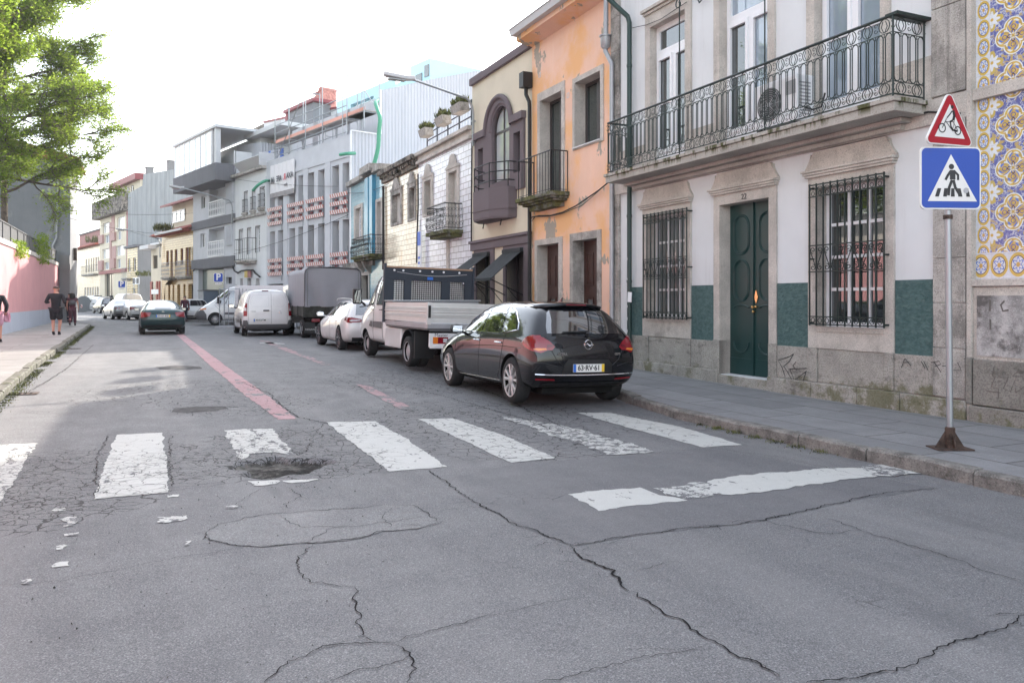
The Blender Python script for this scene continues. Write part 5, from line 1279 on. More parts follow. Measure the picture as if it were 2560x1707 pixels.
for h in hu_+hl_:
    mb = MB(); mb.box(h[0]+.1, h[1]+.02, .3, .6, h[3]-.42, h[3]-.01); mb.build('lintel', M['lintel'], BK)
# set-back top storey, pale blue penthouse
M['cyan_board'] = plain('pale blue insulation board', (.5, .72, .78), .6)
fz = Fac(KO+Vector(fk.n)*1.5, TH2); zs1 = fz.z(A9, 1840, 390); st = []
zl_ = zp_+1.95
for a, b in ((1265,1325),(1370,1412),(1490,1545),(1590,1610),(1735,1775),(1858,1895),(2000,2050),(2130,2190)):
    u0, u1 = fz.u(A2, a), fz.u(A2, b)
    if u1 < LK-.15: st.append((u0, u1, zp_+.05, zl_))
mb = MB(); mb.panel([(.9, zp_-.1), (LK, zp_-.1), (LK, zs1), (.9, zs1)], [rect(s_) for s_ in st], 1.5, .4); mb.quad((.9, 1.5, zs1), (LK, 1.5, zs1), (LK, 9, zs1), (.9, 9, zs1)); mb.quad((.9, 1.5, zs1), (.9, 9, zs1), (.9, 9, zp_), (.9, 1.5, zp_))
mb.build('top_storey', M['concrete'], BK); mb = MB(); mb.box(1., LK-.05, 2.0, 2.05, zp_, zs1-.1); mb.build('top_dark_sheet', M['void'], BK)  # black sheet behind the openings again, darkness by colour
mb = MB(); ph = (3.6, LK-.2); zq1 = fk.z(A9, 1840, 195, 2.6)
mb.panel([(ph[0], zs1-.1), (ph[1], zs1-.1), (ph[1], zq1), (ph[0], zq1)], [rect((5.2, 7.7, zs1+.1, zs1+.75))], 2.6, .3); mb.box(ph[0]+.01, ph[1]-.01, 3.2, 9, zs1-.1, zq1)
zq2 = fk.z(VV, 945, 152, 4.5); print('pent', zp_, zs1, zq1, zq2); mb.box(LK-1.9, LK-.004, 4.5, 12, zq1-.1, zq2); mb.build('penthouse', M['cyan_board'], BK); mb = MB(); mb.box(5.1, 7.8, 2.95, 3.0, zs1, zs1+.8); mb.box(LK-1.3, LK-.7, 4.45, 4.495, zq2-1.1, zq2-.6); mb.box(LK-.45, LK-.05, 4.45, 4.495, zq2-.9, zq2-.3); mb.build('penthouse_window', M['glass'], BK)
# white corrugated gable on the near side
mb = MB(); g_ = [(0, -.3), (0, zp_+.1), (1.55, zp_+.1), (1.6, 11.75), (4.2, 12.7), (7.2, 13.7), (14, 15.2), (14, -.3)]
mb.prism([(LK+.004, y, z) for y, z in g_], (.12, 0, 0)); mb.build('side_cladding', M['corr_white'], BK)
mb = MB(); mb.box(LK-.004, LK+.16, -.03, -.003, 4., zp_+.1); mb.box(LK, LK+.17, -.02, 1.56, zp_+.101, zp_+.16); mb.box(LK-.02, LK+.17, 1.54, 1.598, zp_+.16, 11.78); mb.build('flashing', M['pvc'], BK)
# barriers across the openings
n = NT('red and white striped board'); c = n.coord(); s = n.sep(c)
v = n.ma('FRACT', n.ma('MULTIPLY', n.ma('ADD', s[0], n.ma('MULTIPLY', s[2], .6)), 4.2))
M['stripes'] = n.fin(n.mix(n.ma('GREATER_THAN', v, .5), (.66, .6, .58), (.42, .14, .12)), .5)
def barrier(u0, u1, z0, dz, nb_, lab, y=-.1):
    T_ = thing('safety_barrier', lab, 'barrier', fk.W(u0, y, z0), fk.rz, 'striped barriers across the openings')
    for k in range(nb_): mb = MB(); mb.box(0, u1-u0, -.015, .015, k*dz, k*dz+.2); mb.build('board', M['stripes'], T_)
    mb = MB(); mb.box(u1-u0-.12, u1-u0-.08, .016, .05, -.3, nb_*dz+.1); mb.build('post', M['galv'], T_)
    for k in range(nb_): mb = MB(); [mb.box(x, x+.24, .12, .16, k*dz-.04, k*dz-.14) for x in ((u1-u0)*.15, (u1-u0)*.65)]; mb.build('bracket', M['redmetal'], T_)
b_ = [(cu_[0][0]-.05, cu_[1][1]+.02), (cu_[2][0]-.05, cu_[3][1]+.05), (cu_[4][0]-.05, cu_[5][1]+.05), (cu_[6][0]-.05, cu_[7][1]+.02)]
dzz = (fk.z(A2, 1685, 1120)-fk.z(A2, 1685, 1297))/2
nm = ['the pair of openings farthest away', 'the second pair of openings from the far end', 'the third pair of openings from the far end', 'the pair of openings beside the corrugated gable']
for i, (a, b) in enumerate(b_):
    barrier(a, b, zu0+.02, dzz, 3, 'striped boards on the upper floor across '+nm[i]); 
    barrier(a, b, zl0-.02, dzz*.93, 3, 'striped boards on the lower floor across '+nm[i])
# printed banner seen from behind (letters mirrored)
BN = thing('banner', 'white construction banner with red and black lettering tied to the concrete wall', 'banner', fk.W(0, -.12, 0), fk.rz)
r = (fk.u(A2, 1045), fk.u(A2, 1310), fk.z(A2, 1045, 1120), fk.z(A2, 1045, 770)); z1b = fk.z(A2, 1310, 685); z0b = fk.z(A2, 1300, 1060)
mb = MB(); nu, nv = 40, 12
def bf(u, v): 
    x = r[0]+(r[1]-r[0])*u; z = (r[2]+(z0b-r[2])*u)*(1-v)+(r[3]+(z1b-r[3])*u)*v; return (x, .03*math.sin(u*38+v*2)*(.6+.4*v), z)
mb.grid(bf, nu, nv); mb.build('cloth', plain('banner cloth', (.72, .7, .71), .7), BN, smooth=True)
mb = MB(); mb.grid(lambda u, v: (lambda p: (p[0], p[1]-.012, p[2]))(bf(u, v*.14)), nu, 3); mb.build('banner_foot', plain('banner print grey', (.3, .28, .28), .7), BN, smooth=True)
zt_ = (r[2]+r[3])/2+.05; bw_ = r[1]-r[0]; M['print_red'] = plain('banner red print', (.6, .08, .1), .7); M['print_dark'] = plain('banner dark print', (.12, .12, .13), .7)
Mm = lambda x, z: Matrix.Translation((x, -.055, z)) @ Matrix.Rotation(PI/2, 4, 'X') @ Matrix.Scale(-1, 4, (1, 0, 0))
def btext(s_, cx_, size, mat, z): text_mesh(s_, size, M[mat], 'lettering', BN, Mm(cx_, z), .002, .012)
btext('AXA', r[0]+bw_*.86, .42, 'print_dark', zt_+.02); btext('R', r[0]+bw_*.655, .46, 'print_red', zt_+.0); btext('AFE', r[0]+bw_*.42, .42, 'print_dark', zt_-.0); btext('M', r[0]+bw_*.14, .5, 'print_dark', zt_-.02); btext('obras', r[0]+bw_*.7, .2, 'print_dark', zt_-.42)
# green rubbish hoses
def hose(name, pts, r, label):
    P_ = []
    for i in range(len(pts)-1):
        p0 = Vector(pts[max(i-1, 0)]); p1 = Vector(pts[i]); p2 = Vector(pts[i+1]); p3 = Vector(pts[min(i+2, len(pts)-1)])
        for k in range(6): t = k/6; P_.append(.5*((2*p1)+(-p0+p2)*t+(2*p0-5*p1+4*p2-p3)*t*t+(-p0+3*p1-3*p2+p3)*t**3))
    P_.append(Vector(pts[-1])); mb = MB(); rr = [r*(1+.06*(i % 2)) for i in range(len(P_))]; mb.tube(P_, rr, 10); o = mb.build(name, M['hose_green'], auto=50); tag(o, label, 'hose'); return o
M['hose_green'] = plain('green corrugated hose', (.07, .32, .2), .5)
def hz_(pts, off):
    out = []
    for q in pts:
        zf_, x, y, o_ = q; u, z = fk.fp(zf_(x, y), o_); out.append(fk.W(u, o_, z))
    return out
hose('hose', hz_([(A9,1835,430,.3),(A9,1805,470,-.1),(A9,1830,560,-.25),(A9,1870,700,-.3),(A9,1855,900,-.3),(A9,1840,1150,-.3),(A9,1780,1390,-.35)], 0), .09, 'long green hose hanging down past the corrugated gable')
hose('hose', hz_([(A9,1490,1228,-.05),(A9,1380,1232,-.5),(A9,1270,1248,-.6)], 0), .08, 'short green hose sticking out of the wall above the openings')
hose('hose', hz_([(A2,1010,925,-.05),(A2,960,930,-.5),(A2,890,975,-.8),(A2,838,1030,-.9)], 0), .08, 'short green hose drooping beside the white banner')
# scaffold on the roof edge
SF = thing('scaffold', 'steel tube scaffold with orange toe boards along the roof edge of the concrete building', 'scaffold', KO, fk.rz)
fx = [300,515,760,1015,1320,1645]; us = [fk.u(A9, x) for x in fx]+[LK-.25]; bk = .75; mb = MB(); zdk = fk.z(A9, 1645, 575, -.05)
for i, u in enumerate(us[:]):
    for y in (-.05, bk): mb.tube([(u, y, zp_+.0), (u, y, zdk+2.15)], .026, 6)
    mb.tube([(u, -.05, zdk+2.1), (u, bk, zdk+2.1)], .024, 6); mb.tube([(u, -.05, zdk-.05), (u, bk, zdk-.05)], .024, 6)
    for y in (-.05,): mb.tube([(u, y, zdk+1.95), (u, y+.15, zdk+2.1)], .014, 4)
for y, z in ((-.05, zp_+.12), (-.05, zdk-.28), (-.05, zdk+1.0), (-.05, zdk+.55), (-.05, zp_+.55)): mb.tube([(us[0], y, z), (us[-1], y, z)], .022, 6)
mb.tube([(us[0]+.6, -.1, zp_+.1), (us[2]-.1, -.1, zdk+2.1)], .024, 6); mb.tube([(us[4], bk, zdk+2.0), (us[5], bk, zdk)], .022, 6)
for y in (0, .4): mb.tube([(us[3]+.25, y, zp_+.1), (us[3]+.25, y, zdk-.1)], .02, 5)
for k in range(4): mb.tube([(us[3]+.25, 0, zp_+.3+k*.35), (us[3]+.25, .4, zp_+.3+k*.35)], .014, 4)
mb.build('frame', M['galv'], SF)
M['toe'] = plain('orange toe board', (.75, .36, .28), .6, var=.15); M['deck'] = plain('scaffold deck', (.3, .28, .26), .7)
for i in range(len(us)-1): mb = MB(); mb.box(us[i]+.03, us[i+1]-.03, 0, bk-.04, zdk-.02, zdk+.03); mb.build('deck', M['deck'], SF); mb = MB(); mb.box(us[i]+.02, us[i+1]-.02, -.018, -.002, zdk+.03, zdk+.19); mb.build('toe_board', M['toe'], SF)
mb = MB(); mb.box(us[-1]-.02, us[-1]+.0, .0, bk, zdk+.03, zdk+.22); mb.build('toe_board', M['toe'], SF)
# red roofed house behind, with its big brick chimney
RBH = thing('rear_house', 'pale gabled house with red dormer and red roof edge behind the scaffold', 'house', fk.W(0, 5, 0), fk.rz)
fr = Fac(fk.W(0, 5, 0), TH2)
def topz(zf, x, y, off=0.): return fr.fp(zf(x, y), off)
P1 = [topz(A9, 120, 770), topz(A9, 500, 690), topz(A9, 900, 612), topz(A9, 1340, 535)]
mb = MB(); mb.prism([(p[0], 0, 5.) for p in (P1[0], P1[-1])]+[(p[0], 0, p[1]) for p in P1[::-1]], (0, 4, 0)); mb.build('wall', M['white_wall'], RBH)
mb = MB(); mb.tube([(p[0], -.02, p[1]+.05) for p in P1], .09, 4); mb.build('roof_edge', M['redmetal'], RBH)
q0, q1 = topz(A9, 715, 640), topz(A9, 1130, 660); mb = MB(); mb.box(q0[0], q1[0], -1.2, 0, q0[1]-3.2, q0[1]-.15); mb.build('dormer', M['grey_render'], RBH); mb = MB(); mb.box(q0[0]-.1, q1[0]+.4, -1.4, 0, q0[1]-.148, q0[1]+.05); mb.box(q0[0]-.08, q0[0]+.3, -1.25, -1.21, q0[1]-3.4, q0[1]-.15); mb.build('dormer_roof', M['redmetal'], RBH)
u0, z1 = topz(A9, 962, 370, 1.); u1 = topz(A9, 1105, 370, 1.)[0]; zb_2 = topz(A9, 1000, 590, 1.)[1]
mb = MB(); m_ = u0+(u1-u0)*.55; mb.box(u0, m_, .6, 1.5, zb_2-1, z1-.05); mb.box(m_, u1, .55, 1.5, zb_2-1, z1+.1); mb.lathe([(0, -.0)], 3) if 0 else None
mb.prism([(m_+(u1-m_)/2+(u1-m_)*.55*math.cos(a*PI/8), .5, z1+.1+.25*math.sin(a*PI/8)) for a in range(9)], (0, 1.05, 0)); mb.box(u0-.1, m_-.01, .5, 1.5, z1+.05, z1+.12)
mb.build('chimney', surf('red brick', (.45, .2, .17), .85, .2, 8), RBH)
# ---------------- narrow white house
NO = FO+D2*15.0; fn = Fac(NO, TH2); LN = 4.9
WN = thing('town_house', 'narrow white three-storey house with tall dark-edged windows and an iron corner balcony', 'house', NO, fn.rz)
zt = fn.z(A2, 690, 885)
up = [fn.R(A2, a, b, y0, y1) for a, b, y0, y1 in ((748,780,1052,1272),(835,868,1030,1245),(920,965,1005,1215))]; lo_ = [fn.R(A3, a, b, y0, y1) for a, b, y0, y1 in ((720,755,72,340),(812,848,55,345),(905,948,35,325))]
gr = [fn.R(A3, a, b, 615, 720) for a, b in ((722,757),(805,850),(900,945))]; gr = [(a, b, .2, d) for a, b, c_, d in gr]
wallp(WN, LN, zt, up+lo_+gr, M['white_wall'])
for h in up+lo_: win(WN, h, .14, 2, 4, M['pvc'], M['glass'], .05, .03); mb = MB(); mb.box(h[0]-.05, h[0]-.002, -.03, .1, h[2], h[3]); mb.box(h[0]-.05, h[1]+.05, -.03, .1, h[3]+.002, h[3]+.06); mb.build('window_surround', M['dark_frame'], WN)
for h in gr: mb = MB(); mb.box(h[0], h[1], .22, .28, h[2], h[3]); mb.build('door', M['red_wood'], WN)
mb = MB(); z_ = fn.z(A2, 640, 1335); mb.box(0, LN, -.15, .0, z_-.15, z_); mb.box(0, LN, -.3, .3, zt, zt+.15); z3 = fn.z(A3, 680, 400); mb.build('cornice', M['granite_dark'], WN)
for h in up: iron_balcony(WN, h[0]-.1, h[1]+.1, h[2], .75, .18, M['black_iron'], .12, 'granite_dark', 0, False)
r_ = fn.R(A3, 700, 862, 350, 510, -.3); iron_balcony(WN, r_[0], r_[1], lo_[1][2]-.35, 1.25, .55, M['black_iron'], .3, 'granite_dark', 0, False)
mb = MB(); r_ = fn.R(A2, 760, 1085, 770, 850, -.2); mb.prism([(1.0, .0, zt+.16), (1.0, -.5, zt+.7), (1.0, -.46, zt+.74), (1.0, .06, zt+.16)], (LN-1.0, 0, 0)); mb.box(LN-.02, LN, -.45, .5, zt+.16, zt+.9); mb.build('sun_screen', M['greywhite'], WN)
r_ = fn.R(A3, 780, 850, 530, 605, -.1); PO = thing('poster', 'yellow and pink advertising board under the iron balcony of the narrow white house', 'sign', fn.W(r_[0], -.12, r_[2]), fn.rz)
mb = MB(); w_, h_ = r_[1]-r_[0], r_[3]-r_[2]; mb.box(0, w_*.5, -.02, .02, 0, h_); mb.build('yellow_half', plain('poster yellow', (.6, .45, .12), .6), PO); mb = MB(); mb.box(w_*.5, w_, -.02, .02, 0, h_); mb.build('pink_half', plain('poster pink', (.35, .15, .15), .6), PO)
# ---------------- grey flats with the glazed attic
GO = FO+D2*23.1; fg = Fac(GO, TH2); LG = 8.1
WG = thing('apartment_block', 'grey flats with dark balcony bands, white railings and a glazed attic', 'building', GO, fg.rz)
zb0 = fg.z(A2, 232, 1060); w3_ = fg.R(A2, 275, 326, 1098, 1232); l3 = fg.R(A2, 362, 537, 1015, 1330); w2_ = fg.R(A3, 275, 332, 112, 272); l2 = fg.R(A3, 368, 546, 62, 380)
gl_ = fg.R(A3, 252, 540, 515, 850); gl_ = (gl_[0], gl_[1], .45, gl_[3]); go2 = fg.R(A3, 562, 632, 600, 680)
wallp(WG, LG, zb0+.1, [w3_, l3, w2_, l2, gl_, go2], M['concrete'], dep=.5)
mb = MB()
for l in (l3, l2): mb.box(l[0], l[1], 1.3, 1.35, l[2], l[3]); mb.box(l[0]-.02, l[0]-.001, .0, 1.3, l[2], l[3]); mb.box(l[0]-.01, l[1]+.01, .4, 1.35, l[3]-.05, l[3]+.1); mb.box(l[0]-.01, l[1]+.01, .4, 1.35, l[2]-.1, l[2]+.0)
mb.build('loggia', M['white_wall'], WG)
for h in (w3_, w2_): win(WG, h, .12, 2, 1, M['pvc'], M['glass'] if h is w3_ else M['glass_dim'], .06, .05)
for l in (l3, l2):
    win(WG, (l[0]+1.2, l[1]-.3, l[2]+.02, l[3]-.6), 1.24, 2, 1, M['pvc'], M['glass'], .06, .05)
    mb = MB(); n_ = 9; zt_r = l[2]+1.0
    for i in range(n_+1): x = l[0]+(l[1]-l[0])*i/n_; mb.box(x-.02, x+.02, -.05, -.01, l[2], zt_r)
    for z in (l[2]+.04, zt_r): mb.box(l[0], l[1], -.06, -.0, z-.025, z+.025)
    for i in range(n_):
        c_ = l[0]+(l[1]-l[0])*(i+.5)/n_
        for zc_ in (.3, .7): mb.tube([(q[0], -.03, q[1]) for q in circ(c_, l[2]+zc_, .16, 8, 1.2)], .014, 4, True)
    mb.build('railing', M['pvc'], WG)
mb = MB(); zz = [(fg.z(A2, 232, 1460), fg.z(A2, 232, 1375)), (fg.z(A3, 232, 512), fg.z(A3, 232, 408))]
for a, b in zz: mb.box(-.05, LG-.0, -.12, .0, a, b)
M['slate_band'] = plaster('dark slate band', (.17, .17, .185), .5, (.1, .1, .11), .3); mb.build('band', M['slate_band'], WG)
mb = MB(); bz0 = fg.z(A2, 162, 1000, -1.2); bz1 = fg.z(A2, 165, 825, -1.2); mb.box(-.5, LG-.1, -1.2, -1.1, bz0, bz1); mb.box(LG-.2, LG-.1, -1.1, 0, bz0, bz1); mb.box(-.5, -.4, -1.1, 0, bz0, bz1); mb.box(-.4, LG-.2, -1.1, .5, bz0, bz0+.15); mb.build('balcony', M['slate_band'], WG)
fins = MB()
for zf, a, b, y0, y1 in ((A2, 562, 626, 925, 1170), (A3, 580, 642, 30, 245)):
    r_ = fg.R(zf, a, b, y0, y1)
    for i in range(7): x = r_[0]+(r_[1]-r_[0])*i/6; fins.box(x-.05, x+.03, -.12, 0, r_[2], r_[3])
fins.build('fin', M['concrete'], WG)
za = fg.z(A2, 175, 625, -1.); at0 = bz0+.1; mb = MB(); mb.box(0, LG-.0, 1.6, 6, at0, bz1+2.0); mb.box(0.2, LG-.4, .2, 1.6, at0, bz1+.9); mb.build('attic', M['white_wall'], WG)
gu1 = fg.u(A2, 412, -1.)
win(WG, (-.4, gu1, bz1+.0, bz1+2.15), -1.15, 7, 1, M['pvc'], M['glass_sky_paint'], .06, .05)
mb = MB(); mb.box(-.55, LG+.1, -1.25, 1.7, bz1+2.15, bz1+2.32)
for x in (gu1+.05, LG-.3): mb.box(x-.14, x+.14, -1.15, -.85, bz1, bz1+2.15)
mb.box(LG-.2, LG-.05, -1.1, 1.6, bz1+.0, bz1+1.35) if 0 else None
mb.build('attic_roof', M['greywhite'], WG)
win(WG, (gu1+.4, LG-.5, at0+.4, bz1+1.0), .1, 2, 1, M['pvc'], M['glass_dim'], .08, .08)
mb = MB(); mb.box(gl_[0], gl_[1], .3, .35, gl_[2], gl_[3]); so_ = mb.build('shop_window', glassm('green grey shop glass', (.12, .16, .14), .45, .2), WG)
win(WG, go2, .2, 1, 1, M['dark_frame'], M['glass'])
fcab(fg, A3, [(195,530),(215,508),(300,510),(420,500),(520,490),(640,478),(660,530),(700,555),(740,530),(800,520),(870,520),(900,560),(950,600)], -.15, .05, 'thick black cable bundle looping along the grey flats and the narrow white house')
# grey flats' upper neighbour: white cladding box and plastered rear gable
RC = thing('rear_house', 'white clad terrace storey with weathered gable above the narrow white house', 'house', fn.W(-.1, 1.2, 0), fn.rz); f_r = Fac(fn.W(-.1, 1.2, 0), TH2)
a_ = f_r.R(A2, 662, 930, 540, 870); mb = MB(); z2r = f_r.z(A2, 930, 505)
mb.prism([(a_[0], 0, zt-.2), (a_[1], 0, zt-.2), (a_[1], 0, z2r), (a_[0], 0, a_[3])], (0, 3, 0)); mb.build('cladding', M['corr_white'], RC)
b0, b1 = f_r.u(A2, 930, 1.), f_r.u(A2, 1240, 1.); zc1_ = f_r.z(A2, 945, 470, 1.); zc2__ = f_r.z(A2, 1240, 330, 1.); mb = MB(); mb.box(b0, b1+1, 1.2, 5, zt-.5, zc1_-.15); mb.box(b0-.1, b1+1.2, -.1, 5, zc1_-.15, zc1_+.12); mb.build('storey', M['greywhite'], RC)
c0_, cz_ = f_r.fp(A2(960, 290), 4.); c2_, cz2 = f_r.fp(A2(760, 385), 4.); c3_, cz3 = f_r.fp(A2(1240, 235), 4.)
mb = MB(); mb.prism([(c2_, 4.1, zt), (c3_, 4.1, zt), (c3_, 4.1, cz3), (c0_, 4.1, cz_), (c2_, 4.1, cz2)], (0, 4, 0)); mb.build('gable', M['cornice_old'], RC)
# laundry
LY = thing('laundry', 'blue and white washing hung out on the terrace below the scaffold', 'laundry', fn.W(0, .5, 0), fn.rz)
rnd = random.Random(8)
for i, (x, y, k) in enumerate(((985,660,'w'),(1020,655,'b'),(1045,650,'w'),(1130,640,'w'),(1155,630,'b'))):
    u, z = fn.fp(A2(x, y), .5); mb = MB(); mb.grid(lambda a, b: (u-.2+.4*a, .04*math.sin(a*12+i), z-.3+.6*b), 8, 2); mb.build('garment', plain('cloth '+str(i), (.12, .2, .5) if k == 'b' else (.45, .45, .5), .9), LY)
mb = MB(); u0, z0 = fn.fp(A2(960, 630), .5); u1, z1 = fn.fp(A2(1180, 600), .5); mb.tube([(u0, 0, z0), (u1, 0, z1)], .01, 4); mb.build('line', M['cable'], LY)
# ---------------- ochre tiled house
def sfac(s, length): return FO+D2*s
QO = FO+D2*30.6; fq = Fac(QO, TH2); LQ = 7.5
WQ = thing('town_house', 'ochre tiled house with red window frames, two small balconies and a tiled dormer', 'house', QO, fq.rz)
zq_ = fq.z(B8, 1290, 935); hs = []
for a, b in ((1302,1334),(1352,1382),(1405,1440),(1476,1510),(1537,1576),(1600,1634)):
    dr_ = a in (1352, 1537); u0, u1 = fq.u(B8, a), fq.u(B8, b); hs.append((u0, u1, fq.z(B8, 1300, 1440) if dr_ else fq.z(B8, 1300, 1312), fq.z(B8, 1302, 1112)))
gd = [(fq.u(A1, a), fq.u(A1, b), .2, fq.z(A1, 1865, 690)) for a, b in ((1867,1903),(1925,1952),(1970,2005),(2037,2075),(2096,2130),(2148,2185))]
wallp(WQ, LQ, zq_, hs+gd, M['tile_ochre'])
for h in hs: win(WQ, h, .1, 1, 3, M['red_wood'], M['glass_curtain'], .09, .05)
for i, h in enumerate(gd): win(WQ, h, .12, 1, 2, M['red_wood'] if i == 1 else M['brown_door'], M['glass_dim'] if i > 3 else M['glass'], .1, .06)
mb = MB(); mb.box(-.5, LQ+.0, -.6, .1, zq_, zq_+.12); mb.prism([(-.55, -.75, zq_+.1), (-.55, 5, zq_+2.4), (-.55, 5, zq_+2.3), (-.55, -.75, zq_-.02)], (LQ+.6, 0, 0)); mb.build('roof', M['rooftile'], WQ)
mb = MB(); mb.box(1.2, LQ, -.86, -.74, zq_+.0, zq_+.14); mb.build('gutter', M['greywhite'], WQ)
for h in (hs[1], hs[4]): iron_balcony(WQ, h[0]-.75, h[1]+.75, h[2], 1.05, .5, M['zinc'], .13, 'granite_dark', 0)
d_ = fq.R(B8, 1380, 1545, 640, 830, .8); e1 = fq.fp(B8(1290, 590), -.0); e2 = fq.fp(B8(1670, 455), 1.)
mb = MB(); mb.box(d_[0]-.1, LQ, .8, 4.5, zq_, d_[3]+.5); mb.build('dormer', M['cream_wall'], WQ); win(WQ, (d_[0]+.1, d_[1]-.1, d_[2]+.3, d_[3]), .72, 3, 1, M['pvc'], M['glass_sky_paint'], .1, .08)
mb = MB(); mb.prism([(d_[0]-.5, .0, d_[3]+.45), (d_[0]-.5, 4.5, d_[3]+1.6), (d_[0]-.5, 4.5, d_[3]+1.45), (d_[0]-.5, .0, d_[3]+.3)], (LQ-d_[0]+.5, 0, 0)); mb.build('dormer_roof', M['redmetal'], WQ)
# green tufts growing on roofs
def tuft(fac, zf, x, y, off, r, h, lab, seed):
    u, z = fac.fp(zf(x, y), off); rnd = random.Random(seed); mb = MB()
    for i in range(160):
        a = rnd.uniform(0, 2*PI); q = r*rnd.random()**.6; c = Vector((q*math.cos(a), q*math.sin(a)*.5, 0)); d = Vector((rnd.uniform(-.2, .2), rnd.uniform(-.2, .2), h*rnd.uniform(.3, 1))); s_ = Vector((rnd.uniform(-.05, .05), rnd.uniform(-.05, .05), .02))
        mb.add([c, c+d*.6+s_, c+d, c+d*.6-s_], [(0, 1, 2, 3)])
    o = mb.build('weed', M['leaf_plant'], None); w3 = fac.W(u, off, z); o.matrix_world = Matrix.Translation(w3); tag(o, lab, 'plant')
tuft(fq, B8, 1265, 880, -.3, .7, .8, 'green weeds sprouting from the roof edge of the ochre house', 1)
# ---------------- small cream house, red brick ground floor
def beyond(sx, k):
    r = (sx-CX)/F; o = FO+N2*k; s_ = (o.x-r*o.y)/(r*D2.y-D2.x); return s_, o+D2*s_
s0_, SO = beyond(378, 1.5); s1_, _ = beyond(404, 1.5); fs_ = Fac(SO, TH2); LS = s0_-s1_
WS = thing('town_house', 'very narrow cream house over a red brick ground floor', 'house', SO, fs_.rz)
zsm = fs_.z(B8, 1110, 1085); hw = fs_.R(B8, 1137, 1195, 1172, 1335); zbk = fs_.z(B8, 1110, 1490)
wallp(WS, LS, zsm, [hw], M['cream_wall']); win(WS, hw, .12, 2, 1, M['dark_frame'], M['glass'], .06)
mb = MB(); mb.box(-1.0, 1.6, -.7, 0, zsm-.1, zsm+.22); mb.box(-.0, LS, -.1, 6, zsm+.221, zsm+.4); mb.build('canopy', M['greywhite'], WS)
mb = MB(); M['brick_red'] = tiles('red brick', (.42, .09, .06), .24, .08, .01, (.3, .2, .17), .7)
for a, b in ((.02, .55), (1.75, 2.1), (2.5, 2.78)): mb.box(a, b, -.1, -.01, .1, zbk)
mb.build('pillar', M['brick_red'], WS)
mb = MB(); mb.box(.55, 1.75, -.04, -.01, .2, zbk-.05); mb.build('door', M['glass'], WS); mb = MB(); mb.box(.5, 2.6, -.13, -.101, 2.05, 2.45); mb.build('name_board', M['pvc'], WS)
# ---------------- jutting house with blackened side wall
_, JO = beyond(318, 4.); fj = Fac(JO, TH2)
WJ = thing('town_house', 'stained yellow brick house with a blackened windowless side wall', 'house', JO, fj.rz)
LJ = fj.u(B8, 950); zj = fj.z(B8, 820, 1090); wj = [fj.R(B8, 836, 862, 1212, 1370), fj.R(B8, 897, 930, 1200, 1365), fj.R(A1, 1500, 1530, 725, 850)]; wj[2] = (wj[2][0], wj[2][1], .2, wj[2][3])
print('jut', LJ, zj)
mb = MB(); mb.panel([(0, -.3), (LJ, -.3), (LJ, zj), (0, zj)], [rect(h) for h in wj], 0, .3); mb.box(.01, LJ-.01, .36, 8, -.3, zj-.02); mb.build('wall', M['tile_ochre2'], WJ)
for h in wj: win(WJ, h, .1, 1, 2, M['pvc'], M['glass'], .06)
mb = MB(); mb.quad((LJ, 0, -.3), (LJ, 8, -.3), (LJ, 8, zj), (LJ, 0, zj)); mb.box(LJ-.02, LJ+.02, .01, 8, -.3, zj-.05); mb.build('side_wall', M['concrete_dark'], WJ)
mb = MB(); mb.box(-.2, LJ+.3, -.3, 8, zj, zj+.25); mb.build('roof', M['slate_band'], WJ)
iron_balcony(WJ, wj[0][0]-.9, wj[0][1]+.15, wj[0][2]-.7, 1.1, .5, M['galv'], .2, 'concrete_dark', 0, False)
BB = thing('billboard', 'black and white framed board on posts at the foot of the blackened wall', 'sign', fj.W(LJ, 0, 0), fj.rz)
fjb = fj; r_ = fj.R(B8, 960, 1100, 1437, 1522, -.5); mb = MB(); mb.box(.15, 2.5, -.5, -.44, r_[2], r_[3]); mb.build('frame', M['pvc'], BB)
mb = MB(); mb.box(.2, 1.0, -.52, -.501, r_[2]+.07, r_[3]-.07); mb.box(1.6, 2.45, -.52, -.501, r_[2]+.07, r_[3]-.07); mb.box(1.28, 1.32, -.52, -.501, r_[2]+.2, r_[3]-.2); mb.build('print', M['darkgrey'], BB)
for x in (.4, 2.2): mb = MB(); mb.tube([(x, -.44, .2), (x, -.44, r_[2])], .04, 6); mb.build('post', M['galv'], BB)
tuft(fj, B8, 1040, 1425, -.45, 1.0, .7, 'yellowing weeds on top of the framed board', 2)
# ---------------- pink and cream flats with the grey corrugated gable
s0_, PO_ = beyond(250, 5.); s1_, _ = beyond(322, 5.); fp_ = Fac(PO_, TH2); LP = s0_-s1_
WP = thing('apartment_block', 'cream flats with pink panels, dark parapet and a tall grey corrugated side wall', 'building', PO_, fp_.rz)
M['pink_panel'] = plain('dusty pink panel', (.4, .24, .22), .7, var=.15)
zpp = fp_.z(B8, 510, 735); zpt = fp_.z(B8, 845, 465, -.3)
hp = [fp_.R(B8, *v) for v in ((525,608,780,905),(700,795,710,860),(520,606,1095,1215),(690,790,1055,1180),(550,606,925,1025),(702,752,870,985),(545,600,1255,1345),(700,745,1215,1330))]
hg = [fp_.R(B8, 548,655,1395,1500), fp_.R(B8, 550,650,1510,1560)]; hg = [(hg[0][0], hg[0][1], .25, hg[0][3])]
wallp(WP, LP, zpp+.05, hp+hg, M['cream_wall'], dep=.35)
for i, h in enumerate(hp): win(WP, h, .15, 3 if i < 4 else 2, 1, M['pvc'], M['glass_sky_paint'] if i < 4 else M['glass_curtain'], .08, .09)
for h in hg: win(WP, h, .25, 2, 2, M['dark_frame'], M['glass'], .1)
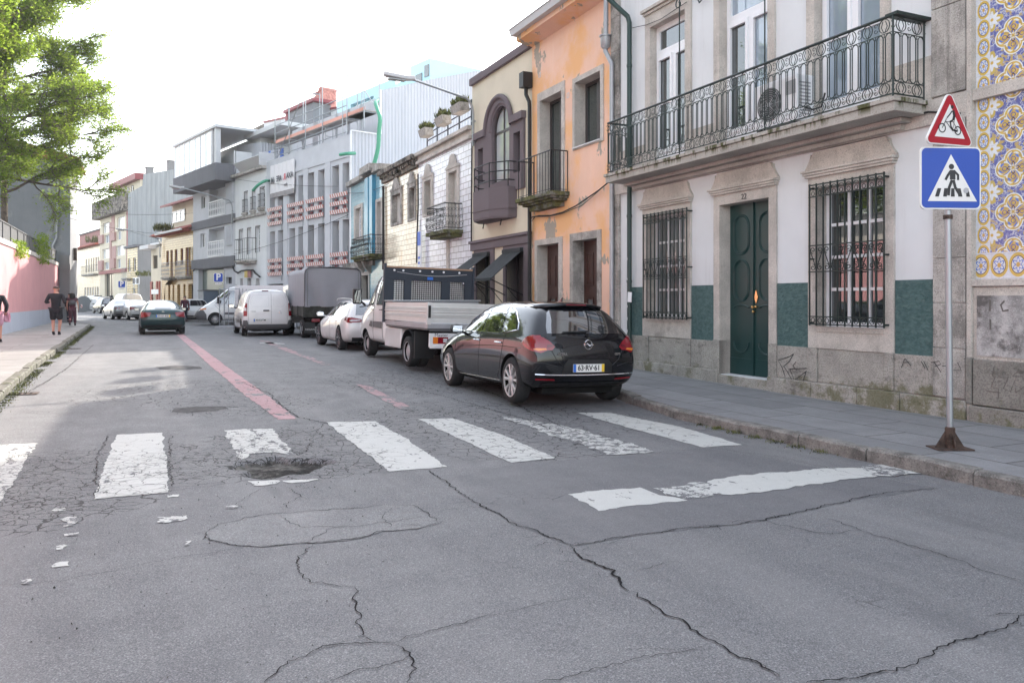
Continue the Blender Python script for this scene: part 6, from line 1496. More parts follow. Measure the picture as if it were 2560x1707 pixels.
for k, v in enumerate(((495,545,930,1030),(635,692,895,998),(490,540,1240,1355),(640,690,1215,1330),(612,635,770,1350),(636,672,690,880),(640,690,1060,1210))):
    r_ = fp_.R(B8, *v); mb = MB(); mb.box(r_[0], r_[1], -.25 if k < 4 else -.06, -.004, r_[2], r_[3]); mb.build('panel', M['pink_panel'], WP)
mb = MB(); r_ = fp_.R(B8, 490, 805, 1365, 1405); mb.box(0, LP-.9, -.15, -.005, r_[2], r_[3]); mb.build('band', M['redmetal'], WP)
mb = MB(); u_e = fp_.u(B8, 822); mb.box(u_e, LP, -.08, -.006, r_[2], zpp); mb.build('edge_panel', M['redmetal'], WP)
mb = MB(); mb.box(-1.2, LP+.05, -.7, .6, zpp+.06, zpp+2.1); mb.build('parapet', M['cornice_old'], WP)
mb = MB(); mb.box(2.5, LP, 1.2, 10, zpp+.1, zpp+3.6); mb.build('attic', M['cream_wall'], WP); mb = MB(); mb.box(1.9, LP+.1, .6, 10, zpp+3.6, zpp+4.3); mb.build('attic_roof', M['redmetal'], WP)
for k in range(4): win(WP, (4.2+k*2, 4.9+k*2, zpp+2.2, zpp+3.3), 1.12, 1, 1, M['brown_door'], M['glass'], .08)
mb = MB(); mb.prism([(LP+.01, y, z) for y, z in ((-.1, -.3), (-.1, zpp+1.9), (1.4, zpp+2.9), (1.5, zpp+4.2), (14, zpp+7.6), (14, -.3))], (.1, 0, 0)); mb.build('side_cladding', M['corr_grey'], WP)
for y, z, h_ in ((4.2, 4.6, 1.4), (1.9, 4.0, 1.0)): mb = MB(); mb.box(LP-.7, LP+.05, y, y+.7, zpp+z, zpp+z+h_); mb.box(LP-.8, LP+.1, y-.08, y+.78, zpp+z+h_, zpp+z+h_+.12); mb.build('chimney', M['concrete_dark'], WP)
# ---------------- older houses beyond
_, XO = beyond(190, 6.); fxo = Fac(XO, TH2)
WX = thing('town_house', 'old cream house with iron balconies, long gutter and a row of tall windows', 'house', XO, fxo.rz)
LX = fxo.u(B8, 503)-.02; zx = fxo.z(B8, 300, 1080); hx = [fxo.R(B8, a, b, 1215, 1380) for a, b in ((315,332),(347,364),(378,392),(405,422),(435,455),(463,480))]
ux0 = fxo.u(B8, 215); gx = [(fxo.u(K3, a), fxo.u(K3, b), .2, fxo.z(K3, 215, 130)) for a, b in ((215,245),(260,290),(305,335),(350,378),(395,420),(432,462))]
hx = [(a, b, hx[0][2], hx[0][3]) for a, b, c_, d in hx]
wallp(WX, LX, zx, hx+gx, M['tile_yellow'])
for h in hx+gx: win(WX, h, .12, 2, 3, M['pvc'], M['glass_dim'], .06)
mb = MB(); mb.box(-.5, LX, -.7, .3, zx, zx+.14); mb.prism([(-.5, -.7, zx+.14), (-.5, 5, zx+2.2), (-.5, 5, zx+.14)], (LX+.5, 0, 0)); mb.build('roof', M['rooftile'], WX)
iron_balcony(WX, hx[0][0]-.2, hx[-1][1]-.4, hx[0][2]-.3, 1.1, .6, M['black_iron'], .25, 'granite_dark', 0, False)
tuft(fxo, B8, 430, 1020, -.2, 1.3, 1.3, 'pale green weeds growing along the roof of the old cream house', 3)
WR = thing('rear_house', 'dark red sheet metal attic behind the old cream house', 'house', fxo.W(0, 3, 0), fxo.rz); f_x = Fac(fxo.W(0, 3, 0), TH2); r_ = f_x.R(B8, 240, 500, 930, 1080)
mb = MB(); mb.box(r_[0], LX, 0, 5, zx, r_[3]); mb.build('wall', M['redmetal'], WR); mb = MB(); mb.box(r_[0]-.1, LX, -.2, 5, r_[3], r_[3]+.2); mb.build('roof', M['slate_band'], WR)
s0_, ZO = beyond(160, 7.); s1_, _ = beyond(190, 7.); fz_ = Fac(ZO, TH2); WZ = thing('town_house', 'pale house half hidden behind the corner of the grey rendered building', 'house', ZO, fz_.rz); LZ = s0_-s1_; zz_ = fz_.z(B8, 205, 1130)
hz2_ = [(LZ-1-1.25*k-.7, LZ-1-1.25*k, a, b) for k in range(6) for a, b in ((.3, 2.9), (4.0, 6.3))]
wallp(WZ, LZ, zz_, hz2_, M['white_wall']); [win(WZ, h, .12, 2, 2, M['pvc'], M['glass_dim'], .08) for h in hz2_]
mb = MB(); mb.prism([(-.2, -.5, zz_), (-.2, 6, zz_+3), (-.2, 12, zz_)], (LZ, 0, 0)); mb.build('roof', M['rooftile'], WZ)
WY = thing('rear_house', 'far red tiled roofs showing above the pale house', 'house', fz_.W(0, 12, 0), fz_.rz); mb = MB(); mb.box(-8, 12, 0, 8, 0, zz_+3.5); mb.build('wall', M['redmetal'], WY); mb = MB(); mb.prism([(-8.3, -.5, zz_+3.5), (-8.3, 4, zz_+5.5), (-8.3, 8.5, zz_+3.5)], (20.5, 0, 0)); mb.build('roof', M['rooftile'], WY)
# street lamps and wires
u, z = fg.fp(A2(632, 1290), -.1); lamp('street_lamp', fg.W(LG-.15, -.15, z+.4), 0, 1., 3.0, .5, 'street lamp on a curved arm fixed to the grey flats', fg.rz)
u, z = fq.fp(B8(1262, 1000), -.1); lamp('street_lamp', fq.W(.05, -.15, z-.2), 0, 1., 2.4, .5, 'street lamp on the corner of the ochre tiled house', fq.rz)
def wire(p, q, r, sag, lab): cable('overhead_wire', [p, q], r, lab, 'wire', 4, sag)
LW = lambda a, b, z: P(a, b, z)
wire(fk.W(LK-.3, 0, fk.z(A4, 50, 905)), f2.W(1.2, -.1, f2.z(A4, 500, 775)), .012, .15, 'wire between the concrete building and the cream tiled house')
wire(fg.W(0, -.2, fg.z(A2, 0, 800)-.5), fk.W(9, -.1, fk.z(A2, 1900, 960)), .012, .3, 'long thin wire sagging across the banner')
wire(LW(57, -4.3, 7.2), fg.W(.3, -.1, 7.6), .014, .2, 'upper wire crossing the street from the grey rendered building')
wire(LW(57, -4.3, 6.7), fg.W(.1, -.1, 6.1), .012, .3, 'lower wire crossing the street from the grey rendered building')
wire(fg.W(LG, -.1, 4.4), fk.W(LK, -.1, 5.6), .012, .2, 'thin wire running past the striped barriers')
# ================================================================== left side: pink wall, grey building, tree
fl = Fac(P(-8, -4.75), TH+PI)                                        # facing the street from the left
PW = thing('boundary_wall', 'long pink rendered wall with pale blue base and dark railing on top', 'wall', P(-8, -4.75), TH+PI/2)
# local x runs up the street, local y away from the road
LWL = 64.9; zw = 3.62
mb = MB(); mb.box(0, LWL, 0, .35, 1.05, zw); mb.build('wall', M['pink_wall'], PW); mb = MB(); mb.box(0, LWL, -.03, .38, -.2, 1.049); mb.build('wall_base', M['paleblue_wall'], PW)
mb = MB(); mb.box(0, LWL, -.04, .4, zw+.001, zw+.2); mb.build('coping', M['granite'], PW)
mb = MB(); mb.box(0, LWL, .2, .23, zw+.25, zw+.95)
for z in (zw+.24, zw+.96): mb.box(0, LWL, .17, .26, z-.025, z+.025)
for i in range(33): mb.box(i*2, i*2+.05, .165, .265, zw+.2, zw+1.0)
mb.build('railing', M['darkgrey'], PW)
mb = MB(); mb.box(LWL-.6, LWL-.35, -.02, .02, 1.3, 2.6); mb.build('vent_slot', M['darkgrey'], PW)
def ivy(name, x0, x1, z0, z1, seed, lab, n_=500):
    rnd = random.Random(seed); mb = MB()
    for i in range(n_):
        c = Vector((rnd.gauss((x0+x1)/2, (x1-x0)/4), rnd.uniform(-.3, .1), rnd.uniform(z0, z1))); s_ = .07; a = Vector((rnd.uniform(-s_, s_), rnd.uniform(-s_, s_), rnd.uniform(-s_, s_))); b = Vector((rnd.uniform(-s_, s_), rnd.uniform(-s_, s_), rnd.uniform(-s_, s_)))
        mb.add([c, c+a, c+a+b, c+b], [(0, 1, 2, 3)])
    o = mb.build(name, M['leaf'], None); o.matrix_world = Matrix.Translation(P(-8, -4.75)) @ Matrix.Rotation(TH+PI/2, 4, 'Z'); tag(o, lab, 'plant')
n = NT('leaf'); c = n.geo(); v = n.noise(c, 1.6, 4, .7); v2 = n.noise(c, 7, 3, .6)
lc = n.mix(n.ss(v, .35, .65), (.07, .15, .02), (.22, .29, .05)); lc = n.mix(n.ss(v2, .58, .7, 0, .6), lc, (.26, .22, .10))
n.b.inputs['Base Color'].default_value = (.1, .2, .03, 1); d_ = n.n("ShaderNodeBsdfDiffuse"); t_ = n.n("ShaderNodeBsdfTranslucent"); mx = n.n("ShaderNodeMixShader"); n.put(d_.inputs[0], lc)
n.put(t_.inputs[0], n.mix(.5, lc, (.35, .45, .06))); mx.inputs[0].default_value = .6; n.t.links.new(d_.outputs[0], mx.inputs[1]); n.t.links.new(t_.outputs[0], mx.inputs[2]); n.t.links.new(mx.outputs[0], n.out.inputs[0]); M['leaf'] = n.m
ivy('creeper', 45.4, 47.4, 3.3, 4.0, 1, 'yellow green creeper hanging over the top of the pink wall'); ivy('creeper', 52.5, 57, 3.4, 4.9, 2, 'dark green creeper climbing the railing near the grey building', 900)
bl = (8+57)
GB = thing('grey_building', 'tall windowless grey rendered building beyond the pink wall', 'building', P(57, -4.2), TH+PI/2)
mb = MB(); mb.box(0, 6, -.0, 24, -.3, 10.3); mb.build('wall', M['grey_render'], GB)
mb = MB(); mb.box(-.3, 6.2, -.5, 24.2, 10.3, 10.5); mb.prism([(-.3, -.5, 10.5), (-.3, 8, 12.5), (-.3, 16, 10.5)], (6.4, 0, 0)); mb.build('roof', M['rooftile'], GB)
mb = MB(); mb.tube([(-.08, .6, 10.3), (-.08, .75, 5.4), (-.1, .95, 4.9), (-.1, .9, 4.4)], .06, 8); mb.build('rain_pipe', M['zinc'], GB, auto=40)
mb = MB(); mb.box(-1.2, -.03, -.05, .5, -.2, 4.3); mb.box(-1.25, -.0, -.08, .55, 3.4, 3.75); mb.build('corner_pillar', M['concrete_dark'], GB)
mb = MB(); mb.box(1.5, 1.9, -.25, -.05, 4.1, 4.9); mb.build('hanging_sign', M['rust'], GB)
def make_tree(loc, seed, label, H_=19, cr=4.3, trunk_h=7.6, nleaf=190000):
    rnd = random.Random(seed); T_ = thing('broadleaf_tree', label, 'tree', loc, 0, 'trees behind the pink wall'); tb = MB(); tips = []
    tb.tube([(0, 0, 0), (.05, 0, trunk_h*.5), (.0, .05, trunk_h)], [.2, .17, .14], 10)
    def branch(p, d, L_, r, lv):
        n_ = 6; pts = [p]; q = p.copy(); dd = d.copy()
        for i in range(n_):
            dd = (dd+Vector((rnd.gauss(0, .10), rnd.gauss(0, .10), rnd.gauss(.015, .07)))).normalized(); q = q+dd*(L_/n_); pts.append(q.copy())
            if lv >= 1: tips.append((q.copy(), lv, L_))
            if lv < 3 and i >= 1:
                for k in range(2 if lv else 1+(i % 2)):
                    a = Vector((rnd.gauss(0, 1), rnd.gauss(0, 1), rnd.gauss(.0, .85))); nd = (dd+a*.55).normalized(); branch(q.copy(), nd, L_*rnd.uniform(.34, .5), r*.5, lv+1)
        tb.tube(pts, [max(.006, r*(1-.75*i/n_)) for i in range(n_+1)], 5 if lv < 2 else 3, caps=False)
    p = Vector((0, .05, trunk_h)); z = trunk_h
    up_ = [Vector((rnd.gauss(0, .15), rnd.gauss(0, .15), 1)).normalized()]
    branch(p, up_[0], H_-trunk_h-1.5, .14, 1)
    k = 0; z = trunk_h*.9
    while z < H_-3:
        f = (z-trunk_h)/(H_-trunk_h); L_ = cr*(1.-.5*max(0, f)**1.6)*rnd.uniform(.8, 1.05); a = k*2.4+rnd.uniform(-.3, .3); el = .08+.55*max(0, f)+rnd.uniform(-.28, .3)
        branch(Vector((0, .03, z)), Vector((math.cos(a)*math.cos(el), math.sin(a)*math.cos(el), math.sin(el))), L_, .08, 0); z += rnd.uniform(.17, .32); k += 1
    tb.build('trunk', M['bark'], T_, smooth=True); mb = MB(); vs = []; fs = []; w8 = [t for t in tips if t[1] >= 2]*2+[t for t in tips if t[1] == 1]
    for i in range(nleaf):
        t = rnd.choice(w8); s_ = .06*rnd.uniform(.6, 1.5); c = t[0]+Vector((rnd.gauss(0, .19), rnd.gauss(0, .19), rnd.gauss(-.04, .14)))
        a = Vector((rnd.gauss(0, 1), rnd.gauss(0, 1), rnd.gauss(0, .45))).normalized()*s_; b = Vector((rnd.gauss(0, 1), rnd.gauss(0, 1), rnd.gauss(0, .45))).normalized()*s_*.9
        o_ = len(vs); vs += [c-a, c+b*.7, c+a, c-b*.7]; fs.append((o_, o_+1, o_+2, o_+3))
    mb.add(vs, fs); mb.build('crown', M['leaf'], T_); return T_
M['bark'] = surf('bark', (.12, .09, .07), .9, .3, 4, .8, 20, .02)
tr0 = make_tree(P(47, -6.4, .1), 11, 'bright green broadleaf tree rising from behind the pink wall')
for i, (a, b, s_) in enumerate(((24, -8, .8), (16, -8.6, .85), (8, -8.2, .8))):
    c = copy_tree(tr0); c.location = P(a, b, 0); c.rotation_euler = (0, 0, 1.3*i+.7); c.scale = (s_,)*3; c['label'] = 'green broadleaf tree behind the near end of the pink wall, seen only in window reflections'
# ------------------------------------------------------------------ vehicles (local x forward, y left, z up)
from mathutils.geometry import delaunay_2d_cdt
def paint(name, col, metal=.0, rough=.3, coat=1., dust=.45):
    n = NT(name); c = n.coord(); a = n.noise(c, 3, 4, .6)
    cc = n.mix(n.ss(a, .3, .7), tuple(x*.93 for x in col), col)
    d = n.noise(n.mapv(c, (1, 1, 1)), 1.5, 5, .7); zz = n.sep(c)[2]
    du = n.ma('MULTIPLY', n.ss(d, .4, .7), n.ss(zz, .25, .7, dust, 0)); cc = n.mix(du, cc, (.16, .145, .13))
    n.b.inputs['Coat Weight'].default_value = coat; n.b.inputs['Coat Roughness'].default_value = .03
    return n.fin(cc, n.ma('ADD', rough, n.ma('MULTIPLY', du, .5)), None, metal, .5 if col[0] > .1 else .15)
M['p_black'] = paint('black car paint', (.003, .0035, .006), 0, .2, 1., .07); M['p_white'] = paint('white car paint', (.78, .77, .77)); M['p_green'] = paint('dark green car paint', (.012, .045, .05), .3, .3, 1., .1)
M['p_silver'] = paint('silver car paint', (.26, .26, .27), .5, .35); M['p_dark'] = paint('charcoal car paint', (.02, .022, .025), 0, .25, 1., .1); M['p_beige'] = paint('pale van paint', (.42, .4, .38))
M['tyre'] = surf('tyre rubber', (.022, .022, .023), .85, .2, 8, .5, 60)
M['alloy'] = plain('alloy rim', (.5, .5, .5), .35, .4); M['alloy_dark'] = plain('dark rim', (.12, .12, .13), .35, .7); M['steel_rim'] = plain('steel rim', (.4, .4, .42), .45, .7)
M['car_glass'] = glassm('car glass', (.012, .014, .018), .01, .9); M['chrome'] = plain('chrome', (.8, .8, .82), .08, 1.)
M['red_lens'] = plain('red lamp lens', (.22, .005, .014), .12, coat=1.); M['amber_lens'] = plain('amber lamp lens', (.7, .2, .02), .15, coat=1.); M['clear_lens'] = plain('clear lamp lens', (.6, .6, .62), .1, coat=1.)
M['lamp_dark'] = plain('dark red lamp lens', (.12, .004, .012), .12, coat=1.)
M['plate'] = plain('number plate white', (.72, .72, .7), .4); M['plate_blue'] = plain('number plate blue', (.03, .15, .55), .4); M['plate_yellow'] = plain('number plate yellow', (.75, .5, .04), .4)
M['under'] = plain('underbody', (.012, .012, .012), .9, spec=.1)
def loft(st, bulge_r, bulge_f, dims, belt_crease=.35):
    """st: stations rear to front: (xb,xm,xbelt,xt, zb, w, zbelt, wb, wt, zt, zr)"""
    bm = bmesh.new(); rings = []
    for (xb, xm, xe, xt, zb, w_, ze, wb, wt, zt, zr) in st:
        side = [(xb, w_-.05, zb+.02), (xm, w_, zb+.2), (xm, w_, zb+(ze-zb)*.58), (xe*.6+xm*.4, w_*.6+wb*.4, ze-.07), (xe, wb, ze), (xt, wt, zt)]
        bot = [(xb, .6*w_, zb), (xb, 0, zb)]; top = [(xt, wt*.6, zt+(zr-zt)*.65), (xt, 0, zr)]
        right = [(x, -y, z) for x, y, z in side]
        ring = [bot[1], bot[0]]+side+[top[0], top[1]]+[(top[0][0], -top[0][1], top[0][2])]+right[::-1]+[(bot[0][0], -bot[0][1], bot[0][2])]
        rings.append([bm.verts.new(p) for p in ring])
    n = len(rings[0])                                                # 0 bc,1 b1,2..7 left side,8 t,9 tc,10 t',11..16 right side (7'..2'),17 b1'
    for a, b in zip(rings, rings[1:]):
        for j in range(n): k = (j+1) % n; bm.faces.new((a[j], b[j], b[k], a[k]))
    cl = bm.edges.layers.float.new('crease_edge')
    def cap(r, bulge, flip):
        rows = []
        for k in range(6):
            L_, R_ = r[2+k], r[16-k]
            if k == 0: rows.append([L_, r[1], r[0], r[17], R_]); continue
            if k == 5: rows.append([L_, r[8], r[9], r[10], R_]); continue
            row = [L_]
            for f in (.6, 0, -.6): x = L_.co.x+bulge*(1-f*f)*(1 if k < 4 else .7); row.append(bm.verts.new((x, L_.co.y*f, L_.co.z)))
            rows.append(row+[R_])
        for a, b in zip(rows, rows[1:]):
            for i in range(4): q = (a[i], a[i+1], b[i+1], b[i]); bm.faces.new(q[::-1] if flip else q)
    cap(rings[0], bulge_r, False); cap(rings[-1], bulge_f, True)
    bmesh.ops.recalc_face_normals(bm, faces=bm.faces)
    for e in bm.edges:
        a, b = e.verts
        for r in rings:
            pass
    if belt_crease:
        for j in (6, 12):
            for a, b in zip(rings, rings[1:]):
                e = bm.edges.get((a[j], b[j]))
                if e: e[cl] = belt_crease
    me = bpy.data.meshes.new('body'); bm.to_mesh(me); bm.free()
    o = bpy.data.objects.new('body', me); COL.objects.link(o); s_ = o.modifiers.new('s', 'SUBSURF'); s_.levels = 2; s_.render_levels = 2; apply_mods(o)
    vs = o.data.vertices; mn = [min(v.co[i] for v in vs) for i in range(3)]; mx = [max(v.co[i] for v in vs) for i in range(3)]
    L_, W_, z0, z1 = dims
    for v in vs:
        v.co.x = (v.co.x-(mn[0]+mx[0])/2)*L_/(mx[0]-mn[0]); v.co.y *= W_/(mx[1]-mn[1]); v.co.z = z0+(v.co.z-mn[2])*(z1-z0)/(mx[2]-mn[2])
    o.data.polygons.foreach_set('use_smooth', [True]*len(o.data.polygons)); return o
class Car:
    def __init__(s, name, label, cat, body_name, st, dims, mat, axles, rw, track, bulge=(-.06, .12), group=None, arch=.05, crease=.35, archw=.3):
        s.t = thing(name, label, cat, (0, 0, 0), 0, group); s.W = dims[1]
        b = loft(st, bulge[0], bulge[1], dims, crease); b.name = 'body'; b.data.materials.append(mat); b.data.materials.append(M['under'])
        me = b.data; s.bvh = BVHTree.FromPolygons([v.co.copy() for v in me.vertices], [tuple(p.vertices) for p in me.polygons])
        cm = MB()
        for ax in axles:
            for sg in (-1, 1):
                y0, y1 = sg*(dims[1]/2-archw), sg*(dims[1]/2+.2); y0, y1 = min(y0, y1), max(y0, y1)
                nn = 40; vs = [(ax+(rw+arch)*math.cos(2*PI*i/nn), y, rw+(rw+arch)*math.sin(2*PI*i/nn)) for y in (y0, y1) for i in range(nn)]
                cm.add(vs, [(i, (i+1) % nn, (i+1) % nn+nn, i+nn) for i in range(nn)]+[tuple(range(nn))[::-1], tuple(range(nn, 2*nn))], 0)
        cut = cm.build('cutter', [M['under']], None, fixn=True)
        md = b.modifiers.new('bool', 'BOOLEAN'); md.operation = 'DIFFERENCE'; md.object = cut; md.solver = 'EXACT'
        try: md.material_mode = 'TRANSFER'
        except Exception: pass
        apply_mods(b); bpy.data.objects.remove(cut); b.data.set_sharp_from_angle(angle=R(38)); b.parent = s.t; s.b = b
    def hit(s, o, d):
        h = s.bvh.ray_cast(Vector(o), Vector(d)); return h
    def side(s, x, z, sg=1, off=.004):
        h = s.hit((x, sg*3, z), (0, -sg, 0))
        if h[0] and abs(h[0].y) < .33*s.W: h = s.bvh.find_nearest(Vector((x, sg*s.W/2, z)))
        return (h[0]+h[1]*off if h[1].y*sg > 0 else h[0]-h[1]*off) if h[0] else s.bvh.find_nearest(Vector((x, sg*s.W/2, z)))[0]
    def end(s, y, z, sg=-1, off=.004):
        h = s.hit((sg*6, y, z), (-sg, 0, 0)); return (h[0]+h[1]*off if h[1].x*sg > 0 else h[0]-h[1]*off) if h[0] else s.bvh.find_nearest(Vector((sg*2.0, y, z)))[0]
    def patch(s, name, pts, mat, where, off=.005, step=.05, parent=None, sg=None):
        """outline lies in (x,z) for 'left'/'right', in (y,z) for 'rear'/'front'"""
        fn = {'left': lambda a, b: s.side(a, b, 1, off), 'right': lambda a, b: s.side(a, b, -1, off), 'rear': lambda a, b: s.end(a, b, -1, off), 'front': lambda a, b: s.end(a, b, 1, off)}[where]
        P_ = []
        for p, q in zip(pts, pts[1:]+pts[:1]):
            k = max(1, int(math.hypot(q[0]-p[0], q[1]-p[1])/step)); P_ += [(p[0]+(q[0]-p[0])*i/k, p[1]+(q[1]-p[1])*i/k) for i in range(k)]
        nb_ = len(P_); x0, x1 = min(p[0] for p in P_), max(p[0] for p in P_); y0, y1 = min(p[1] for p in P_), max(p[1] for p in P_)
        def inside(x, y):
            c = False
            for (ax, ay), (bx, by_) in zip(P_, P_[1:]+P_[:1]):
                if (ay > y) != (by_ > y) and x < (bx-ax)*(y-ay)/(by_-ay)+ax: c = not c
            return c
        ins = []; x = x0+step/2
        while x < x1:
            y = y0+step/2
            while y < y1:
                if inside(x, y) and min(abs(x-p[0])+abs(y-p[1]) for p in P_) > step*.45: ins.append((x, y))
                y += step
            x += step
        r = delaunay_2d_cdt([Vector(p) for p in P_+ins], [], [list(range(nb_))], 1, 1e-5)
        vs = [fn(v.x, v.y) for v in r[0]]; fs = [tuple(f) for f in r[2]]
        good = []
        for f in fs:
            a, b, c = [vs[i] for i in f[:3]]; nn = (b-a).cross(c-a); d = {'left': nn.y, 'right': -nn.y, 'rear': -nn.x, 'front': nn.x}[where]
            good.append(f if d > 0 else f[::-1])
        mb = MB(); mb.add(vs, good); return mb.build(name, mat, parent or s.t, smooth=True)
    def line(s, name, pts, mat, where, r=.004, off=.001, step=.04, parent=None, mb=None, closed=False):
        fn = {'left': lambda a, b: s.side(a, b, 1, off), 'right': lambda a, b: s.side(a, b, -1, off), 'rear': lambda a, b: s.end(a, b, -1, off), 'front': lambda a, b: s.end(a, b, 1, off)}[where]
        P_ = []
        for p, q in zip(pts, pts[1:]+(pts[:1] if closed else [])):
            k = max(1, int(math.hypot(q[0]-p[0], q[1]-p[1])/step)); P_ += [fn(p[0]+(q[0]-p[0])*i/k, p[1]+(q[1]-p[1])*i/k) for i in range(k)]
        if not closed: P_.append(fn(*pts[-1]))
        m = mb or MB(); m.tube(P_, r, 5, closed)
        if mb is None: return m.build(name, mat, parent or s.t)
    def wheel(s, x, y, r, w_, rim_mat, style='ten', rr=None):
        sg = 1 if y > 0 else -1; rr = rr or r*.68
        mb = MB(); k = w_/2
        mb.lathe([(rr, -k), (r-.035, -k-.004), (r-.012, -k*.86), (r, -k*.6), (r, k*.6), (r-.012, k*.86), (r-.035, k+.004), (rr, k), (rr, -k)], 40, (0, 0, 0), 'y')
        t = mb.build('tyre', M['tyre'], None, smooth=True); t.data.set_sharp_from_angle(angle=R(50))
        w = bpy.data.objects.new('wheel', None); COL.objects.link(w); w.parent = s.t; w.location = (x, y, r); w.empty_display_size = .1; t.parent = w
        mb = MB(); o = sg*k
        mb.lathe([(rr, o), (rr-.012, o*.98), (rr-.014, o*.8)], 36, (0, 0, 0), 'y')
        n_ = {'ten': 5, 'five': 5, 'steel': 8, 'seven': 7}[style]
        if style == 'steel':
            mb.lathe([(rr-.03, o*.45), (rr*.75, o*.3), (rr*.55, o*.75), (rr*.3, o*.8), (0, o*.85)], 28, (0, 0, 0), 'y')
        else:
            for i in range(n_):
                for d in ((-.16, .16) if style in ('ten',) else (0,)):
                    a = 2*PI*i/n_+PI/2; a1 = a+d*.8; a2 = a+d*1.75 if style == 'ten' else a; w1, w2 = (.013, .026) if style == 'ten' else (.03, .03)
                    def pt(ang, rad, ww, yy): return (rad*math.cos(ang)-ww*math.sin(ang), yy, rad*math.sin(ang)+ww*math.cos(ang))
                    q = [pt(a1, .05, -w1, o*.82), pt(a1, .05, w1, o*.82), pt(a2, rr-.01, w2, o*.9), pt(a2, rr-.01, -w2, o*.9)]
                    mid_ = [pt(a1, .05, 0, o*.95), pt(a2, rr-.01, 0, o*1.0)]
                    bq = [pt(a1, .05, -w1, o*.45), pt(a1, .05, w1, o*.45), pt(a2, rr-.01, w2, o*.55), pt(a2, rr-.01, -w2, o*.55)]
                    mb.add(q+mid_+bq, [(0, 4, 5, 3), (4, 1, 2, 5), (1, 7, 8, 2), (0, 3, 9, 6)])
            mb.lathe([(.07, o*.7), (.065, o*.95), (.03, o*1.02), (0, o*1.02)], 20, (0, 0, 0), 'y')
        m = mb.build('rim', rim_mat, w, fixn=False); m.data.materials[0] = rim_mat
        mb = MB(); mb.lathe([(rr-.004, o*.8), (rr-.02, o*.3), (rr-.03, 0), (0, 0)], 24, (0, 0, 0), 'y'); mb.build('dark_rim_back', M['under'], w)  # black barrel and disc: darkness of the spoke gaps put into colour
        return w
    def wheels(s, axles, r, w_, track, mat, style='ten', rr=None):
        for ax in axles:
            for sg in (1, -1): s.wheel(ax, sg*(track/2), r, w_, mat, style, rr)
    def plate(s, text, y, z, where='rear', x=None, yel=None, w_=.52, bz=.11, tilt=0):
        sg = -1 if where == 'rear' else 1; p = s.end(y, z, sg, 0) if x is None else Vector((x, y, z)); x = p.x+sg*.012
        T_ = MB(); T_.box(x-.006, x+.006, y-w_/2, y+w_/2, z-bz/2, z+bz/2); pl_ = T_.build('number_plate', M['plate'], s.t)
        T_ = MB(); yy = y-sg*(-w_/2); f = -1 if where == 'rear' else 1
        left = y+w_/2 if where == 'rear' else y-w_/2; ds = -1 if where == 'rear' else 1
        T_.box(x+sg*.0062, x+sg*.008, left, left+ds*.045, z-bz/2+.002, z+bz/2-.002); T_.build('country_band', M['plate_blue'], pl_)
        if yel: T_ = MB(); r_ = y-w_/2 if where == 'rear' else y+w_/2; T_.box(x+sg*.0062, x+sg*.008, r_, r_-ds*.045, z-bz/2+.002, z+bz/2-.002); T_.build('date_band', M['plate_yellow'], pl_)
        Mx = Matrix.Translation((x+sg*.0075, y, z)) @ Matrix.Rotation(PI/2*(1 if sg > 0 else -1), 4, 'Z') @ Matrix.Rotation(PI/2, 4, 'X')
        text_mesh(text, bz*.92, M['black'], 'plate_text', pl_, Mx, .001, .002)
        return pl_
    def put(s, p, th, z=None):
        s.t.location = (p.x, p.y, gz(p.x, p.y) if z is None else z); s.t.rotation_euler = (0, 0, th+PI/2)
    def mirror(s, x, y, z, mat, sc=1., both=True):
        for sg in ((1, -1) if both else (1,)):
            mb = MB(); c = Vector((x, sg*y, z)); nn = 8
            for i, (dx, f) in enumerate(((-.05, .8), (-.04, .95), (.03, 1.), (.09, .8), (.12, .4))):
                for j in range(nn):
                    a = 2*PI*j/nn; e = .75; cy = math.copysign(abs(math.cos(a))**e, math.cos(a)); cz = math.copysign(abs(math.sin(a))**e, math.sin(a))
                    mb.v.append(tuple(c+Vector((dx, sg*.0+cy*.115*f, cz*.075*f))*sc if False else (c.x+dx*sc, c.y+cy*.115*f*sc, c.z+cz*.075*f*sc)))
            for i in range(4):
                for j in range(nn): mb.f.append((i*nn+j, i*nn+(j+1) % nn, (i+1)*nn+(j+1) % nn, (i+1)*nn+j)); mb.mi.append(0)
            mb.f += [tuple(range(nn)), tuple(range(4*nn, 5*nn))[::-1]]; mb.mi += [0, 0]
            mb.tube([(c.x+.03, c.y-sg*.08*sc, c.z-.04*sc), (c.x+.05, c.y-sg*.2*sc, c.z-.08*sc)], .025*sc, 6)
            m = mb.build('mirror', mat, s.t, smooth=True, fixn=True); m.data.set_sharp_from_angle(angle=R(45))
            g = MB(); g.quad((c.x-.052*sc, c.y-.085*sc, c.z-.05*sc), (c.x-.052*sc, c.y+.085*sc, c.z-.05*sc), (c.x-.052*sc, c.y+.085*sc, c.z+.05*sc), (c.x-.052*sc, c.y-.085*sc, c.z+.05*sc)); g.build('mirror_glass', M['chrome'], m)
    def handles(s, xs, z, mat):
        for sg in (1, -1):
            for x in xs:
                p, q = s.side(x-.09, z, sg, .022), s.side(x+.09, z, sg, .022); mb = MB(); mb.tube([s.side(x-.1, z, sg, .0), p, (p+q)/2, q, s.side(x+.1, z, sg, 0)], .012, 6); mb.build('door_handle', mat, s.t)
    def underbox(s, x0, x1, w_, z0, z1): mb = MB(); mb.box(x0, x1, -w_, w_, z0, z1); mb.build('underbody', M['under'], s.t)
AX = lambda L_, ro, wb: (-L_/2+ro, -L_/2+ro+wb)
def place_ab(a, b): return P(a, b)
def img(sx, gy, h=1.40): Y = h*F/(gy-HY); return Vector(((sx-CX)/F*Y, Y, 0))
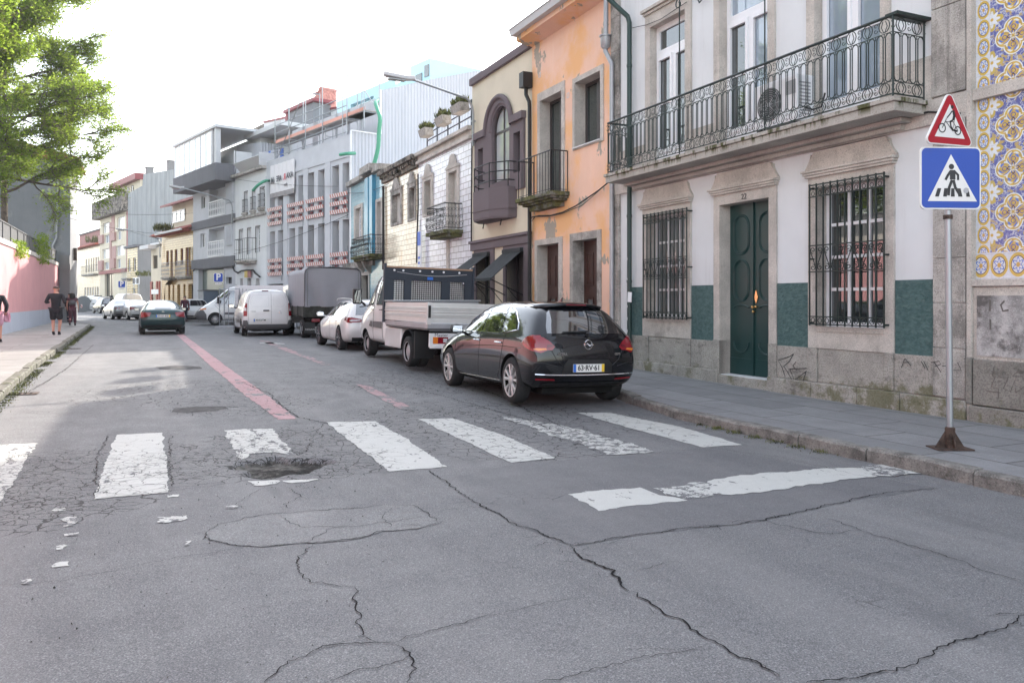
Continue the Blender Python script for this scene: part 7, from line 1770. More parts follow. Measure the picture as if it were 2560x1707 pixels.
# ================================================================== black hatchback
st = [(-2.10,-2.20,-2.13,-1.80,.32,.85,1.0,.77,.57,1.37,1.43),(-1.98,-2.06,-1.95,-1.62,.24,.905,1.03,.83,.61,1.415,1.465),(-1.42,-1.42,-1.40,-1.15,.22,.905,1.02,.845,.635,1.45,1.505),(-.6,-.6,-.6,-.45,.2,.895,.99,.845,.64,1.465,1.52),
      (.15,.15,.15,.1,.2,.895,.965,.84,.63,1.43,1.49),(.7,.7,.75,.5,.2,.9,.95,.83,.60,1.34,1.40),(1.12,1.12,1.2,1.12,.2,.905,.92,.79,.62,1.03,1.06),(1.5,1.5,1.5,1.45,.22,.9,.86,.76,.55,.93,.965),(1.9,1.95,1.88,1.85,.22,.86,.77,.70,.5,.83,.86),(2.08,2.16,2.1,2.02,.26,.74,.66,.62,.45,.72,.74)]
ax = AX(4.42, .79, 2.685)
K = Car('parked_car', 'black five-door hatchback parked nearest the camera beside the kerb', 'car', 'body', st, (4.42, 1.81, .19, 1.475), M['p_black'], ax, .33, 1.6, (-.07, .1))
K.wheels(ax, .328, .215, 1.59, M['alloy'], 'ten', .235)
GL = M['car_glass']
for sd_ in ('left', 'right'):
    K.patch('side_window', [(-.10,.985),(.85,.96),(.72,1.08),(.45,1.27),(.15,1.385),(-.08,1.405)], GL, sd_)
    K.patch('side_window', [(-.93,1.0),(-.17,.99),(-.15,1.41),(-.5,1.41),(-.74,1.37)], GL, sd_)
    K.patch('side_window', [(-1.42,1.045),(-1.0,1.01),(-.82,1.355),(-1.05,1.31),(-1.3,1.17)], GL, sd_)
    K.line('window_trim', [(.92,.95),(-.6,.985),(-1.05,.995),(-1.5,1.045),(-1.42,1.14),(-1.15,1.29),(-.8,1.39),(-.3,1.435),(.1,1.42),(.48,1.3),(.75,1.11)], M['chrome'], sd_, .009, .004)
    mb = MB()
    for l in ([(-.12,.96),(-.14,.7),(-.12,.35),(-.08,.27),(.85,.27)],[(.95,.93),(.97,.72),(.93,.5),(.85,.27)],[(-.14,.3),(-.85,.3),(-1.0,.45),(-1.08,.75),(-1.12,1.0)]): K.line('', l, None, sd_, .0045, 0, mb=mb)
    mb.build('door_seam', M['black'], K.t); K.line('sill_trim', [(-.95,.29),(.8,.265)], M['chrome'], sd_, .006, .002)
    K.line('shoulder_crease', [(-1.75,.80),(-1.0,.80),(0,.76),(.6,.72)], M['p_black'], sd_, .006, -.001)
K.handles((-.0-.02, -.92), .845, M['chrome'])
K.patch('rear_window', [(-.62,1.01),(.62,1.01),(.60,1.10),(.50,1.29),(.44,1.33),(-.44,1.33),(-.50,1.29),(-.60,1.10)], GL, 'rear', .006)
K.patch('windscreen', [(-.66,1.0),(.66,1.0),(.55,1.3),(.5,1.37),(-.5,1.37),(-.55,1.3)], GL, 'front')
for sg in (1, -1):
    K.patch('tail_light', [(sg*.54,.835),(sg*.58,.79),(sg*.66,.785),(sg*.76,.75),(sg*.85,.78),(sg*.86,.93),(sg*.80,.985),(sg*.70,.96),(sg*.60,.90)], M['red_lens'], 'rear', .010, .03)
    K.patch('tail_light', [(-1.76,.88),(-1.9,.82),(-2.13,.76),(-2.15,.98),(-1.96,.985),(-1.82,.94)], M['red_lens'], 'left' if sg > 0 else 'right', .010, .03)
    K.patch('indicator_lens', [(sg*.66,.795),(sg*.78,.778),(sg*.84,.80),(sg*.80,.815),(sg*.68,.815)], M['amber_lens'], 'rear', .014, .03)
    K.patch('reversing_lens', [(sg*.56,.84),(sg*.66,.82),(sg*.66,.86),(sg*.58,.87)], M['lamp_dark'], 'rear', .014, .03)
    K.patch('reflector', [(sg*.50,.375),(sg*.80,.385),(sg*.80,.41),(sg*.52,.40)], M['red_lens'], 'rear', .010, .03)
    K.patch('headlight', [(sg*.45,.62),(sg*.74,.66),(sg*.76,.78),(sg*.6,.76)], M['clear_lens'], 'front', .008, .04)
K.line('bumper_trim', [(.82,.465),(.6,.455),(0,.45),(-.6,.455),(-.82,.465)], M['chrome'], 'rear', .010, .008)
mb = MB(); K.line('', [(.66,.99),(.60,.80),(.52,.66),(.42,.585),(0,.575),(-.42,.585),(-.52,.66),(-.60,.80),(-.66,.99)], None, 'rear', .0045, .0, mb=mb)
K.line('', [(.84,.62),(.70,.62),(.5,.57)], None, 'rear', .004, 0, mb=mb); K.line('', [(-.84,.62),(-.70,.62),(-.5,.57)], None, 'rear', .004, 0, mb=mb); mb.build('tailgate_seam', M['black'], K.t)
K.patch('bumper_skirt', [(-.66,.2),(.66,.2),(.7,.34),(-.7,.34)], M['black'], 'rear', .008)
# spoiler
mb = MB(); sp = []
for i in range(13):
    y = -.57+1.14*i/12; p = K.end(y, 1.36, -1, 0); sp.append((p.x, y, 1.36+.045*(1-(y/.6)**2)))
for a, b in zip(sp, sp[1:]):
    A_ = [(a[0]+.22, a[1], a[2]+.05), (a[0]-.05, a[1], a[2]+.02), (a[0]-.05, a[1], a[2]-.005), (a[0]+.05, a[1], a[2]-.03)]; B_ = [(b[0]+.22, b[1], b[2]+.05), (b[0]-.05, b[1], b[2]+.02), (b[0]-.05, b[1], b[2]-.005), (b[0]+.05, b[1], b[2]-.03)]
    for k in range(3): mb.quad(A_[k], A_[k+1], B_[k+1], B_[k])
mb.build('spoiler', M['p_black'], K.t, smooth=True, fixn=True)
pz = sp[6]; mb = MB(); mb.box(pz[0]-.056, pz[0]-.045, -.17, .17, pz[2]-.002, pz[2]+.02); mb.build('brake_light', M['lamp_dark'], K.t)
mb = MB(); w0 = K.end(.0, .98, -1, .03); P_ = [K.end(y, 1.03-.02*(y-.0), -1, .022) for y in (-.05, .1, .25, .38)]; mb.tube([w0]+P_, [.03, .018, .013, .01, .008], 6); mb.build('wiper', M['black'], K.t)
mb = MB(); h = K.bvh.ray_cast(Vector((-1.3, 0, 3)), Vector((0, 0, -1)))[0]; mb.prism([(h.x+.1, 0, h.z-.01), (h.x-.07, 0, h.z-.01), (h.x-.075, 0, h.z+.075), (h.x-.05, 0, h.z+.06)], (0, .022, 0)); mb.build('roof_aerial', M['p_black'], K.t, bevel=.006)
e = K.end(0, .865, -1, .012); mb = MB(); mb.tube([(e.x, .062*math.cos(a*PI/12), .865+.062*math.sin(a*PI/12)) for a in range(24)], .008, 6, True)
mb.tube([(e.x, .085, .868), (e.x, .02, .868), (e.x-.004, .03, .885), (e.x-.004, -.03, .846), (e.x, -.02, .864), (e.x, -.085, .864)], .007, 5); mb.build('emblem', M['chrome'], K.t)
def rear_text(car, s_, y, z, size, mat, name='badge', off=.006, wh=-1):
    e = car.end(y, z, wh, off); text_mesh(s_, size, mat, name, car.t, Matrix.Translation((e.x, y, z)) @ Matrix.Rotation(PI/2*(1 if wh > 0 else -1), 4, 'Z') @ Matrix.Rotation(PI/2, 4, 'X'), .002, .002)
rear_text(K, 'ASTRA', .43, .735, .052, M['chrome'], 'badge'); rear_text(K, 'CDTI', -.50, .735, .04, M['chrome'])
K.patch('plate_recess', [(-.42,.47),(.42,.47),(.40,.60),(.34,.66),(-.34,.66),(-.40,.60)], M['black'], 'rear', .004)
K.plate('63·RV·61', 0, .545, 'rear', None, True)
K.mirror(.62, 1.0, 1.0, M['black']); K.underbox(-1.9, 1.9, .6, .17, .4)
K.put(P(11.86, 5.68), TH); K.t.scale = (.96, .965, 1.02); K.t.rotation_euler.x = R(1.2)
# ================================================================== white estate car
st = [(-2.22,-2.33,-2.27,-1.95,.34,.84,.98,.77,.58,1.34,1.39),(-2.1,-2.2,-2.1,-1.75,.24,.905,1.0,.83,.62,1.38,1.43),(-1.35,-1.35,-1.35,-1.2,.22,.905,.98,.845,.64,1.4,1.45),(-.5,-.5,-.5,-.4,.2,.895,.955,.845,.64,1.4,1.455),(.2,.2,.2,.1,.2,.895,.94,.84,.62,1.37,1.42),
      (.75,.75,.8,.55,.2,.9,.92,.82,.6,1.25,1.31),(1.15,1.15,1.25,1.2,.2,.905,.89,.79,.62,.97,1.0),(1.6,1.6,1.6,1.55,.22,.9,.83,.75,.55,.88,.91),(2.05,2.1,2.05,2.,.22,.85,.74,.68,.5,.8,.82),(2.2,2.32,2.26,2.15,.26,.72,.64,.6,.45,.70,.71)]
ax4 = AX(4.7, 1.0, 2.81)
K = Car('parked_car', 'white estate car parked between the covered lorry and the dropside truck', 'car', 'body', st, (4.7, 1.83, .17, 1.43), M['p_white'], ax4, .33, 1.6)
K.wheels(ax4, .335, .23, 1.62, M['alloy_dark'], 'ten', .25)
for sd_ in ('left', 'right'):
    K.patch('side_window', [(-.05,.95),(.9,.93),(.62,1.14),(.3,1.30),(-.05,1.345)], GL, sd_); K.patch('side_window', [(-.9,.97),(-.12,.95),(-.12,1.35),(-.8,1.345)], GL, sd_); K.patch('side_window', [(-1.75,1.02),(-.98,.98),(-.88,1.34),(-1.4,1.31)], GL, sd_)
    mb = MB()
    for l in ([(-.08,.93),(-.1,.6),(-.1,.3),(.9,.28)],[(.95,.9),(.95,.6),(.9,.28)],[(-.1,.3),(-.85,.3),(-1.0,.6),(-.95,.95)]): K.line('', l, None, sd_, .004, 0, mb=mb)
    mb.build('door_seam', M['darkgrey'], K.t)
K.handles((-.03, -.9), .80, M['p_white'])
K.patch('rear_window', [(-.64,.985),(.64,.985),(.55,1.28),(-.55,1.28)], GL, 'rear'); K.patch('windscreen', [(-.66,.96),(.66,.96),(.5,1.28),(-.5,1.28)], GL, 'front')
for sg in (1, -1):
    K.patch('tail_light', [(sg*.48,.80),(sg*.84,.78),(sg*.86,.90),(sg*.75,.93),(sg*.5,.88)], M['red_lens'], 'rear', .01, .03); K.patch('tail_light', [(-1.95,.86),(-2.28,.77),(-2.28,.92),(-2.05,.93)], M['red_lens'], 'left' if sg > 0 else 'right', .01, .03)
    K.patch('reversing_lens', [(sg*.52,.835),(sg*.8,.82),(sg*.8,.85),(sg*.53,.86)], M['clear_lens'], 'rear', .014, .03)
K.patch('bumper_skirt', [(-.7,.2),(.7,.2),(.74,.38),(-.74,.38)], M['black'], 'rear', .008); K.plate('41-OB-77', 0, .62, 'rear')
for sg in (.58, -.58): mb = MB(); mb.tube([(-1.6, sg, 1.37), (-1.5, sg, 1.43), (-.5, sg*1.02, 1.455), (.2, sg*1.02, 1.435), (.35, sg, 1.39)], .014, 6); mb.build('roof_rail', M['alloy'], K.t)
for sg in (.5, -.5): mb = MB(); mb.lathe([(.06, -2.33), (.06, -2.2)], 14, (0, sg, .27), 'x'); mb.build('exhaust', M['chrome'], K.t)
K.mirror(.75, 1.0, .98, M['greywhite']); K.underbox(-2, 2, .6, .15, .4); K.put(P(23.75, 5.88), TH)
# ================================================================== dropside truck
TK = thing('dropside_truck', 'white dropside truck with aluminium side boards and dark headboard behind the black hatchback', 'truck')
cabst = [(-1.33,-1.33,-1.33,-1.30,.42,1.0,1.35,.99,.86,2.2,2.26),(-1.2,-1.2,-1.2,-1.2,.4,1.02,1.35,1.01,.88,2.23,2.3),(-.4,-.4,-.4,-.4,.4,1.03,1.33,1.02,.89,2.25,2.33),(.1,.1,.12,.0,.4,1.03,1.3,1.0,.86,2.2,2.28),(.55,.55,.6,.3,.4,1.03,1.25,.98,.82,1.98,2.06),(.95,.95,1.0,.85,.4,1.02,1.15,.95,.78,1.45,1.5),(1.2,1.25,1.25,1.15,.36,.98,1.0,.9,.7,1.15,1.2),(1.3,1.42,1.38,1.3,.36,.85,.85,.78,.6,.95,.97)]
class Sub(Car):
    def __init__(s, t, st, dims, mat, axles, rw, **k):
        s0 = thing; Car.__init__(s, 'tmp', '', '', 'body', st, dims, mat, axles, rw, 1.7, **k); s.b.parent = t; bpy.data.objects.remove(s.t); s.t = t
K = Sub(TK, cabst, (2.75, 2.07, .34, 2.3), M['p_white'], (.4,), .34, arch=.06, bulge=(-.01, .08), crease=.2, archw=.4)
K.b.name = 'cab'
K.wheels((.4,), .34, .22, 1.76, M['steel_rim'], 'steel', .21)
for sd_ in ('left', 'right'):
    K.patch('side_window', [(-.22,1.38),(.72,1.36),(.55,1.62),(.30,1.98),(.2,2.08),(-.22,2.1)], GL, sd_); K.patch('side_window', [(-1.02,1.38),(-.55,1.38),(-.55,2.1),(-1.02,2.1)], GL, sd_)
    mb = MB()
    for l in ([(-.32,2.15),(-.34,1.4),(-.34,.55),(-.3,.48),(.02,.48)],[(.85,1.3),(.86,1.0),(.78,.82)],[(-1.12,2.15),(-1.12,.5),(-.34,.48)]): K.line('', l, None, sd_, .006, 0, mb=mb)
    K.line('', [(-.22,1.38),(.72,1.36),(.55,1.62),(.30,1.98),(.2,2.08),(-.22,2.1),(-.22,1.38)], None, sd_, .012, .002, mb=mb); K.line('', [(-1.02,1.38),(-.55,1.38),(-.55,2.1),(-1.02,2.1),(-1.02,1.38)], None, sd_, .014, .002, mb=mb)
    mb.build('door_seam', M['black'], TK); K.patch('side_moulding', [(-1.1,.78),(-.38,.8),(-.38,.95),(-1.1,.95)], M['darkgrey'], sd_, .018); K.patch('side_moulding', [(-.3,.8),(-.02,.82),(-.12,.95),(-.3,.95)], M['darkgrey'], sd_, .018)
K.handles((-.2, -.98), 1.25, M['black'])
K.patch('windscreen', [(-.78,1.38),(.78,1.38),(.7,1.98),(-.7,1.98)], GL, 'front')
for sg in (1, -1):
    m = MB(); m.box(.52, .64, sg*1.10, sg*1.32, 1.38, 1.80); m2 = m.build('mirror', M['black'], TK, bevel=.03); m = MB(); m.box(.512, .519, sg*1.13, sg*1.29, 1.42, 1.76); m.build('mirror_glass', M['car_glass'], m2); m = MB(); m.tube([(.6, sg*1.1, 1.45), (.68, sg*.98, 1.36)], .03, 6); m.build('mirror_arm', M['black'], m2)
    K.line('quarter_trim', [(.62,1.75),(.86,1.33),(.5,1.33)], M['black'], 'left' if sg > 0 else 'right', .02, .0)
# chassis, load bed; rear axle 3.68 behind the front one
xr = .4-3.6; bx0, bx1 = xr-1.22, -1.43; zb_, zt_ = 1.02, 1.44
mb = MB(); mb.box(bx0+.2, -1.2, -.42, .42, .55, .78); mb.box(bx0+.2, bx1, -.9, .9, .86, .9); mb.build('chassis', M['under'], TK)
mb = MB(); mb.box(bx0, bx1, -1.05, 1.05, .90, 1.0); mb.build('bed_floor', M['zinc'], TK)
def board(p, q, z0, z1, name, end=False):
    """ribbed aluminium board between plan points"""
    mb = MB(); p, q = Vector((*p, 0)), Vector((*q, 0)); t = (q-p).normalized(); nn = Vector((t.y, -t.x, 0)); h = z1-z0
    prof = [(0, 0), (.0, .25), (.012, .27), (.0, .29), (.012, .33), (0, .35), (.012, .39), (0, .41), (0, .5), (.02, .53), (.02, .56), (0, .58), (.012, .64), (0, .66), (.012, .7), (0, .72), (.012, .76), (0, .78), (0, 1.)]
    for (d0, f0), (d1, f1) in zip(prof, prof[1:]): mb.quad(p+nn*d0+Vector((0, 0, z0+h*f0)), q+nn*d0+Vector((0, 0, z0+h*f0)), q+nn*d1+Vector((0, 0, z0+h*f1)), p+nn*d1+Vector((0, 0, z0+h*f1)))
    mb.box(0, 0, 0, 0, 0, 0) if 0 else None
    a, b, c, d = p-nn*.03, q-nn*.03, q+nn*.0, p+nn*.0
    mb.quad(a+Vector((0, 0, z0)), a+Vector((0, 0, z1)), b+Vector((0, 0, z1)), b+Vector((0, 0, z0))); mb.quad(a+Vector((0, 0, z1)), d+Vector((0, 0, z1)), c+Vector((0, 0, z1)), b+Vector((0, 0, z1)))
    return mb.build(name, M['alu'], TK)
M['alu'] = plain('anodised aluminium board', (.68, .67, .65), .42, .35, var=.1)
board((bx1, 1.06), (bx0, 1.06), zb_, zt_, 'side_board'); board((bx0, -1.06), (bx1, -1.06), zb_, zt_, 'side_board'); board((bx0, 1.02), (bx0, -1.02), zb_, zt_, 'tailboard')
for sg in (1, -1): mb = MB(); mb.box(bx0-.03, bx0+.05, sg*1.0, sg*1.075, .98, zt_+.01); mb.build('corner_post', M['alu'], TK); mb = MB(); mb.box(bx0-.045, bx0-.031, sg*1.01, sg*1.06, 1.12, 1.38); mb.build('latch', M['black'], TK)
mb = MB(); y0_, y1_ = -1.05, 1.05; hz0, hz1 = 1.0, 2.30; gaps = [(.62, .86), (-.28, .45), (-.86, -.5)]
X_ = bx1+.02; ys = sorted([y0_, y1_]+[v for g in gaps for v in g])
mb.box(X_, X_+.04, y0_, y1_, 2.0, hz1); mb.box(X_, X_+.04, y0_, y1_, hz0, 1.5)
for a, b in zip(ys[::2], ys[1::2]): mb.box(X_, X_+.04, a, b, 1.5, 2.0)
for z in [1.1+.12*i for i in range(4)]+[2.05, 2.17]: mb.box(X_-.008, X_, y0_, y1_, z, z+.02)
M['navy'] = plain('dark blue steel', (.022, .03, .045), .5, var=.2)
hb = mb.build('headboard', M['navy'], TK)
mb = MB()
for a, b in gaps:
    k = int((b-a)/.05)
    for i in range(k+1): y = a+(b-a)*i/k; mb.box(X_+.01, X_+.018, y-.005, y+.005, 1.5, 2.0)
    for i in range(11): z = 1.5+.05*i; mb.box(X_+.008, X_+.02, a, b, z-.005, z+.005)
mb.build('mesh_guard', M['under'], hb)
for sg in (1, -1): mb = MB(); mb.box(X_-.03, X_+.07, sg*1.05, sg*1.10, .95, 2.4); mb.build('upright', M['navy'], hb)
mb = MB(); mb.box(X_-.02, X_+.06, -1.05, 1.05, hz1, hz1+.04); mb.build('top_rail', plain('tan wooden rail', (.35, .22, .14), .6), hb)
for i, y in enumerate((.86, .65, .25, -.05, -.33, -.72)): mb = MB(); mb.lathe([(0, X_-.012), (.026, X_-.008), (.026, X_)], 12, (0, y, 2.24), 'x'); mb.build('lamp_stud', M['pvc'], hb)
mb = MB(); mb.box(X_-.014, X_-.004, -.07, .07, 2.03, 2.1); mb.build('maker_plate', M['plate_blue'], hb)
mb = MB(); mb.tube([(X_-.03, .8-1.7*i/16, 2.2-.07*math.sin(PI*i/16)) for i in range(17)], .006, 4); mb.build('strap', M['greywhite'], hb)
TB = thing('tool_box', 'long grey metal tool box lying on the truck bed against the headboard', 'tool box'); mb = MB(); mb.box(-.3, .3, -1., 1., 0, .46); mb.build('box', M['zinc'], TB, bevel=.01); mb = MB(); mb.box(-.34, .33, -1.05, 1.05, .461, .50); mb.build('lid', M['galv'], TB, bevel=.01)
mb = MB(); mb.box(bx0+.05, bx1-.05, 1.0, 1.04, .86, .975); mb.box(bx0+.02, bx0+.06, -1.0, 1.0, .84, .975); mb.build('bed_frame', M['darkgrey'], TK)
for sg in (1, -1):
    for y in (.78, .98): K.wheel(xr, sg*y, .345, .19, M['steel_rim'], 'steel', .22)
    mb = MB(); A = [(xr+.47*math.cos(a*PI/12), .36+.47*math.sin(a*PI/12)) for a in range(0, 13)]
    for (xa, za), (xb_, zb2) in zip(A, A[1:]): mb.quad((xa, sg*.68, za), (xb_, sg*.68, zb2), (xb_, sg*1.07, zb2), (xa, sg*1.07, za))
    mb.box(xr-.49, xr-.46, sg*.66, sg*1.07, .22, .82); mb.build('mudguard', M['black'], TK)
mb = MB(); mb.box(-2.5, -1.25, .82, 1.0, .36, .84); mb.build('side_tank', M['p_white'], TK, bevel=.03)
mb = MB(); mb.box(bx0+.03, bx0+.09, -1.0, 1.0, .50, .80); mb.box(bx0-.03, bx0+.03, -1.0, 1.0, .48, .54); tb_ = mb.build('light_bar', M['p_white'], TK, bevel=.01)
for sg in (1, -1):
    x = bx0+.025
    for m_, a, b in (('amber_lens', .93, .83), ('red_lens', .828, .62), ('clear_lens', .72, .64)): mb = MB(); mb.box(x-(.006 if m_ == 'clear_lens' else 0), x+.01, sg*a, sg*b, .58+(.03 if m_ == 'clear_lens' else 0), .72-(.03 if m_ == 'clear_lens' else 0)); mb.build('tail_light', M[m_], tb_)
text_mesh('Master', .1, M['darkgrey'], 'lettering', tb_, Matrix.Translation((bx0+.028, .76, .76)) @ Matrix.Rotation(-PI/2, 4, 'Z') @ Matrix.Rotation(PI/2, 4, 'X'), .001)
K.plate('88-HT-04', -.1, .62, 'rear', bx0+.03, False)
K.put(P(19.0, 5.98), TH); TK.rotation_euler.x = R(1.6); TK.scale.z = .92
TB.location = P(19.0+bx1-.33, 5.98, gz(*P(17, 6).xy)+.925); TB.rotation_euler = (0, 0, TH+PI/2)
# ================================================================== covered lorry
CT = thing('covered_lorry', 'grey tarpaulin covered lorry with dark muddy body parked beside the white van', 'lorry')
M['tarp'] = plain('grey tarpaulin', (.27, .27, .295), .6, spec=.4, var=.08); M['muddy'] = surf('muddy dark green body', (.045, .046, .04), .8, .35, 2, .3, 30, dirt=.5, dirtcol=(.1, .09, .07))
Lr, Wl = 3.6, 1.03; mb = MB(); rnd = random.Random(6)
def tarp_rear(u, v):
    y = Wl*(1-2*u); z = 1.22+v*1.5; s_ = .05*math.sin(u*7+2*v)+.06*math.sin((u-.5)*14*(1.3-v*.9)+1)*(1-v); rz_ = z-.12*max(0, abs(1-2*u)-.82)/.18*(v > .97)
    return (-.02+s_, y, rz_)
mb.grid(tarp_rear, 36, 18); mb.build('tarp_rear', M['tarp'], CT, smooth=True)
mb = MB(); sec = [(Wl, 1.22), (Wl+.01, 1.6), (Wl, 2.5), (Wl-.04, 2.66), (Wl-.16, 2.73), (0, 2.78), (-Wl+.16, 2.73), (-Wl+.04, 2.66), (-Wl, 2.5), (-Wl-.01, 1.6), (-Wl, 1.22)]
mb.grid(lambda u, v: (u*Lr, sec[round(v*10)][0]*(1+.012*math.sin(u*60)*(abs(round(v*10)-5) > 2)), sec[round(v*10)][1]-.02*abs(math.sin(u*PI*3))*(abs(round(v*10)-5) < 3)), 40, 10); mb.build('tarp_cover', M['tarp'], CT, smooth=True)
mb = MB(); mb.tube([(-.03, y, z) for y, z in sec], .022, 6)
for sg in (1, -1): mb.tube([(-.045, sg*(Wl-.1), 1.25), (-.05, sg*(Wl-.1), 2.6)], .008, 4)
mb.build('tarp_hem', M['darkgrey'], CT)
mb = MB(); mb.box(0, Lr, -Wl-.02, Wl+.02, .86, 1.235)
for x in (0.02, 1.2, 2.4, 3.5): mb.box(x, x+.06, -Wl-.05, Wl+.05, .82, 1.25)
mb.build('load_bed', M['muddy'], CT); mb = MB(); mb.box(.1, 5.3, -.4, .4, .5, .84); mb.box(.25, .3, -1., 1., .45, .6); mb.build('chassis', M['under'], CT)
for x in (.75, 4.35):
    for sg in (1, -1): K.t = CT; K.wheel(x, sg*.86, .37, .3, M['steel_rim'], 'steel', .22)
for sg in (1, -1): mb = MB(); mb.box(.2, .22, sg*.62, sg*1.0, .2, .62); mb.build('mud_flap', M['black'], CT); mb = MB(); mb.box(.12, .16, sg*.45, sg*.75, .64, .76); mb.build('tail_light', M['red_lens'], CT)
mb = MB(); mb.box(-.035, -.022, -.55, -.3, .98, 1.08); mb.build('number_plate', M['plate'], CT)
text_mesh('NISSAN', .1, M['greywhite'], 'mud_flap_text', CT, Matrix.Translation((.195, .8, .34)) @ Matrix.Rotation(-PI/2, 4, 'Z') @ Matrix.Rotation(PI/2, 4, 'X'), .001)
mb = MB(); mb.prism([(3.75, -1., .5), (5.4, -1., .5), (5.45, -1., 1.2), (5.15, -1., 2.15), (3.75, -1., 2.2)], (0, 2., 0)); mb.build('cab', M['p_white'], CT, bevel=.08)
for sg in (1, -1): mb = MB(); mb.box(5.1, 5.2, sg*1.12, sg*1.3, 1.6, 1.95); mb.tube([(5.15, sg*1.0, 1.6), (5.15, sg*1.2, 1.7)], .02, 5); mb.build('mirror', M['black'], CT)
CT.location = P(29.4, 6.32, gz(*P(29.4, 6).xy)); CT.rotation_euler = (0, 0, TH+PI/2); CT.scale.z = .94
# ================================================================== generic vans and cars
def vanst(L_, H_, W_, nose=.9):
    h = L_/2; w_ = W_/2
    return [(-h+.06,-h,-h+.01,-h+.06,.28,w_-.03,1.05,w_-.05,w_-.22,H_-.1,H_-.02),(-h+.18,-h+.14,-h+.15,-h+.2,.25,w_,1.05,w_-.03,w_-.19,H_-.05,H_+.01),(-h+.9,-h+.9,-h+.9,-h+.9,.22,w_,1.05,w_-.03,w_-.18,H_-.03,H_+.03),(0,0,0,0,.2,w_,1.05,w_-.03,w_-.18,H_-.02,H_+.04),
            (h-nose-.85,h-nose-.85,h-nose-.8,h-nose-.85,.2,w_,1.03,w_-.03,w_-.19,H_-.06,H_),(h-nose-.3,h-nose-.3,h-nose-.2,h-nose-.45,.2,w_,1.02,w_-.05,w_-.22,H_*.82,H_*.87),(h-nose+.2,h-nose+.2,h-nose+.3,h-nose+.3,.2,w_,1.0,w_-.08,w_-.25,1.12,1.17),(h-.3,h-.25,h-.3,h-.35,.22,w_-.04,.86,w_-.14,w_-.32,.95,.99),(h-.12,h-.02,h-.06,h-.15,.26,w_-.14,.72,w_-.22,w_-.4,.80,.82)]
def van(name, label, mat, L_, H_, W_, text=None, group=None, rear=True, cat='van', dark=False):
    st = vanst(L_, H_, W_); ax = AX(L_, .75, L_*.63)
    K = Car(name, label, cat, 'body', st, (L_, W_, .2, H_), mat, ax, .32, 1.5, (-.03, .08), group, crease=.2)
    K.wheels(ax, .32, .2, W_-.24, M['steel_rim'], 'steel', .2); h = L_/2; w_ = W_/2
    for sd_ in ('left', 'right'):
        K.patch('side_window', [(h-1.95,1.08),(h-.95,1.06),(h-1.25,H_*.8),(h-1.5,H_*.88),(h-1.95,H_*.9)], GL, sd_, .006, .08)
        K.patch('side_moulding', [(-h+1.25,.5),(.2,.5),(.2,.62),(-h+1.25,.62)], M['darkgrey'], sd_, .015, .1)
        mb = MB(); K.line('', [(h-2.05,H_*.92),(h-2.1,.3),(h-1.1,.3),(h-.95,.7),(h-.95,1.05)], None, sd_, .005, 0, .1, mb=mb); K.line('', [(-.4,H_*.92),(-.4,.3),(h-2.1,.3)], None, sd_, .005, 0, .1, mb=mb); mb.build('door_seam', M['darkgrey'], K.t)
    K.patch('windscreen', [(-w_+.2,1.15),(w_-.2,1.15),(w_-.3,H_*.85),(-w_+.3,H_*.85)], GL, 'front', .006, .1)
    for sg in (1, -1): K.patch('tail_light', [(sg*(w_-.15),.78),(sg*(w_-.03),.78),(sg*(w_-.05),1.28),(sg*(w_-.16),1.28)], M['red_lens'], 'rear', .012, .05); K.patch('tail_lens', [(sg*(w_-.13),.97),(sg*(w_-.04),.97),(sg*(w_-.04),1.1),(sg*(w_-.13),1.1)], M['clear_lens'], 'rear', .016, .05)
    K.patch('bumper', [(-w_+.03,.24),(w_-.03,.24),(w_-.03,.62),(w_-.16,.62),(w_-.2,.47),(-w_+.2,.47),(-w_+.16,.62),(-w_+.03,.62)], M['darkgrey'], 'rear', .03, .06)
    K.mirror(h-1.15, w_+.12, 1.15, M['black'], 1.1); K.underbox(-h+.4, h-.4, .55, .18, .4)
    if rear:
        mb = MB(); xs = -.13*w_
        K.line('', [(xs,H_-.12),(xs,.48)], None, 'rear', .005, 0, .1, mb=mb); K.line('', [(w_-.2,.48),(w_-.2,H_-.5),(w_-.3,H_-.14),(-w_+.3,H_-.14),(-w_+.2,H_-.5),(-w_+.2,.48)], None, 'rear', .004, 0, .08, mb=mb); mb.build('door_seam', M['darkgrey'], K.t)
        mb = MB()
        K.line('', [(xs+.1,1.15),(xs+.1,H_-.25),(w_-.38,H_-.25),(w_-.28,H_-.45),(w_-.26,1.3),(w_-.34,1.15)], None, 'rear', .005, -.001, .06, mb=mb, closed=True); K.line('', [(xs-.1,1.15),(xs-.1,H_-.25),(-w_+.38,H_-.25),(-w_+.28,H_-.45),(-w_+.26,1.3),(-w_+.34,1.15)], None, 'rear', .005, -.001, .06, mb=mb, closed=True)
        mb.build('panel_pressing', M['greywhite'], K.t)
        mb = MB(); e = K.end(.1, 1.0, -1, .02); mb.box(e.x-.015, e.x+.03, xs+.08, xs+.3, .97, 1.02); mb.build('door_handle', M['black'], K.t)
        mb = MB(); e = K.end(0, H_-.09, -1, .01); mb.box(e.x-.01, e.x+.05, -.02, .22, H_-.1, H_-.065); mb.build('brake_light', M['lamp_dark'], K.t)
        rear_text(K, 'PARTNER' if name == 'panel_van' else '', .55, .96, .045, M['zinc']) if text else None
        if text: K.plate(text, .28, .62, 'rear', None, False)
        if text:
            e = K.end(-.45, .93, -1, .01); mb = MB(); mb.tube([(e.x, -.45+dy, .93+dz) for dy, dz in ((.04, -.06), (.03, -.01), (.045, .03), (.01, .07), (-.03, .06), (-.01, .02), (-.04, .0), (-.02, -.03), (-.045, -.06))], .007, 5); mb.build('emblem', M['chrome'], K.t)
    return K
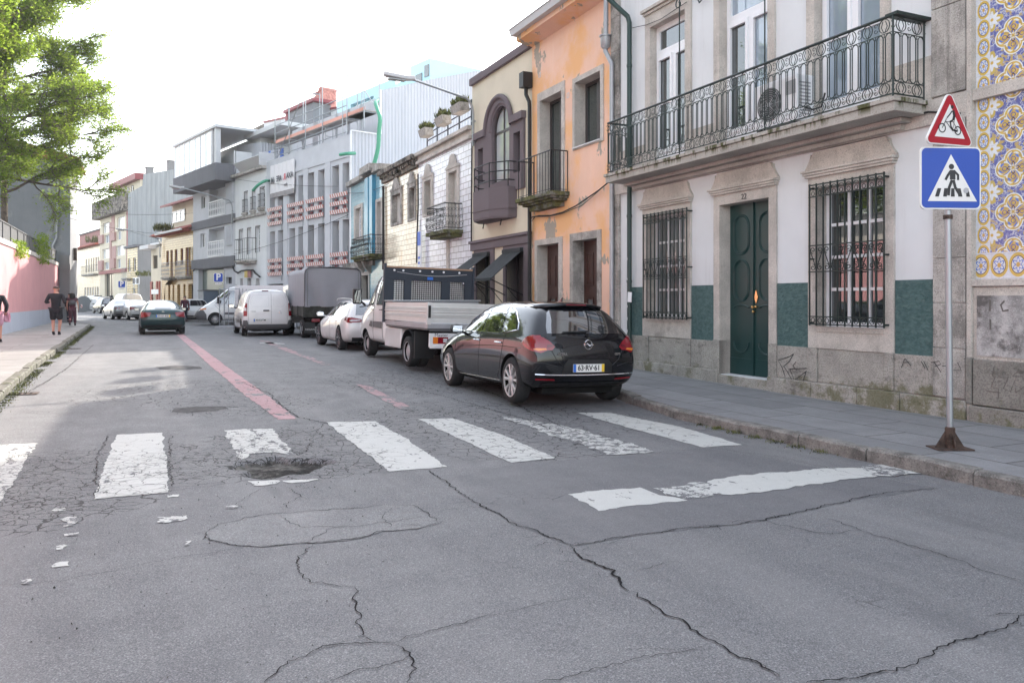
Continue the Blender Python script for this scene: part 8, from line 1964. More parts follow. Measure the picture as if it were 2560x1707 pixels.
K = van('panel_van', 'white panel van with black bumper standing beside the tarpaulin lorry', M['p_white'], 4.4, 1.84, 1.85, 'AN53TM'); K.put(P(32+2.2, 4.37), TH)
def carst(L_, H_, W_, kind):
    h = L_/2; w_ = W_/2
    if kind == 'hatch': r = [(-h+.1,-h,-h+.08,-h+.4,.3,w_-.05,.98,w_-.13,w_-.33,H_-.12,H_-.06),(-h+.22,-h+.15,-h+.25,-h+.6,.24,w_,1.0,w_-.07,w_-.29,H_-.06,H_-.01)]
    else: r = [(-h+.1,-h,-h+.05,-h+.12,.3,w_-.06,.92,w_-.14,w_-.22,1.02,1.04),(-h+.25,-h+.15,-h+.15,-h+.4,.24,w_,.96,w_-.08,w_-.24,1.04,1.07),(-h+.55,-h+.55,-h+.5,-h+1.1,.22,w_,.98,w_-.07,w_-.3,H_-.14,H_-.09)]
    return r+[(-h+1.2,-h+1.2,-h+1.2,-h+1.5,.22,w_,.97,w_-.06,w_-.27,H_-.06,H_),(-.3,-.3,-.3,-.1,.2,w_,.95,w_-.06,w_-.27,H_-.05,H_+.01),(.35,.35,.4,.2,.2,w_,.93,w_-.07,w_-.28,H_-.12,H_-.06),(h-1.15,h-1.15,h-1.05,h-1.2,.2,w_,.92,w_-.1,w_-.28,1.0,1.03),(h-.7,h-.7,h-.7,h-.75,.22,w_-.01,.85,w_-.14,w_-.35,.92,.95),(h-.25,h-.2,h-.25,h-.3,.22,w_-.06,.75,w_-.2,w_-.4,.81,.83),(h-.12,h-.02,h-.08,h-.15,.26,w_-.18,.65,w_-.28,w_-.45,.71,.73)]
def car(name, label, mat, L_, H_, W_, kind, text=None, group=None, yel=False, simple=False, lights=None):
    ax = AX(L_, .85, L_*.6); K = Car(name, label, 'car', 'body', carst(L_, H_, W_, kind), (L_, W_, .19, H_), mat, ax, .31, 1.5, (-.05, .1), group)
    K.wheels(ax, .315, .2, W_-.22, M['alloy'], 'seven', .2); h = L_/2; w_ = W_/2
    for sd_ in ('left', 'right'):
        K.patch('side_window', [(-.3,.97),(h-1.3,.95),(h-1.65,H_-.22),(h-1.9,H_-.1),(-.3,H_-.08)], GL, sd_, .006, .08); K.patch('side_window', [(-h+.95,1.0),(-.38,.98),(-.38,H_-.08),(-h+1.5,H_-.1)], GL, sd_, .006, .08)
        mb = MB(); K.line('', [(-.34,H_-.08),(-.34,.3),(h-1.35,.3),(h-1.2,.9)], None, sd_, .005, 0, .1, mb=mb); K.line('', [(-.34,.3),(-h+1.3,.35),(-h+1.0,.95)], None, sd_, .005, 0, .1, mb=mb); mb.build('door_seam', M['black'], K.t)
    K.patch('windscreen', [(-w_+.25,1.0),(w_-.25,1.0),(w_-.38,H_-.14),(-w_+.38,H_-.14)], GL, 'front', .006, .1)
    z0 = 1.02 if kind == 'hatch' else 1.06
    K.patch('rear_window', [(-w_+.24,z0),(w_-.24,z0),(w_-.38,H_-.12),(-w_+.38,H_-.12)], GL if kind == 'hatch' else M['glass_rear'], 'rear', .006, .08)
    for sg in (1, -1):
        if lights == 'round':
            for yc in (w_-.17, w_-.36): K.patch('tail_light', [(sg*(yc+.075*math.cos(a*PI/6)), .82+.075*math.sin(a*PI/6)) for a in range(12)], M['red_lens'], 'rear', .01, .04); K.patch('tail_lens', [(sg*(yc+.035*math.cos(a*PI/4)), .82+.035*math.sin(a*PI/4)) for a in range(8)], M['clear_lens'], 'rear', .014, .04)
        else: K.patch('tail_light', [(sg*(w_-.36),.74),(sg*(w_-.05),.70),(sg*(w_-.06),.92),(sg*(w_-.42),.90)], M['red_lens'], 'rear', .01, .04)
        K.patch('headlight', [(sg*(w_-.5),.6),(sg*(w_-.2),.62),(sg*(w_-.2),.72),(sg*(w_-.45),.7)], M['clear_lens'], 'front', .008, .05)
    mb = MB(); K.line('', [(w_-.38,.93),(w_-.42,.66),(-w_+.42,.66),(-w_+.38,.93)], None, 'rear', .005, 0, .06, mb=mb); mb.build('boot_seam', M['black'], K.t)
    K.patch('bumper_skirt', [(-w_+.15,.2),(w_-.15,.2),(w_-.12,.4),(-w_+.12,.4)], M['black'], 'rear', .008, .08)
    if text: K.plate(text, 0, .76 if lights != 'round' else .6, 'rear', None, yel)
    K.mirror(h-1.35, w_+.08, 1.0, M['black']); K.underbox(-h+.4, h-.4, .55, .17, .38); return K
M['glass_rear'] = glassm('rear window reflecting the sky', (.12, .14, .16), .02, 1.); M['glass_rear'].node_tree.nodes['Principled BSDF'].inputs['Metallic'].default_value = .5
K = car('green_car', 'dark green saloon with boot spoiler driving away in the middle of the road', M['p_green'], 4.37, 1.405, 1.71, 'sedan', '53-61-RZ', None, True)
mb = MB(); mb.tube([K.end(y, 1.05, -1, .02) for y in (.3, .1, -.1, -.3)], .012, 5); mb.build('wiper', M['black'], K.t)
mb = MB(); mb.box(K.end(0, .87, -1, .012).x-.01, K.end(0, .87, -1, .012).x+.02, -.45, .45, .855, .875); mb.build('boot_strip', M['black'], K.t)
e = K.end(0, .93, -1, .012); mb = MB(); mb.tube([(e.x, .05, .9), (e.x, 0, .935), (e.x, -.05, .9)], .009, 4); mb.tube([(e.x, .05, .925), (e.x, 0, .96), (e.x, -.05, .925)], .009, 4); mb.build('emblem', M['chrome'], K.t)
mb = MB(); mb.tube([(-.2, 0, 1.38), (-.5, 0, 1.7)], .006, 4); mb.build('aerial', M['black'], K.t); rear_text(K, 'CITROEN', .52, 1.0, .05, M['chrome']); rear_text(K, 'XSARA', -.52, 1.0, .05, M['chrome'])
K.put(P(34.9+2.18, .66), TH+R(1))
q = img(318, 799); fwd = D2
def far(K, sx, gy, th=TH2, dl=2.2, h=1.4): q = img(sx, gy, h); d = Vector((-math.sin(th), math.cos(th), 0)); K.put(q+d*dl, th)
K = car('silver_car', 'silver saloon with round red tail lights ahead of the green car', M['p_silver'], 4.77, 1.47, 1.82, 'sedan', '20-DI-61', None, False, lights='round')
e = K.end(0, .9, -1, .012); mb = MB(); mb.tube([(e.x, .06*math.cos(a*PI/8), .92+.06*math.sin(a*PI/8)) for a in range(16)], .01, 5, True); mb.build('emblem', M['chrome'], K.t); far(K, 318, 799, R(37), 2.3)
K = car('parked_car', 'dark red-lit sport utility car parked behind the silver saloon', M['p_dark'], 4.4, 1.66, 1.86, 'hatch', None); far(K, 277, 783.5, R(40), 2.2)
K = van('parked_van', 'small white van parked behind the dark sport utility car', M['p_white'], 4.3, 1.82, 1.8); far(K, 262, 780.5, R(42), 2.2)
K = van('parked_van', 'tall black van parked beside the grey recycling container', M['p_dark'], 4.6, 2.0, 1.9); far(K, 250, 778.5, R(44), 2.2)
K = car('parked_car', 'small pale car at the far left end of the parked row', M['p_white'], 4.0, 1.45, 1.7, 'hatch', None); far(K, 187, 777, R(46), 2.0)
K = van('parked_van', 'pale beige van whose roof shows above the silver saloon', M['p_beige'], 4.8, 2.02, 1.95); far(K, 332, 788.5, TH2, 2.4)
K = car('parked_car', 'white saloon mostly hidden behind the green car', M['p_white'], 4.3, 1.42, 1.74, 'sedan', None); far(K, 358, 800.0, TH2, 2.2)
K = car('parked_car', 'white hatchback parked beside the man in the checked shirt', M['p_white'], 3.94, 1.5, 1.73, 'hatch', None); far(K, 494, 804, R(31), 2.0)
# big white van, nose to the left
def bigvan(label):
    L_, H_, W_ = 5.2, 2.25, 2.0; h = 2.6; w_ = 1.0
    st = [(-h,-h,-h,-h+.05,.32,w_-.04,1.2,w_-.05,w_-.2,H_-.1,H_-.03),(-h+.2,-h+.2,-h+.2,-h+.2,.3,w_,1.2,w_-.02,w_-.17,H_-.05,H_+.02),(0,0,0,0,.3,w_,1.2,w_-.02,w_-.17,H_-.05,H_+.04),(.9,.9,.9,.75,.3,w_,1.2,w_-.04,w_-.2,H_-.1,H_-.02),(1.35,1.35,1.4,1.1,.3,w_,1.18,w_-.07,w_-.25,1.85,1.93),(1.75,1.75,1.85,1.7,.3,w_,1.12,w_-.1,w_-.28,1.35,1.4),(2.2,2.25,2.25,2.15,.28,w_-.05,.98,w_-.18,w_-.35,1.12,1.16),(2.45,2.58,2.5,2.4,.3,w_-.16,.8,w_-.28,w_-.45,.9,.92)]
    ax = (-1.6, 1.55); K = Car('parked_van', label, 'van', 'body', st, (L_, W_, .25, H_), M['p_white'], ax, .34, 1.6, (-.02, .08), None, crease=.2, archw=.4)
    K.wheels(ax, .345, .22, 1.74, M['steel_rim'], 'steel', .2)
    for sd_ in ('left', 'right'):
        K.patch('side_window', [(.35,1.22),(1.55,1.2),(1.25,1.6),(1.0,1.92),(.35,1.95)], GL, sd_, .006, .08); K.patch('side_moulding', [(-1.1,.6),(1.1,.6),(1.1,.72),(-1.1,.72)], M['darkgrey'], sd_, .02, .1)
        K.patch('front_bumper', [(1.98,.32),(2.7,.32),(2.7,.82),(2.15,.84),(2.0,.6)], M['darkgrey'], sd_, .02, .06); K.patch('headlight', [(2.0,.95),(2.42,.9),(2.46,1.0),(2.12,1.22)], M['clear_lens'], sd_, .012, .04); K.patch('indicator_lens', [(2.0,.88),(2.45,.84),(2.42,.9),(2.0,.95)], M['amber_lens'], sd_, .012, .04)
        mb = MB(); K.line('', [(.25,2.0),(.25,.4),(1.1,.4),(1.3,.8),(1.6,1.15)], None, sd_, .006, 0, .1, mb=mb); mb.build('door_seam', M['darkgrey'], K.t)
    K.patch('windscreen', [(-.75,1.42),(.75,1.42),(.65,1.9),(-.65,1.9)], GL, 'front', .006, .1); K.patch('front_bumper', [(-.8,.32),(.8,.32),(.8,.8),(-.8,.8)], M['darkgrey'], 'front', .02, .08); K.patch('grille', [(-.45,.82),(.45,.82),(.4,.95),(-.4,.95)], M['black'], 'front', .02, .08)
    K.plate('47-DX-20', 0, .55, 'front', 2.64, False)
    for sg in (1, -1): m = MB(); m.box(1.32, 1.46, sg*1.05, sg*1.27, 1.2, 1.58); m2 = m.build('mirror', M['black'], K.t, bevel=.04)
    return K
K = bigvan('white delivery van with dark bumper facing left behind the site hoarding'); q = img(538, 813.5); d = Vector((-.93, -.36, 0)).normalized(); n_ = Vector((-d.y, d.x, 0))
ang = math.atan2(d.y, d.x); c_ = q-d*1.55-n_*.87; K.t.location = (c_.x, c_.y, .15); K.t.rotation_euler = (0, 0, ang)
# ------------------------------------------------------------------ signs, site fence, street things
def rz_at(p): return math.atan2(-p.x, p.y)
SP = thing('traffic_sign', 'grey post carrying a red bordered cycle triangle above a blue pedestrian crossing square', 'traffic sign', (4.19, 7.62, .13)); sx_, sy_ = 0, 0
zr_ = lambda y: 1.55+(750-y)/F*7.62-.13
mb = MB(); mb.tube([(.0, 0, .1), (-.03, 0, 3.35)], .03, 12); mb.build('post', M['galv'], SP, auto=40)
mb = MB(); mb.box(-.17, .17, -.12, .12, 0, .012); [mb.prism([(x*.03, 0, .19), (x*.14, 0, .012), (x*.03, 0, .012)], (0, .012, 0)) for x in (-1, 1)]; [mb.prism([(0, y*.03, .19), (0, y*.1, .012), (0, y*.03, .012)], (.012, 0, 0)) for y in (-1, 1)]
mb.lathe([(.045, .012), (.045, .2), (.03, .21)], 12); mb.build('base', M['rust'], SP)
mb = MB(); [mb.lathe([(.03, z), (.042, z), (.042, z+.04), (.03, z+.04)], 12, (-.02, 0, 0)) for z in (zr_(548),)]; mb.build('clamp', M['rust'], SP)
def rpoly(pts, r, k=5):
    out = []; n_ = len(pts)
    for i in range(n_):
        p, a, b = Vector(pts[i]), Vector(pts[i-1]), Vector(pts[(i+1) % n_]); u, v = (a-p).normalized(), (b-p).normalized(); an = u.angle(v)/2; d = r/math.tan(an); c = p+(u+v).normalized()*(r/math.sin(an)); s_, e = p+u*d-c, p+v*d-c
        for j in range(k+1): q = s_.slerp(e, j/k) if s_.angle(e) > 1e-3 else s_; out.append((c+q.normalized()*r)[:])
    return out
M['s_blue'] = plain('sign blue enamel', (.0, .05, .36), .35, var=.04); M['s_red'] = plain('sign red enamel', (.36, .004, .018), .35, var=.04); M['s_white'] = plain('sign white enamel', (.72, .71, .69), .4, var=.03); M['s_black'] = plain('sign black enamel', (.012, .012, .016), .4)
def plate(par, name, c, yaw):
    o = bpy.data.objects.new(name, None); COL.objects.link(o); o.parent = par; o.location = c; o.rotation_euler = (0, 0, yaw); o.empty_display_size = .1; return o
def flat(par, name, pts, y, mat, d=.002): mb = MB(); mb.panel(pts, [], y, d, side=d); return mb.build(name, mat, par)
def disc(cx, cz, r, k=16): return [(cx+r*math.cos(2*PI*i/k), cz+r*math.sin(2*PI*i/k)) for i in range(k)]
def limb(pts, w_): # thick polyline outline
    L, R_ = [], []
    for i, p in enumerate(pts):
        p = Vector(p); t = (Vector(pts[min(i+1, len(pts)-1)])-Vector(pts[max(i-1, 0)])).normalized(); nn = Vector((-t.y, t.x))*w_/2; L.append(tuple(p+nn)); R_.append(tuple(p-nn))
    return R_+L[::-1]
ts = plate(SP, 'warning_plate', (-.035, -.05, (zr_(228)+zr_(366))/2-.0), R(20)); sh = (zr_(228)-zr_(366)); hw = .315
tri = [(-hw, -sh/2), (hw, -sh/2), (0, sh/2)]; flat(ts, 'backing', rpoly(tri, .045), -.004, M['s_white'], .02); S_ = lambda f, dz=0: [(x*f, z*f+dz-(1-f)*sh*.166) for x, z in tri]
flat(ts, 'red_border', rpoly(S_(.94), .035), -.0065, M['s_red']); flat(ts, 'white_field', S_(.60, -.0), -.009, M['s_white'])
pic = MB(); q = .00175; X0, Z0 = 480, 455; T_ = lambda pts: [((x-X0)*q*.76, (Z0-z)*q*.64) for x, z in pts]
for c_, r_ in (((405,552),38),((553,563),36)): cc = T_([c_])[0]; mb = MB(); pic.panel(disc(cc[0], cc[1], r_*q*.70), [disc(cc[0], cc[1], (r_-9)*q*.70)], -.0115, .002)
for l, w_ in (([(405,552),(432,500),(445,470)],.008),([(440,495),(500,565),(553,563)],.008),([(430,500),(520,490),(500,570)],.007),([(510,495),(553,563)],.007),([(500,560),(550,570)],.018),([(505,480),(480,490),(488,535),(510,570)],.017),([(510,395),(520,440),(510,480)],.03),([(500,400),(470,440),(448,465)],.012)): pic.panel(limb(T_(l), w_), [], -.0117, .002)
cc = T_([(500,366)])[0]; pic.panel(disc(cc[0], cc[1], .0175), [], -.0115, .002); pic.build('cyclist_symbol', M['s_black'], ts)
sq = plate(SP, 'crossing_plate', (-.02, -.045, (zr_(370)+zr_(525))/2), R(4)); hh = (zr_(370)-zr_(525))/2; bq = [(-.3, -hh), (.3, -hh), (.3, hh), (-.3, hh)]
flat(sq, 'backing', rpoly(bq, .05), -.004, M['s_white'], .02); flat(sq, 'blue_field', rpoly([(x*.955, z*.955) for x, z in bq], .045), -.0065, M['s_blue'])
U_ = lambda pts: [((x-476)*.6/650, (1078-z)*2*hh/678) for x, z in pts]; flat(sq, 'white_triangle', U_([(228,1330),(755,1330),(476,822)]), -.009, M['s_white'])
pic = MB()
for x in (0, 1, 2, 3, 4): b0 = (303,390,472,552,640)[x]; b1 = (345,430,515,597,680)[x]; t0, t1 = (b0+28, b1+25) if x == 0 else ((b0+12, b1+10) if x == 1 else ((b0+5, b1-5) if x == 2 else (b0-10, b1-20))); pic.panel(U_([(b0,1280),(b1,1280),(t1,1190),(t0,1190)]), [], -.0115, .002)
pic.panel(disc(*U_([(479,955)])[0], .026), [], -.0117, .002); pic.panel(U_([(462,992),(520,992),(522,1095),(462,1095)]), [], -.0117, .002)
for l, w_ in (([(470,1005),(440,1050),(415,1100)],.024),([(505,1000),(550,1045),(550,1100)],.022),([(485,1100),(455,1180),(447,1268)],.027),([(500,1100),(520,1180),(572,1265)],.027)): pic.panel(limb(U_(l), w_), [], -.0119, .002)
pic.build('pedestrian_symbol', M['s_black'], sq); flat(sq, 'sticker', disc(*U_([(636,1212)])[0], .026), -.0125, M['zinc'])
def psign(sx, sy, Y, size, lab, sub=True):
    X = (sx-CX)/F*Y; z = 1.55+(750-sy)/F*Y; T_ = thing('parking_sign', lab, 'traffic sign', (X, Y, .2), rz_at(Vector((X, Y, 0)))*0+.2, 'parking signs'); mb = MB(); mb.tube([(size*.62, .03, 0), (size*.62, .03, z+size*.45)], .03, 8); mb.build('post', M['galv'], T_)
    h = size/2; z -= .2; flat(T_, 'backing', rpoly([(-h, z-h), (h, z-h), (h, z+h), (-h, z+h)], .05), -.01, M['s_white'], .02); p_ = flat(T_, 'blue_field', rpoly([(-h*.93, z-h*.93), (h*.93, z-h*.93), (h*.93, z+h*.93), (-h*.93, z+h*.93)], .05), -.013, M['s_blue'])
    text_mesh('P', size*1.0, M['s_white'], 'letter', p_, Matrix.Translation((-.0, -.016, z+.02)) @ Matrix.Rotation(PI/2, 4, 'X'), .001, size*.028)
    if sub: b = flat(T_, 'sub_plate', [(-h*.65, z-h*1.55), (h*.65, z-h*1.55), (h*.65, z-h*1.1), (-h*.65, z-h*1.1)], -.01, M['s_white'], .01); text_mesh('9-19 H', size*.2, M['s_black'], 'lettering', b, Matrix.Translation((0, -.013, z-h*1.33)) @ Matrix.Rotation(PI/2, 4, 'X'), .001)
psign(546, 694, 43, .48, 'nearer blue parking sign on its post in front of the grey flats'); psign(304.5, 710.5, 66, .55, 'smaller distant blue parking sign above the parked silver saloon')
# site hoarding, mesh fence, cabin
def wpt(sx, Y): return Vector(((sx-CX)/F*Y, Y, 0))
p0, p1 = wpt(587, 40.), wpt(738, 38.4); d_ = (p1-p0); L_ = d_.length; an = math.atan2(d_.y, d_.x)
HB = thing('site_hoarding', 'white printed hoarding with a grey castle silhouette behind the white panel van', 'hoarding', (p0.x, p0.y, .15), an)
mb = MB(); mb.box(0, L_, 0, .05, .1, 2.12); mb.build('panel', plain('white hoarding panel', (.72, .70, .71), .6), HB)
for i in range(4): mb = MB(); mb.box(i*L_/3-.03, i*L_/3+.03, .051, .12, 0, 2.15); mb.build('post', M['galv'], HB)
K3f = lambda x, z: ((440+x/4.523-587)/F*40, 1.55-.15+(750-(560+z/4.523))/F*40)
mb = MB()
for l in ([(712,870),(760,870),(760,800),(752,755),(745,800),(738,800),(735,745),(728,745),(724,800),(715,810)],[(765,775),(790,770),(788,735),(780,722),(775,745),(782,760)],[(825,760),(842,760),(842,745),(835,735),(825,745)]): mb.panel([K3f(*q) for q in l][::-1], [], -.004, .003)
mb.build('printed_silhouette', plain('grey print', (.35, .33, .35), .7), HB)
FN = thing('mesh_fence', 'temporary steel mesh fence panel standing before the big white van', 'fence', (*wpt(549, 39.5).xy, .15), .15)
mb = MB(); Lf = .95
for x in (0, .42, Lf): mb.tube([(x, 0, 0), (x, 0, 2.0)], .02, 6)
for z in (.12, 1.95): mb.tube([(0, 0, z), (Lf, 0, z)], .02, 6)
for i in range(1, 14): mb.tube([(Lf*i/14, 0, .12), (Lf*i/14, 0, 1.95)], .003, 3)
for i in range(1, 12): mb.tube([(0, 0, .12+.152*i), (Lf, 0, .12+.152*i)], .003, 3)
mb.build('mesh_panel', M['galv'], FN); mb = MB(); mb.box(-.2, Lf, -.12, .12, 0, .12); mb.build('foot_block', M['zinc'], FN)
X_ = wpt(528, 53); CB = thing('site_cabin', 'blue grey site cabin behind the big white van', 'cabin', (X_.x, X_.y, .15), .5); mb = MB(); mb.box(-.55, .55, -.5, 2, 0, 2.0); mb.build('wall', plain('blue grey cabin', (.1, .13, .18), .5), CB, bevel=.03); mb = MB(); mb.box(-.6, .6, -.55, 2.05, 2.01, 2.08); mb.build('roof', M['darkgrey'], CB)
X_ = wpt(209, 93); BI = thing('recycling_container', 'grey domed recycling container by the far pavement', 'container', (X_.x, X_.y, .15), .5)
prof = [(-.75, 0), (-.78, 1.1), (-.68, 1.5), (-.45, 1.75), (-.15, 1.88), (.15, 1.88), (.45, 1.75), (.68, 1.5), (.78, 1.1), (.75, 0)]; mb = MB(); mb.prism([(x, -.6, z) for x, z in prof], (0, 1.3, 0)); mb.build('shell', plain('grey container', (.13, .14, .15), .5), BI, bevel=.08)
mb = MB(); mb.box(-.3, -.12, -.62, -.605, .5, .9); mb.build('warning_sticker', M['stripes'], BI)
def grate(p, lab, L_=.62, W_=.32):
    T_ = thing('drain_grate', lab, 'drain grate', (p.x, p.y, gz(p.x, p.y)+.004), TH); mb = MB(); mb.panel([(-L_/2, -W_/2), (L_/2, -W_/2), (L_/2, W_/2), (-L_/2, W_/2)], [[(-L_/2+.04+i*.075, -W_/2+.04), (-L_/2+.08+i*.075, -W_/2+.04), (-L_/2+.08+i*.075, W_/2-.04), (-L_/2+.04+i*.075, W_/2-.04)] for i in range(7)], 0, .01)
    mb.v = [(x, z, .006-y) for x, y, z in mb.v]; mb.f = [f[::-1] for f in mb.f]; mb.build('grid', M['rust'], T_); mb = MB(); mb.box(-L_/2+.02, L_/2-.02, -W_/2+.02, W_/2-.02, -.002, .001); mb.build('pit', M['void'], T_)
grate(G(*B5(85, 226)), 'slotted drain grate in the gutter at the left pavement edge'); grate(G(*K5(1510, 1500)), 'smaller drain grate farther up the left gutter')
# weeds and moss along the kerbs
def weeds(name, pts, n_, sp, h, lab, seed, w_=.012):
    rnd = random.Random(seed); mb = MB(); D_ = dens(pts, .3)
    for i in range(n_):
        c = rnd.choice(D_)+Vector((rnd.gauss(0, .055), rnd.gauss(0, .055), 0)); nn = mnoise.noise(c*.9)
        if nn < sp: continue
        b = P(ab(c.x, c.y)[0], 0); c.z = gz(c.x, c.y)+.01; hh_ = h*rnd.uniform(.3, 1.2)*(nn-sp+.3); d = Vector((rnd.gauss(0, .4), rnd.gauss(0, .4), 1))*hh_; s_ = Vector((rnd.gauss(0, 1), rnd.gauss(0, 1), 0)).normalized()*w_
        mb.add([c-s_, c+d*.6+s_, c+d, c+s_*.5], [(0, 1, 2, 3)])
    struct(mb.build(name, M['weed']), 'stuff', lab, 'weeds')
M['weed'] = surf('weeds and moss', (.11, .12, .035), .8, .6, 5, 0)
weeds('kerb_weeds', [P(a, b+.07) for a, b in zip(LA[1:7], LB[1:7])], 9000, -.5, .035, 'weeds and moss along the foot of the left kerb', 3)
weeds('kerb_weeds', [P(a, b-.07) for a, b in zip(RA[1:7], RB[1:7])], 2500, .1, .06, 'sparse weeds along the foot of the right kerb', 4, .008)
# ------------------------------------------------------------------ people
def skinned(name, chains, mat, par, sub=2):
    """chains: lists of (x,y,z,r); shared points are merged; the first point is the root"""
    vs, rs, es, idx = [], [], [], {}
    def vid(p):
        k = tuple(round(v, 4) for v in p[:3])
        if k not in idx: idx[k] = len(vs); vs.append(k); rs.append(p[3] if isinstance(p[3], tuple) else (p[3], p[3]))
        return idx[k]
    for c in chains:
        ids = [vid(p) for p in c]; es += [e for e in zip(ids, ids[1:]) if e[0] != e[1]]
    me = bpy.data.meshes.new(name); me.from_pydata(vs, es, []); o = bpy.data.objects.new(name, me); COL.objects.link(o)
    m = o.modifiers.new('skin', 'SKIN'); m.use_smooth_shade = True; bm = bmesh.new(); bm.from_mesh(me); sk = bm.verts.layers.skin.verify()
    for v, r in zip(bm.verts, rs): v[sk].radius = r; v[sk].use_root = (v.index == 0)
    bm.to_mesh(me); bm.free()
    b = o.modifiers.new('s', 'SUBSURF'); b.levels = sub; b.render_levels = sub; apply_mods(o); o.data.materials.clear(); o.data.materials.append(mat); o.parent = par
    o.data.polygons.foreach_set('use_smooth', [True]*len(o.data.polygons)); return o
M['skin'] = plain('skin', (.52, .27, .2), .55); M['cl_black'] = plain('black cloth', (.012, .012, .018), .85); M['cl_maroon'] = plain('maroon cloth', (.1, .035, .05), .9); M['hair_dark'] = plain('dark hair', (.012, .009, .008), .7); M['hair_grey'] = plain('greying hair', (.1, .085, .075), .8)
M['cl_navy'] = plain('navy trousers', (.015, .02, .035), .85); M['cl_pink'] = plain('pink cloth', (.6, .33, .42), .8); M['shoe'] = plain('white trainer sole', (.6, .6, .6), .6)
n = NT('checked shirt'); c = n.coord(); s = n.sep(c)
fx_ = n.ma('GREATER_THAN', n.ma('FRACT', n.ma('MULTIPLY', n.ma('ADD', s[0], s[1]), 9)), .6); fz2 = n.ma('GREATER_THAN', n.ma('FRACT', n.ma('MULTIPLY', s[2], 9)), .6); M['check'] = n.fin(n.mix(n.ma('MAXIMUM', fx_, fz2), (.16, .02, .035), (.03, .02, .04)), .85)
def person(label, p, rz, H_, arms, legs, top, bottom, hair, long_hair=False, shorts=False, sleeves=True, shoes='cl_black', pack=None, z=None, build=1., sleeve_r=1.):
    """faces +y before rotation. arms: per side (elbow, wrist) offsets from the shoulder; legs: per side (knee, ankle) from the hip"""
    T_ = thing('person', label, 'person', (p.x, p.y, gz(p.x, p.y)+.13 if z is None else z), rz); k = H_/1.75; b = build
    hip, sh_, nk, hd = .93, 1.43, 1.50, 1.63; sc = lambda x, y, z, r: (x*k, y*k, z*k, r*k if not isinstance(r, tuple) else (r[0]*k, r[1]*k))
    ch = [[sc(0, 0, hip, .13*b), sc(0, 0, 1.08, .125*b), sc(0, -.01, 1.25, .145*b), sc(0, 0, 1.40, .11*b), sc(0, .01, nk, .055), sc(0, .025, 1.575, .075), sc(0, .03, 1.655, .088), sc(0, .02, 1.72, .06)], [sc(0, .03, 1.63, .07), sc(0, .115, 1.615, .012)]]
    arm_pts = []
    for sg, (el, wr) in zip((-1, 1), arms):
        S_ = (sg*.19*b, 0, sh_-.03); E = tuple(a+q_ for a, q_ in zip(S_, el)); W_ = tuple(a+q_ for a, q_ in zip(S_, wr)); d = (Vector(W_)-Vector(E)).normalized(); sd_ = d.cross(Vector((0, 0, 1))); sd_ = Vector((0, 1, 0)) if sd_.length < .3 else sd_.normalized()
        ch.append([sc(0, 0, 1.40, .11*b), sc(*S_, .058), sc(*E, .042), sc(*W_, .028), sc(*(Vector(W_)+d*.07), .034)]); arm_pts.append((S_, E, W_))
        kn = Vector(W_)+d*.09
        for f in range(4): q0 = kn+sd_*(.03-.02*f); ch.append([sc(*(Vector(W_)+d*.07), .034), sc(*q0, .009), sc(*(q0+d*(.035, .042, .04, .03)[f]+Vector((0, .008, -.004))), .008), sc(*(q0+d*(.055, .068, .064, .045)[f]+Vector((0, .02, -.012))), .007)])
        ch.append([sc(*(Vector(W_)+d*.03), .03), sc(*(Vector(W_)+d*.05+sd_*.04), .011), sc(*(Vector(W_)+d*.09+sd_*.05+Vector((0, .01, 0))), .009)])
    leg_pts = []
    for sg, (kn, an_) in zip((-1, 1), legs):
        Hp = (sg*.09, 0, hip-.06); Kn = tuple(a+q_ for a, q_ in zip(Hp, kn)); An = tuple(a+q_ for a, q_ in zip(Hp, an_)); ch.append([sc(0, 0, hip, .13*b), sc(*Hp, .095*b), sc(*Kn, .06), sc(Kn[0]*.5+An[0]*.5, (Kn[1]+An[1])/2-.015, (Kn[2]*.6+An[2]*.4), .056), sc(*An, .036)]); leg_pts.append((Hp, Kn, An))
    skinned('body', ch, M['skin'], T_)
    e = .018; t = [[sc(0, 0, hip-.09, .16*b), sc(0, 0, hip+.03, .16*b), sc(0, 0, 1.08, .15*b), sc(0, -.01, 1.26, .168*b), sc(0, 0, 1.40, .125*b), sc(0, .005, 1.475, .068)]]
    for (S_, E, W_) in arm_pts:
        W2 = Vector(E)+(Vector(W_)-Vector(E))*.92 if sleeves else Vector(S_)+(Vector(E)-Vector(S_))*.45; t.append([sc(0, 0, 1.40, .125*b), sc(*S_, .078)]+([sc(*E, .06*sleeve_r)] if sleeves else [])+[sc(*W2, (.042 if sleeves else .07)*sleeve_r)])
    skinned('jacket' if sleeves else 'shirt', t, M[top], T_)
    l_ = []
    for (Hp, Kn, An) in leg_pts:
        if shorts: q_ = Vector(Hp)+(Vector(Kn)-Vector(Hp))*.88; l_.append([sc(0, 0, hip, .16*b), sc(*Hp, .13*b), sc(*q_, .105*b)])
        else: l_.append([sc(0, 0, hip, .155*b), sc(*Hp, .118*b), sc(*Kn, .085), sc(*(Vector(Kn)*.5+Vector(An)*.5), .075), sc(*(Vector(An)+Vector((0, 0, .03))), .06)])
    skinned('shorts' if shorts else 'trousers', l_, M[bottom], T_)
    for (Hp, Kn, An), sg in zip(leg_pts, (-1, 1)):
        lift = max(0, An[2]-.09); d = Vector((0, .2, -.75*lift)); mb = MB(); A_ = Vector(An)
        skinned('shoe', [[sc(A_.x, A_.y-.04, A_.z-.03, .045), sc(A_.x, A_.y+.06, A_.z-.055-lift*.15, .042), sc(A_.x, A_.y+.16, A_.z-.062-lift*.5, .034)], [sc(A_.x, A_.y-.04, A_.z-.03, .045), sc(A_.x, A_.y-.02, A_.z+.03, .042)]], M[shoes], T_)
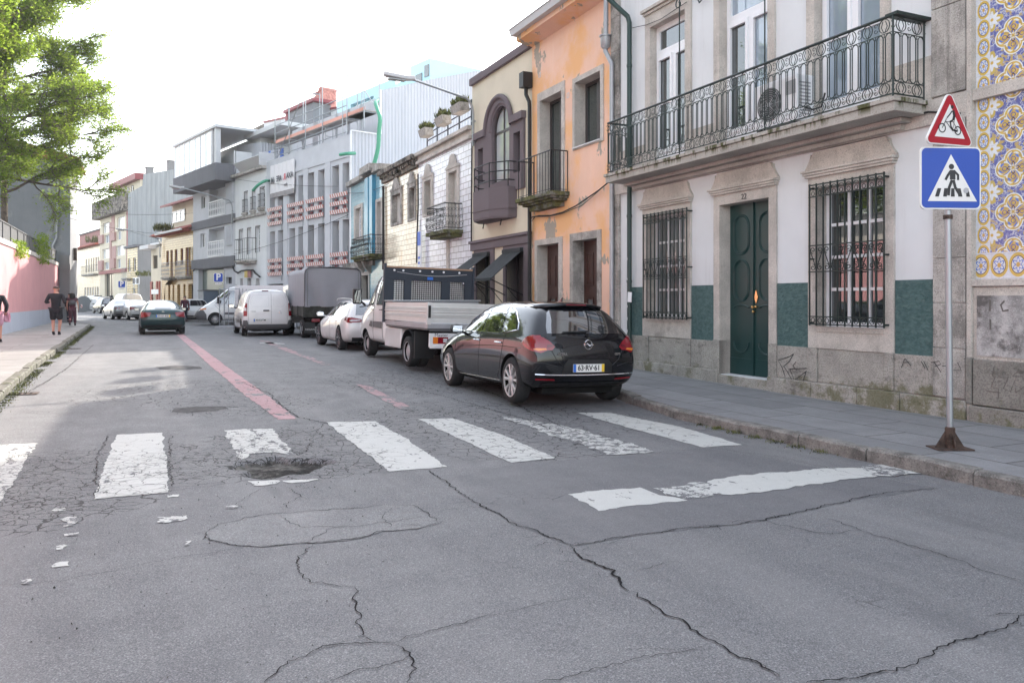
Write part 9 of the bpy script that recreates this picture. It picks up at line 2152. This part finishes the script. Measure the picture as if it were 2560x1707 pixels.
    hc = [[sc(0, -.0, 1.70, .105), sc(0, -.045, 1.63, .1)]]
    if long_hair: hc = [[sc(0, .0, 1.68, .12), sc(0, -.05, 1.6, .15), sc(0, -.09, 1.48, .15), sc(0, -.1, 1.40, .1)]]
    skinned('hair', hc, M[hair], T_); hd_ = MB()
    for sg in (-1, 1): mb = MB(); mb.lathe([(0, -.03*k), (.02*k, -.015*k), (.028*k, .01*k), (0, .03*k)], 8, (sg*.087*k, .02*k, 1.625*k)); mb.build('ear', M['skin'], T_)
    for sg in (-1, 1): mb = MB(); mb.lathe([(0, -.006), (.012, 0), (0, .006)], 8, (sg*.032*k, .108*k, 1.645*k), 'y'); mb.build('eye', M['cl_black'], T_)
    mb = MB(); mb.box(-.025*k, .025*k, .1*k, .112*k, 1.575*k, 1.583*k); mb.build('mouth', M['cl_maroon'], T_)
    if pack: skinned('backpack', [[sc(0, -.2, 1.08, (.15, .1)), sc(0, -.2, 1.2, (.17, .11)), sc(0, -.19, 1.36, (.13, .08))]], M[pack], T_)
    return T_
jg = wpt(140, 29.1); th_ = TH
person('person in black long-sleeved top and black shorts jogging away along the pink wall', jg, TH-R(6), 1.80, [((-.1, -.12, -.26), (-.03, .12, -.24)), ((.11, -.1, -.27), (.03, .14, -.25))], [((-.0, .02, -.42), (.02, -.05, -.78)), ((.03, .08, -.41), (-.0, .06, -.785))], 'cl_black', 'cl_black', 'hair_grey', shorts=True, z=.28, build=1.05)
wm = wpt(181, 39.6)
person('person with long dark hair, grey backpack and maroon trousers walking away by the pillar', wm, TH, 1.66, [((-.06, -.0, -.27), (-.05, .05, -.5)), ((.07, -.0, -.27), (.08, .02, -.5))], [((.0, .06, -.42), (-.02, -.1, -.75)), ((.02, .1, -.41), (.03, .08, -.785))], 'cl_maroon', 'cl_maroon', 'hair_dark', long_hair=True, sleeves=False, pack='darkgrey', z=.28)
person('person in a dark jacket walking just beyond the one with the backpack', wpt(174.5, 46), TH, 1.68, [((-.04, 0, -.27), (-.03, .05, -.5)), ((.04, 0, -.27), (.05, .02, -.5))], [((0, .06, -.42), (0, -.05, -.78)), ((0, .06, -.42), (0, .05, -.785))], 'cl_black', 'cl_navy', 'hair_dark', z=.28)
person('person in a red and black checked shirt and navy trousers standing by the white hatchback', wpt(462, 51.0), TH+R(10), 1.68, [((-.05, -.02, -.27), (-.05, .04, -.5)), ((.06, -.02, -.27), (.07, .03, -.5))], [((0, .03, -.42), (0, -.02, -.785)), ((0, .06, -.42), (0, .05, -.785))], 'check', 'cl_navy', 'hair_grey', z=.15, sleeve_r=1.1)
pe = wpt(-10, 24.0); T_ = person('person in a black top holding a pink cloth at the left edge', pe, TH-R(4), 1.72, [((-.06, -.02, -.27), (-.05, .06, -.5)), ((.1, -.03, -.26), (.04, .12, -.48))], [((0, .06, -.42), (0, -.03, -.78)), ((0, .1, -.42), (0, .1, -.785))], 'cl_black', 'cl_pink', 'hair_dark', z=.26, sleeve_r=1.15, shorts=True)
PK = thing('folded_cloth', 'pink and white folded cloth held in the hand at the left edge', 'cloth', T_.matrix_basis.copy() @ Vector((.235, .15, .82)), .3); mb = MB(); mb.grid(lambda u, v: (-.12+.2*u, .03*math.sin(u*9+v*4), -.16+.26*v), 12, 10); mb.grid(lambda u, v: (-.1+.2*u, .04+.03*math.sin(u*7+v*3), -.2+.26*v), 12, 10); mb.build('cloth', M['cl_pink'], PK, smooth=True)

# thin bright air between the near and the far houses
n = NT('haze'); v = n.n("ShaderNodeVolumePrincipled"); v.inputs['Color'].default_value = (.95, .96, 1, 1); v.inputs['Density'].default_value = .00035; v.inputs['Anisotropy'].default_value = .35
for l in list(n.out.inputs[0].links): n.t.links.remove(l)
n.t.links.new(v.outputs[0], n.out.inputs['Volume']); mb = MB(); mb.box(-110, 60, -30, 190, -1.6, 26); struct(mb.build('haze', n.m), 'stuff', 'thin bright haze in the street air', 'haze')
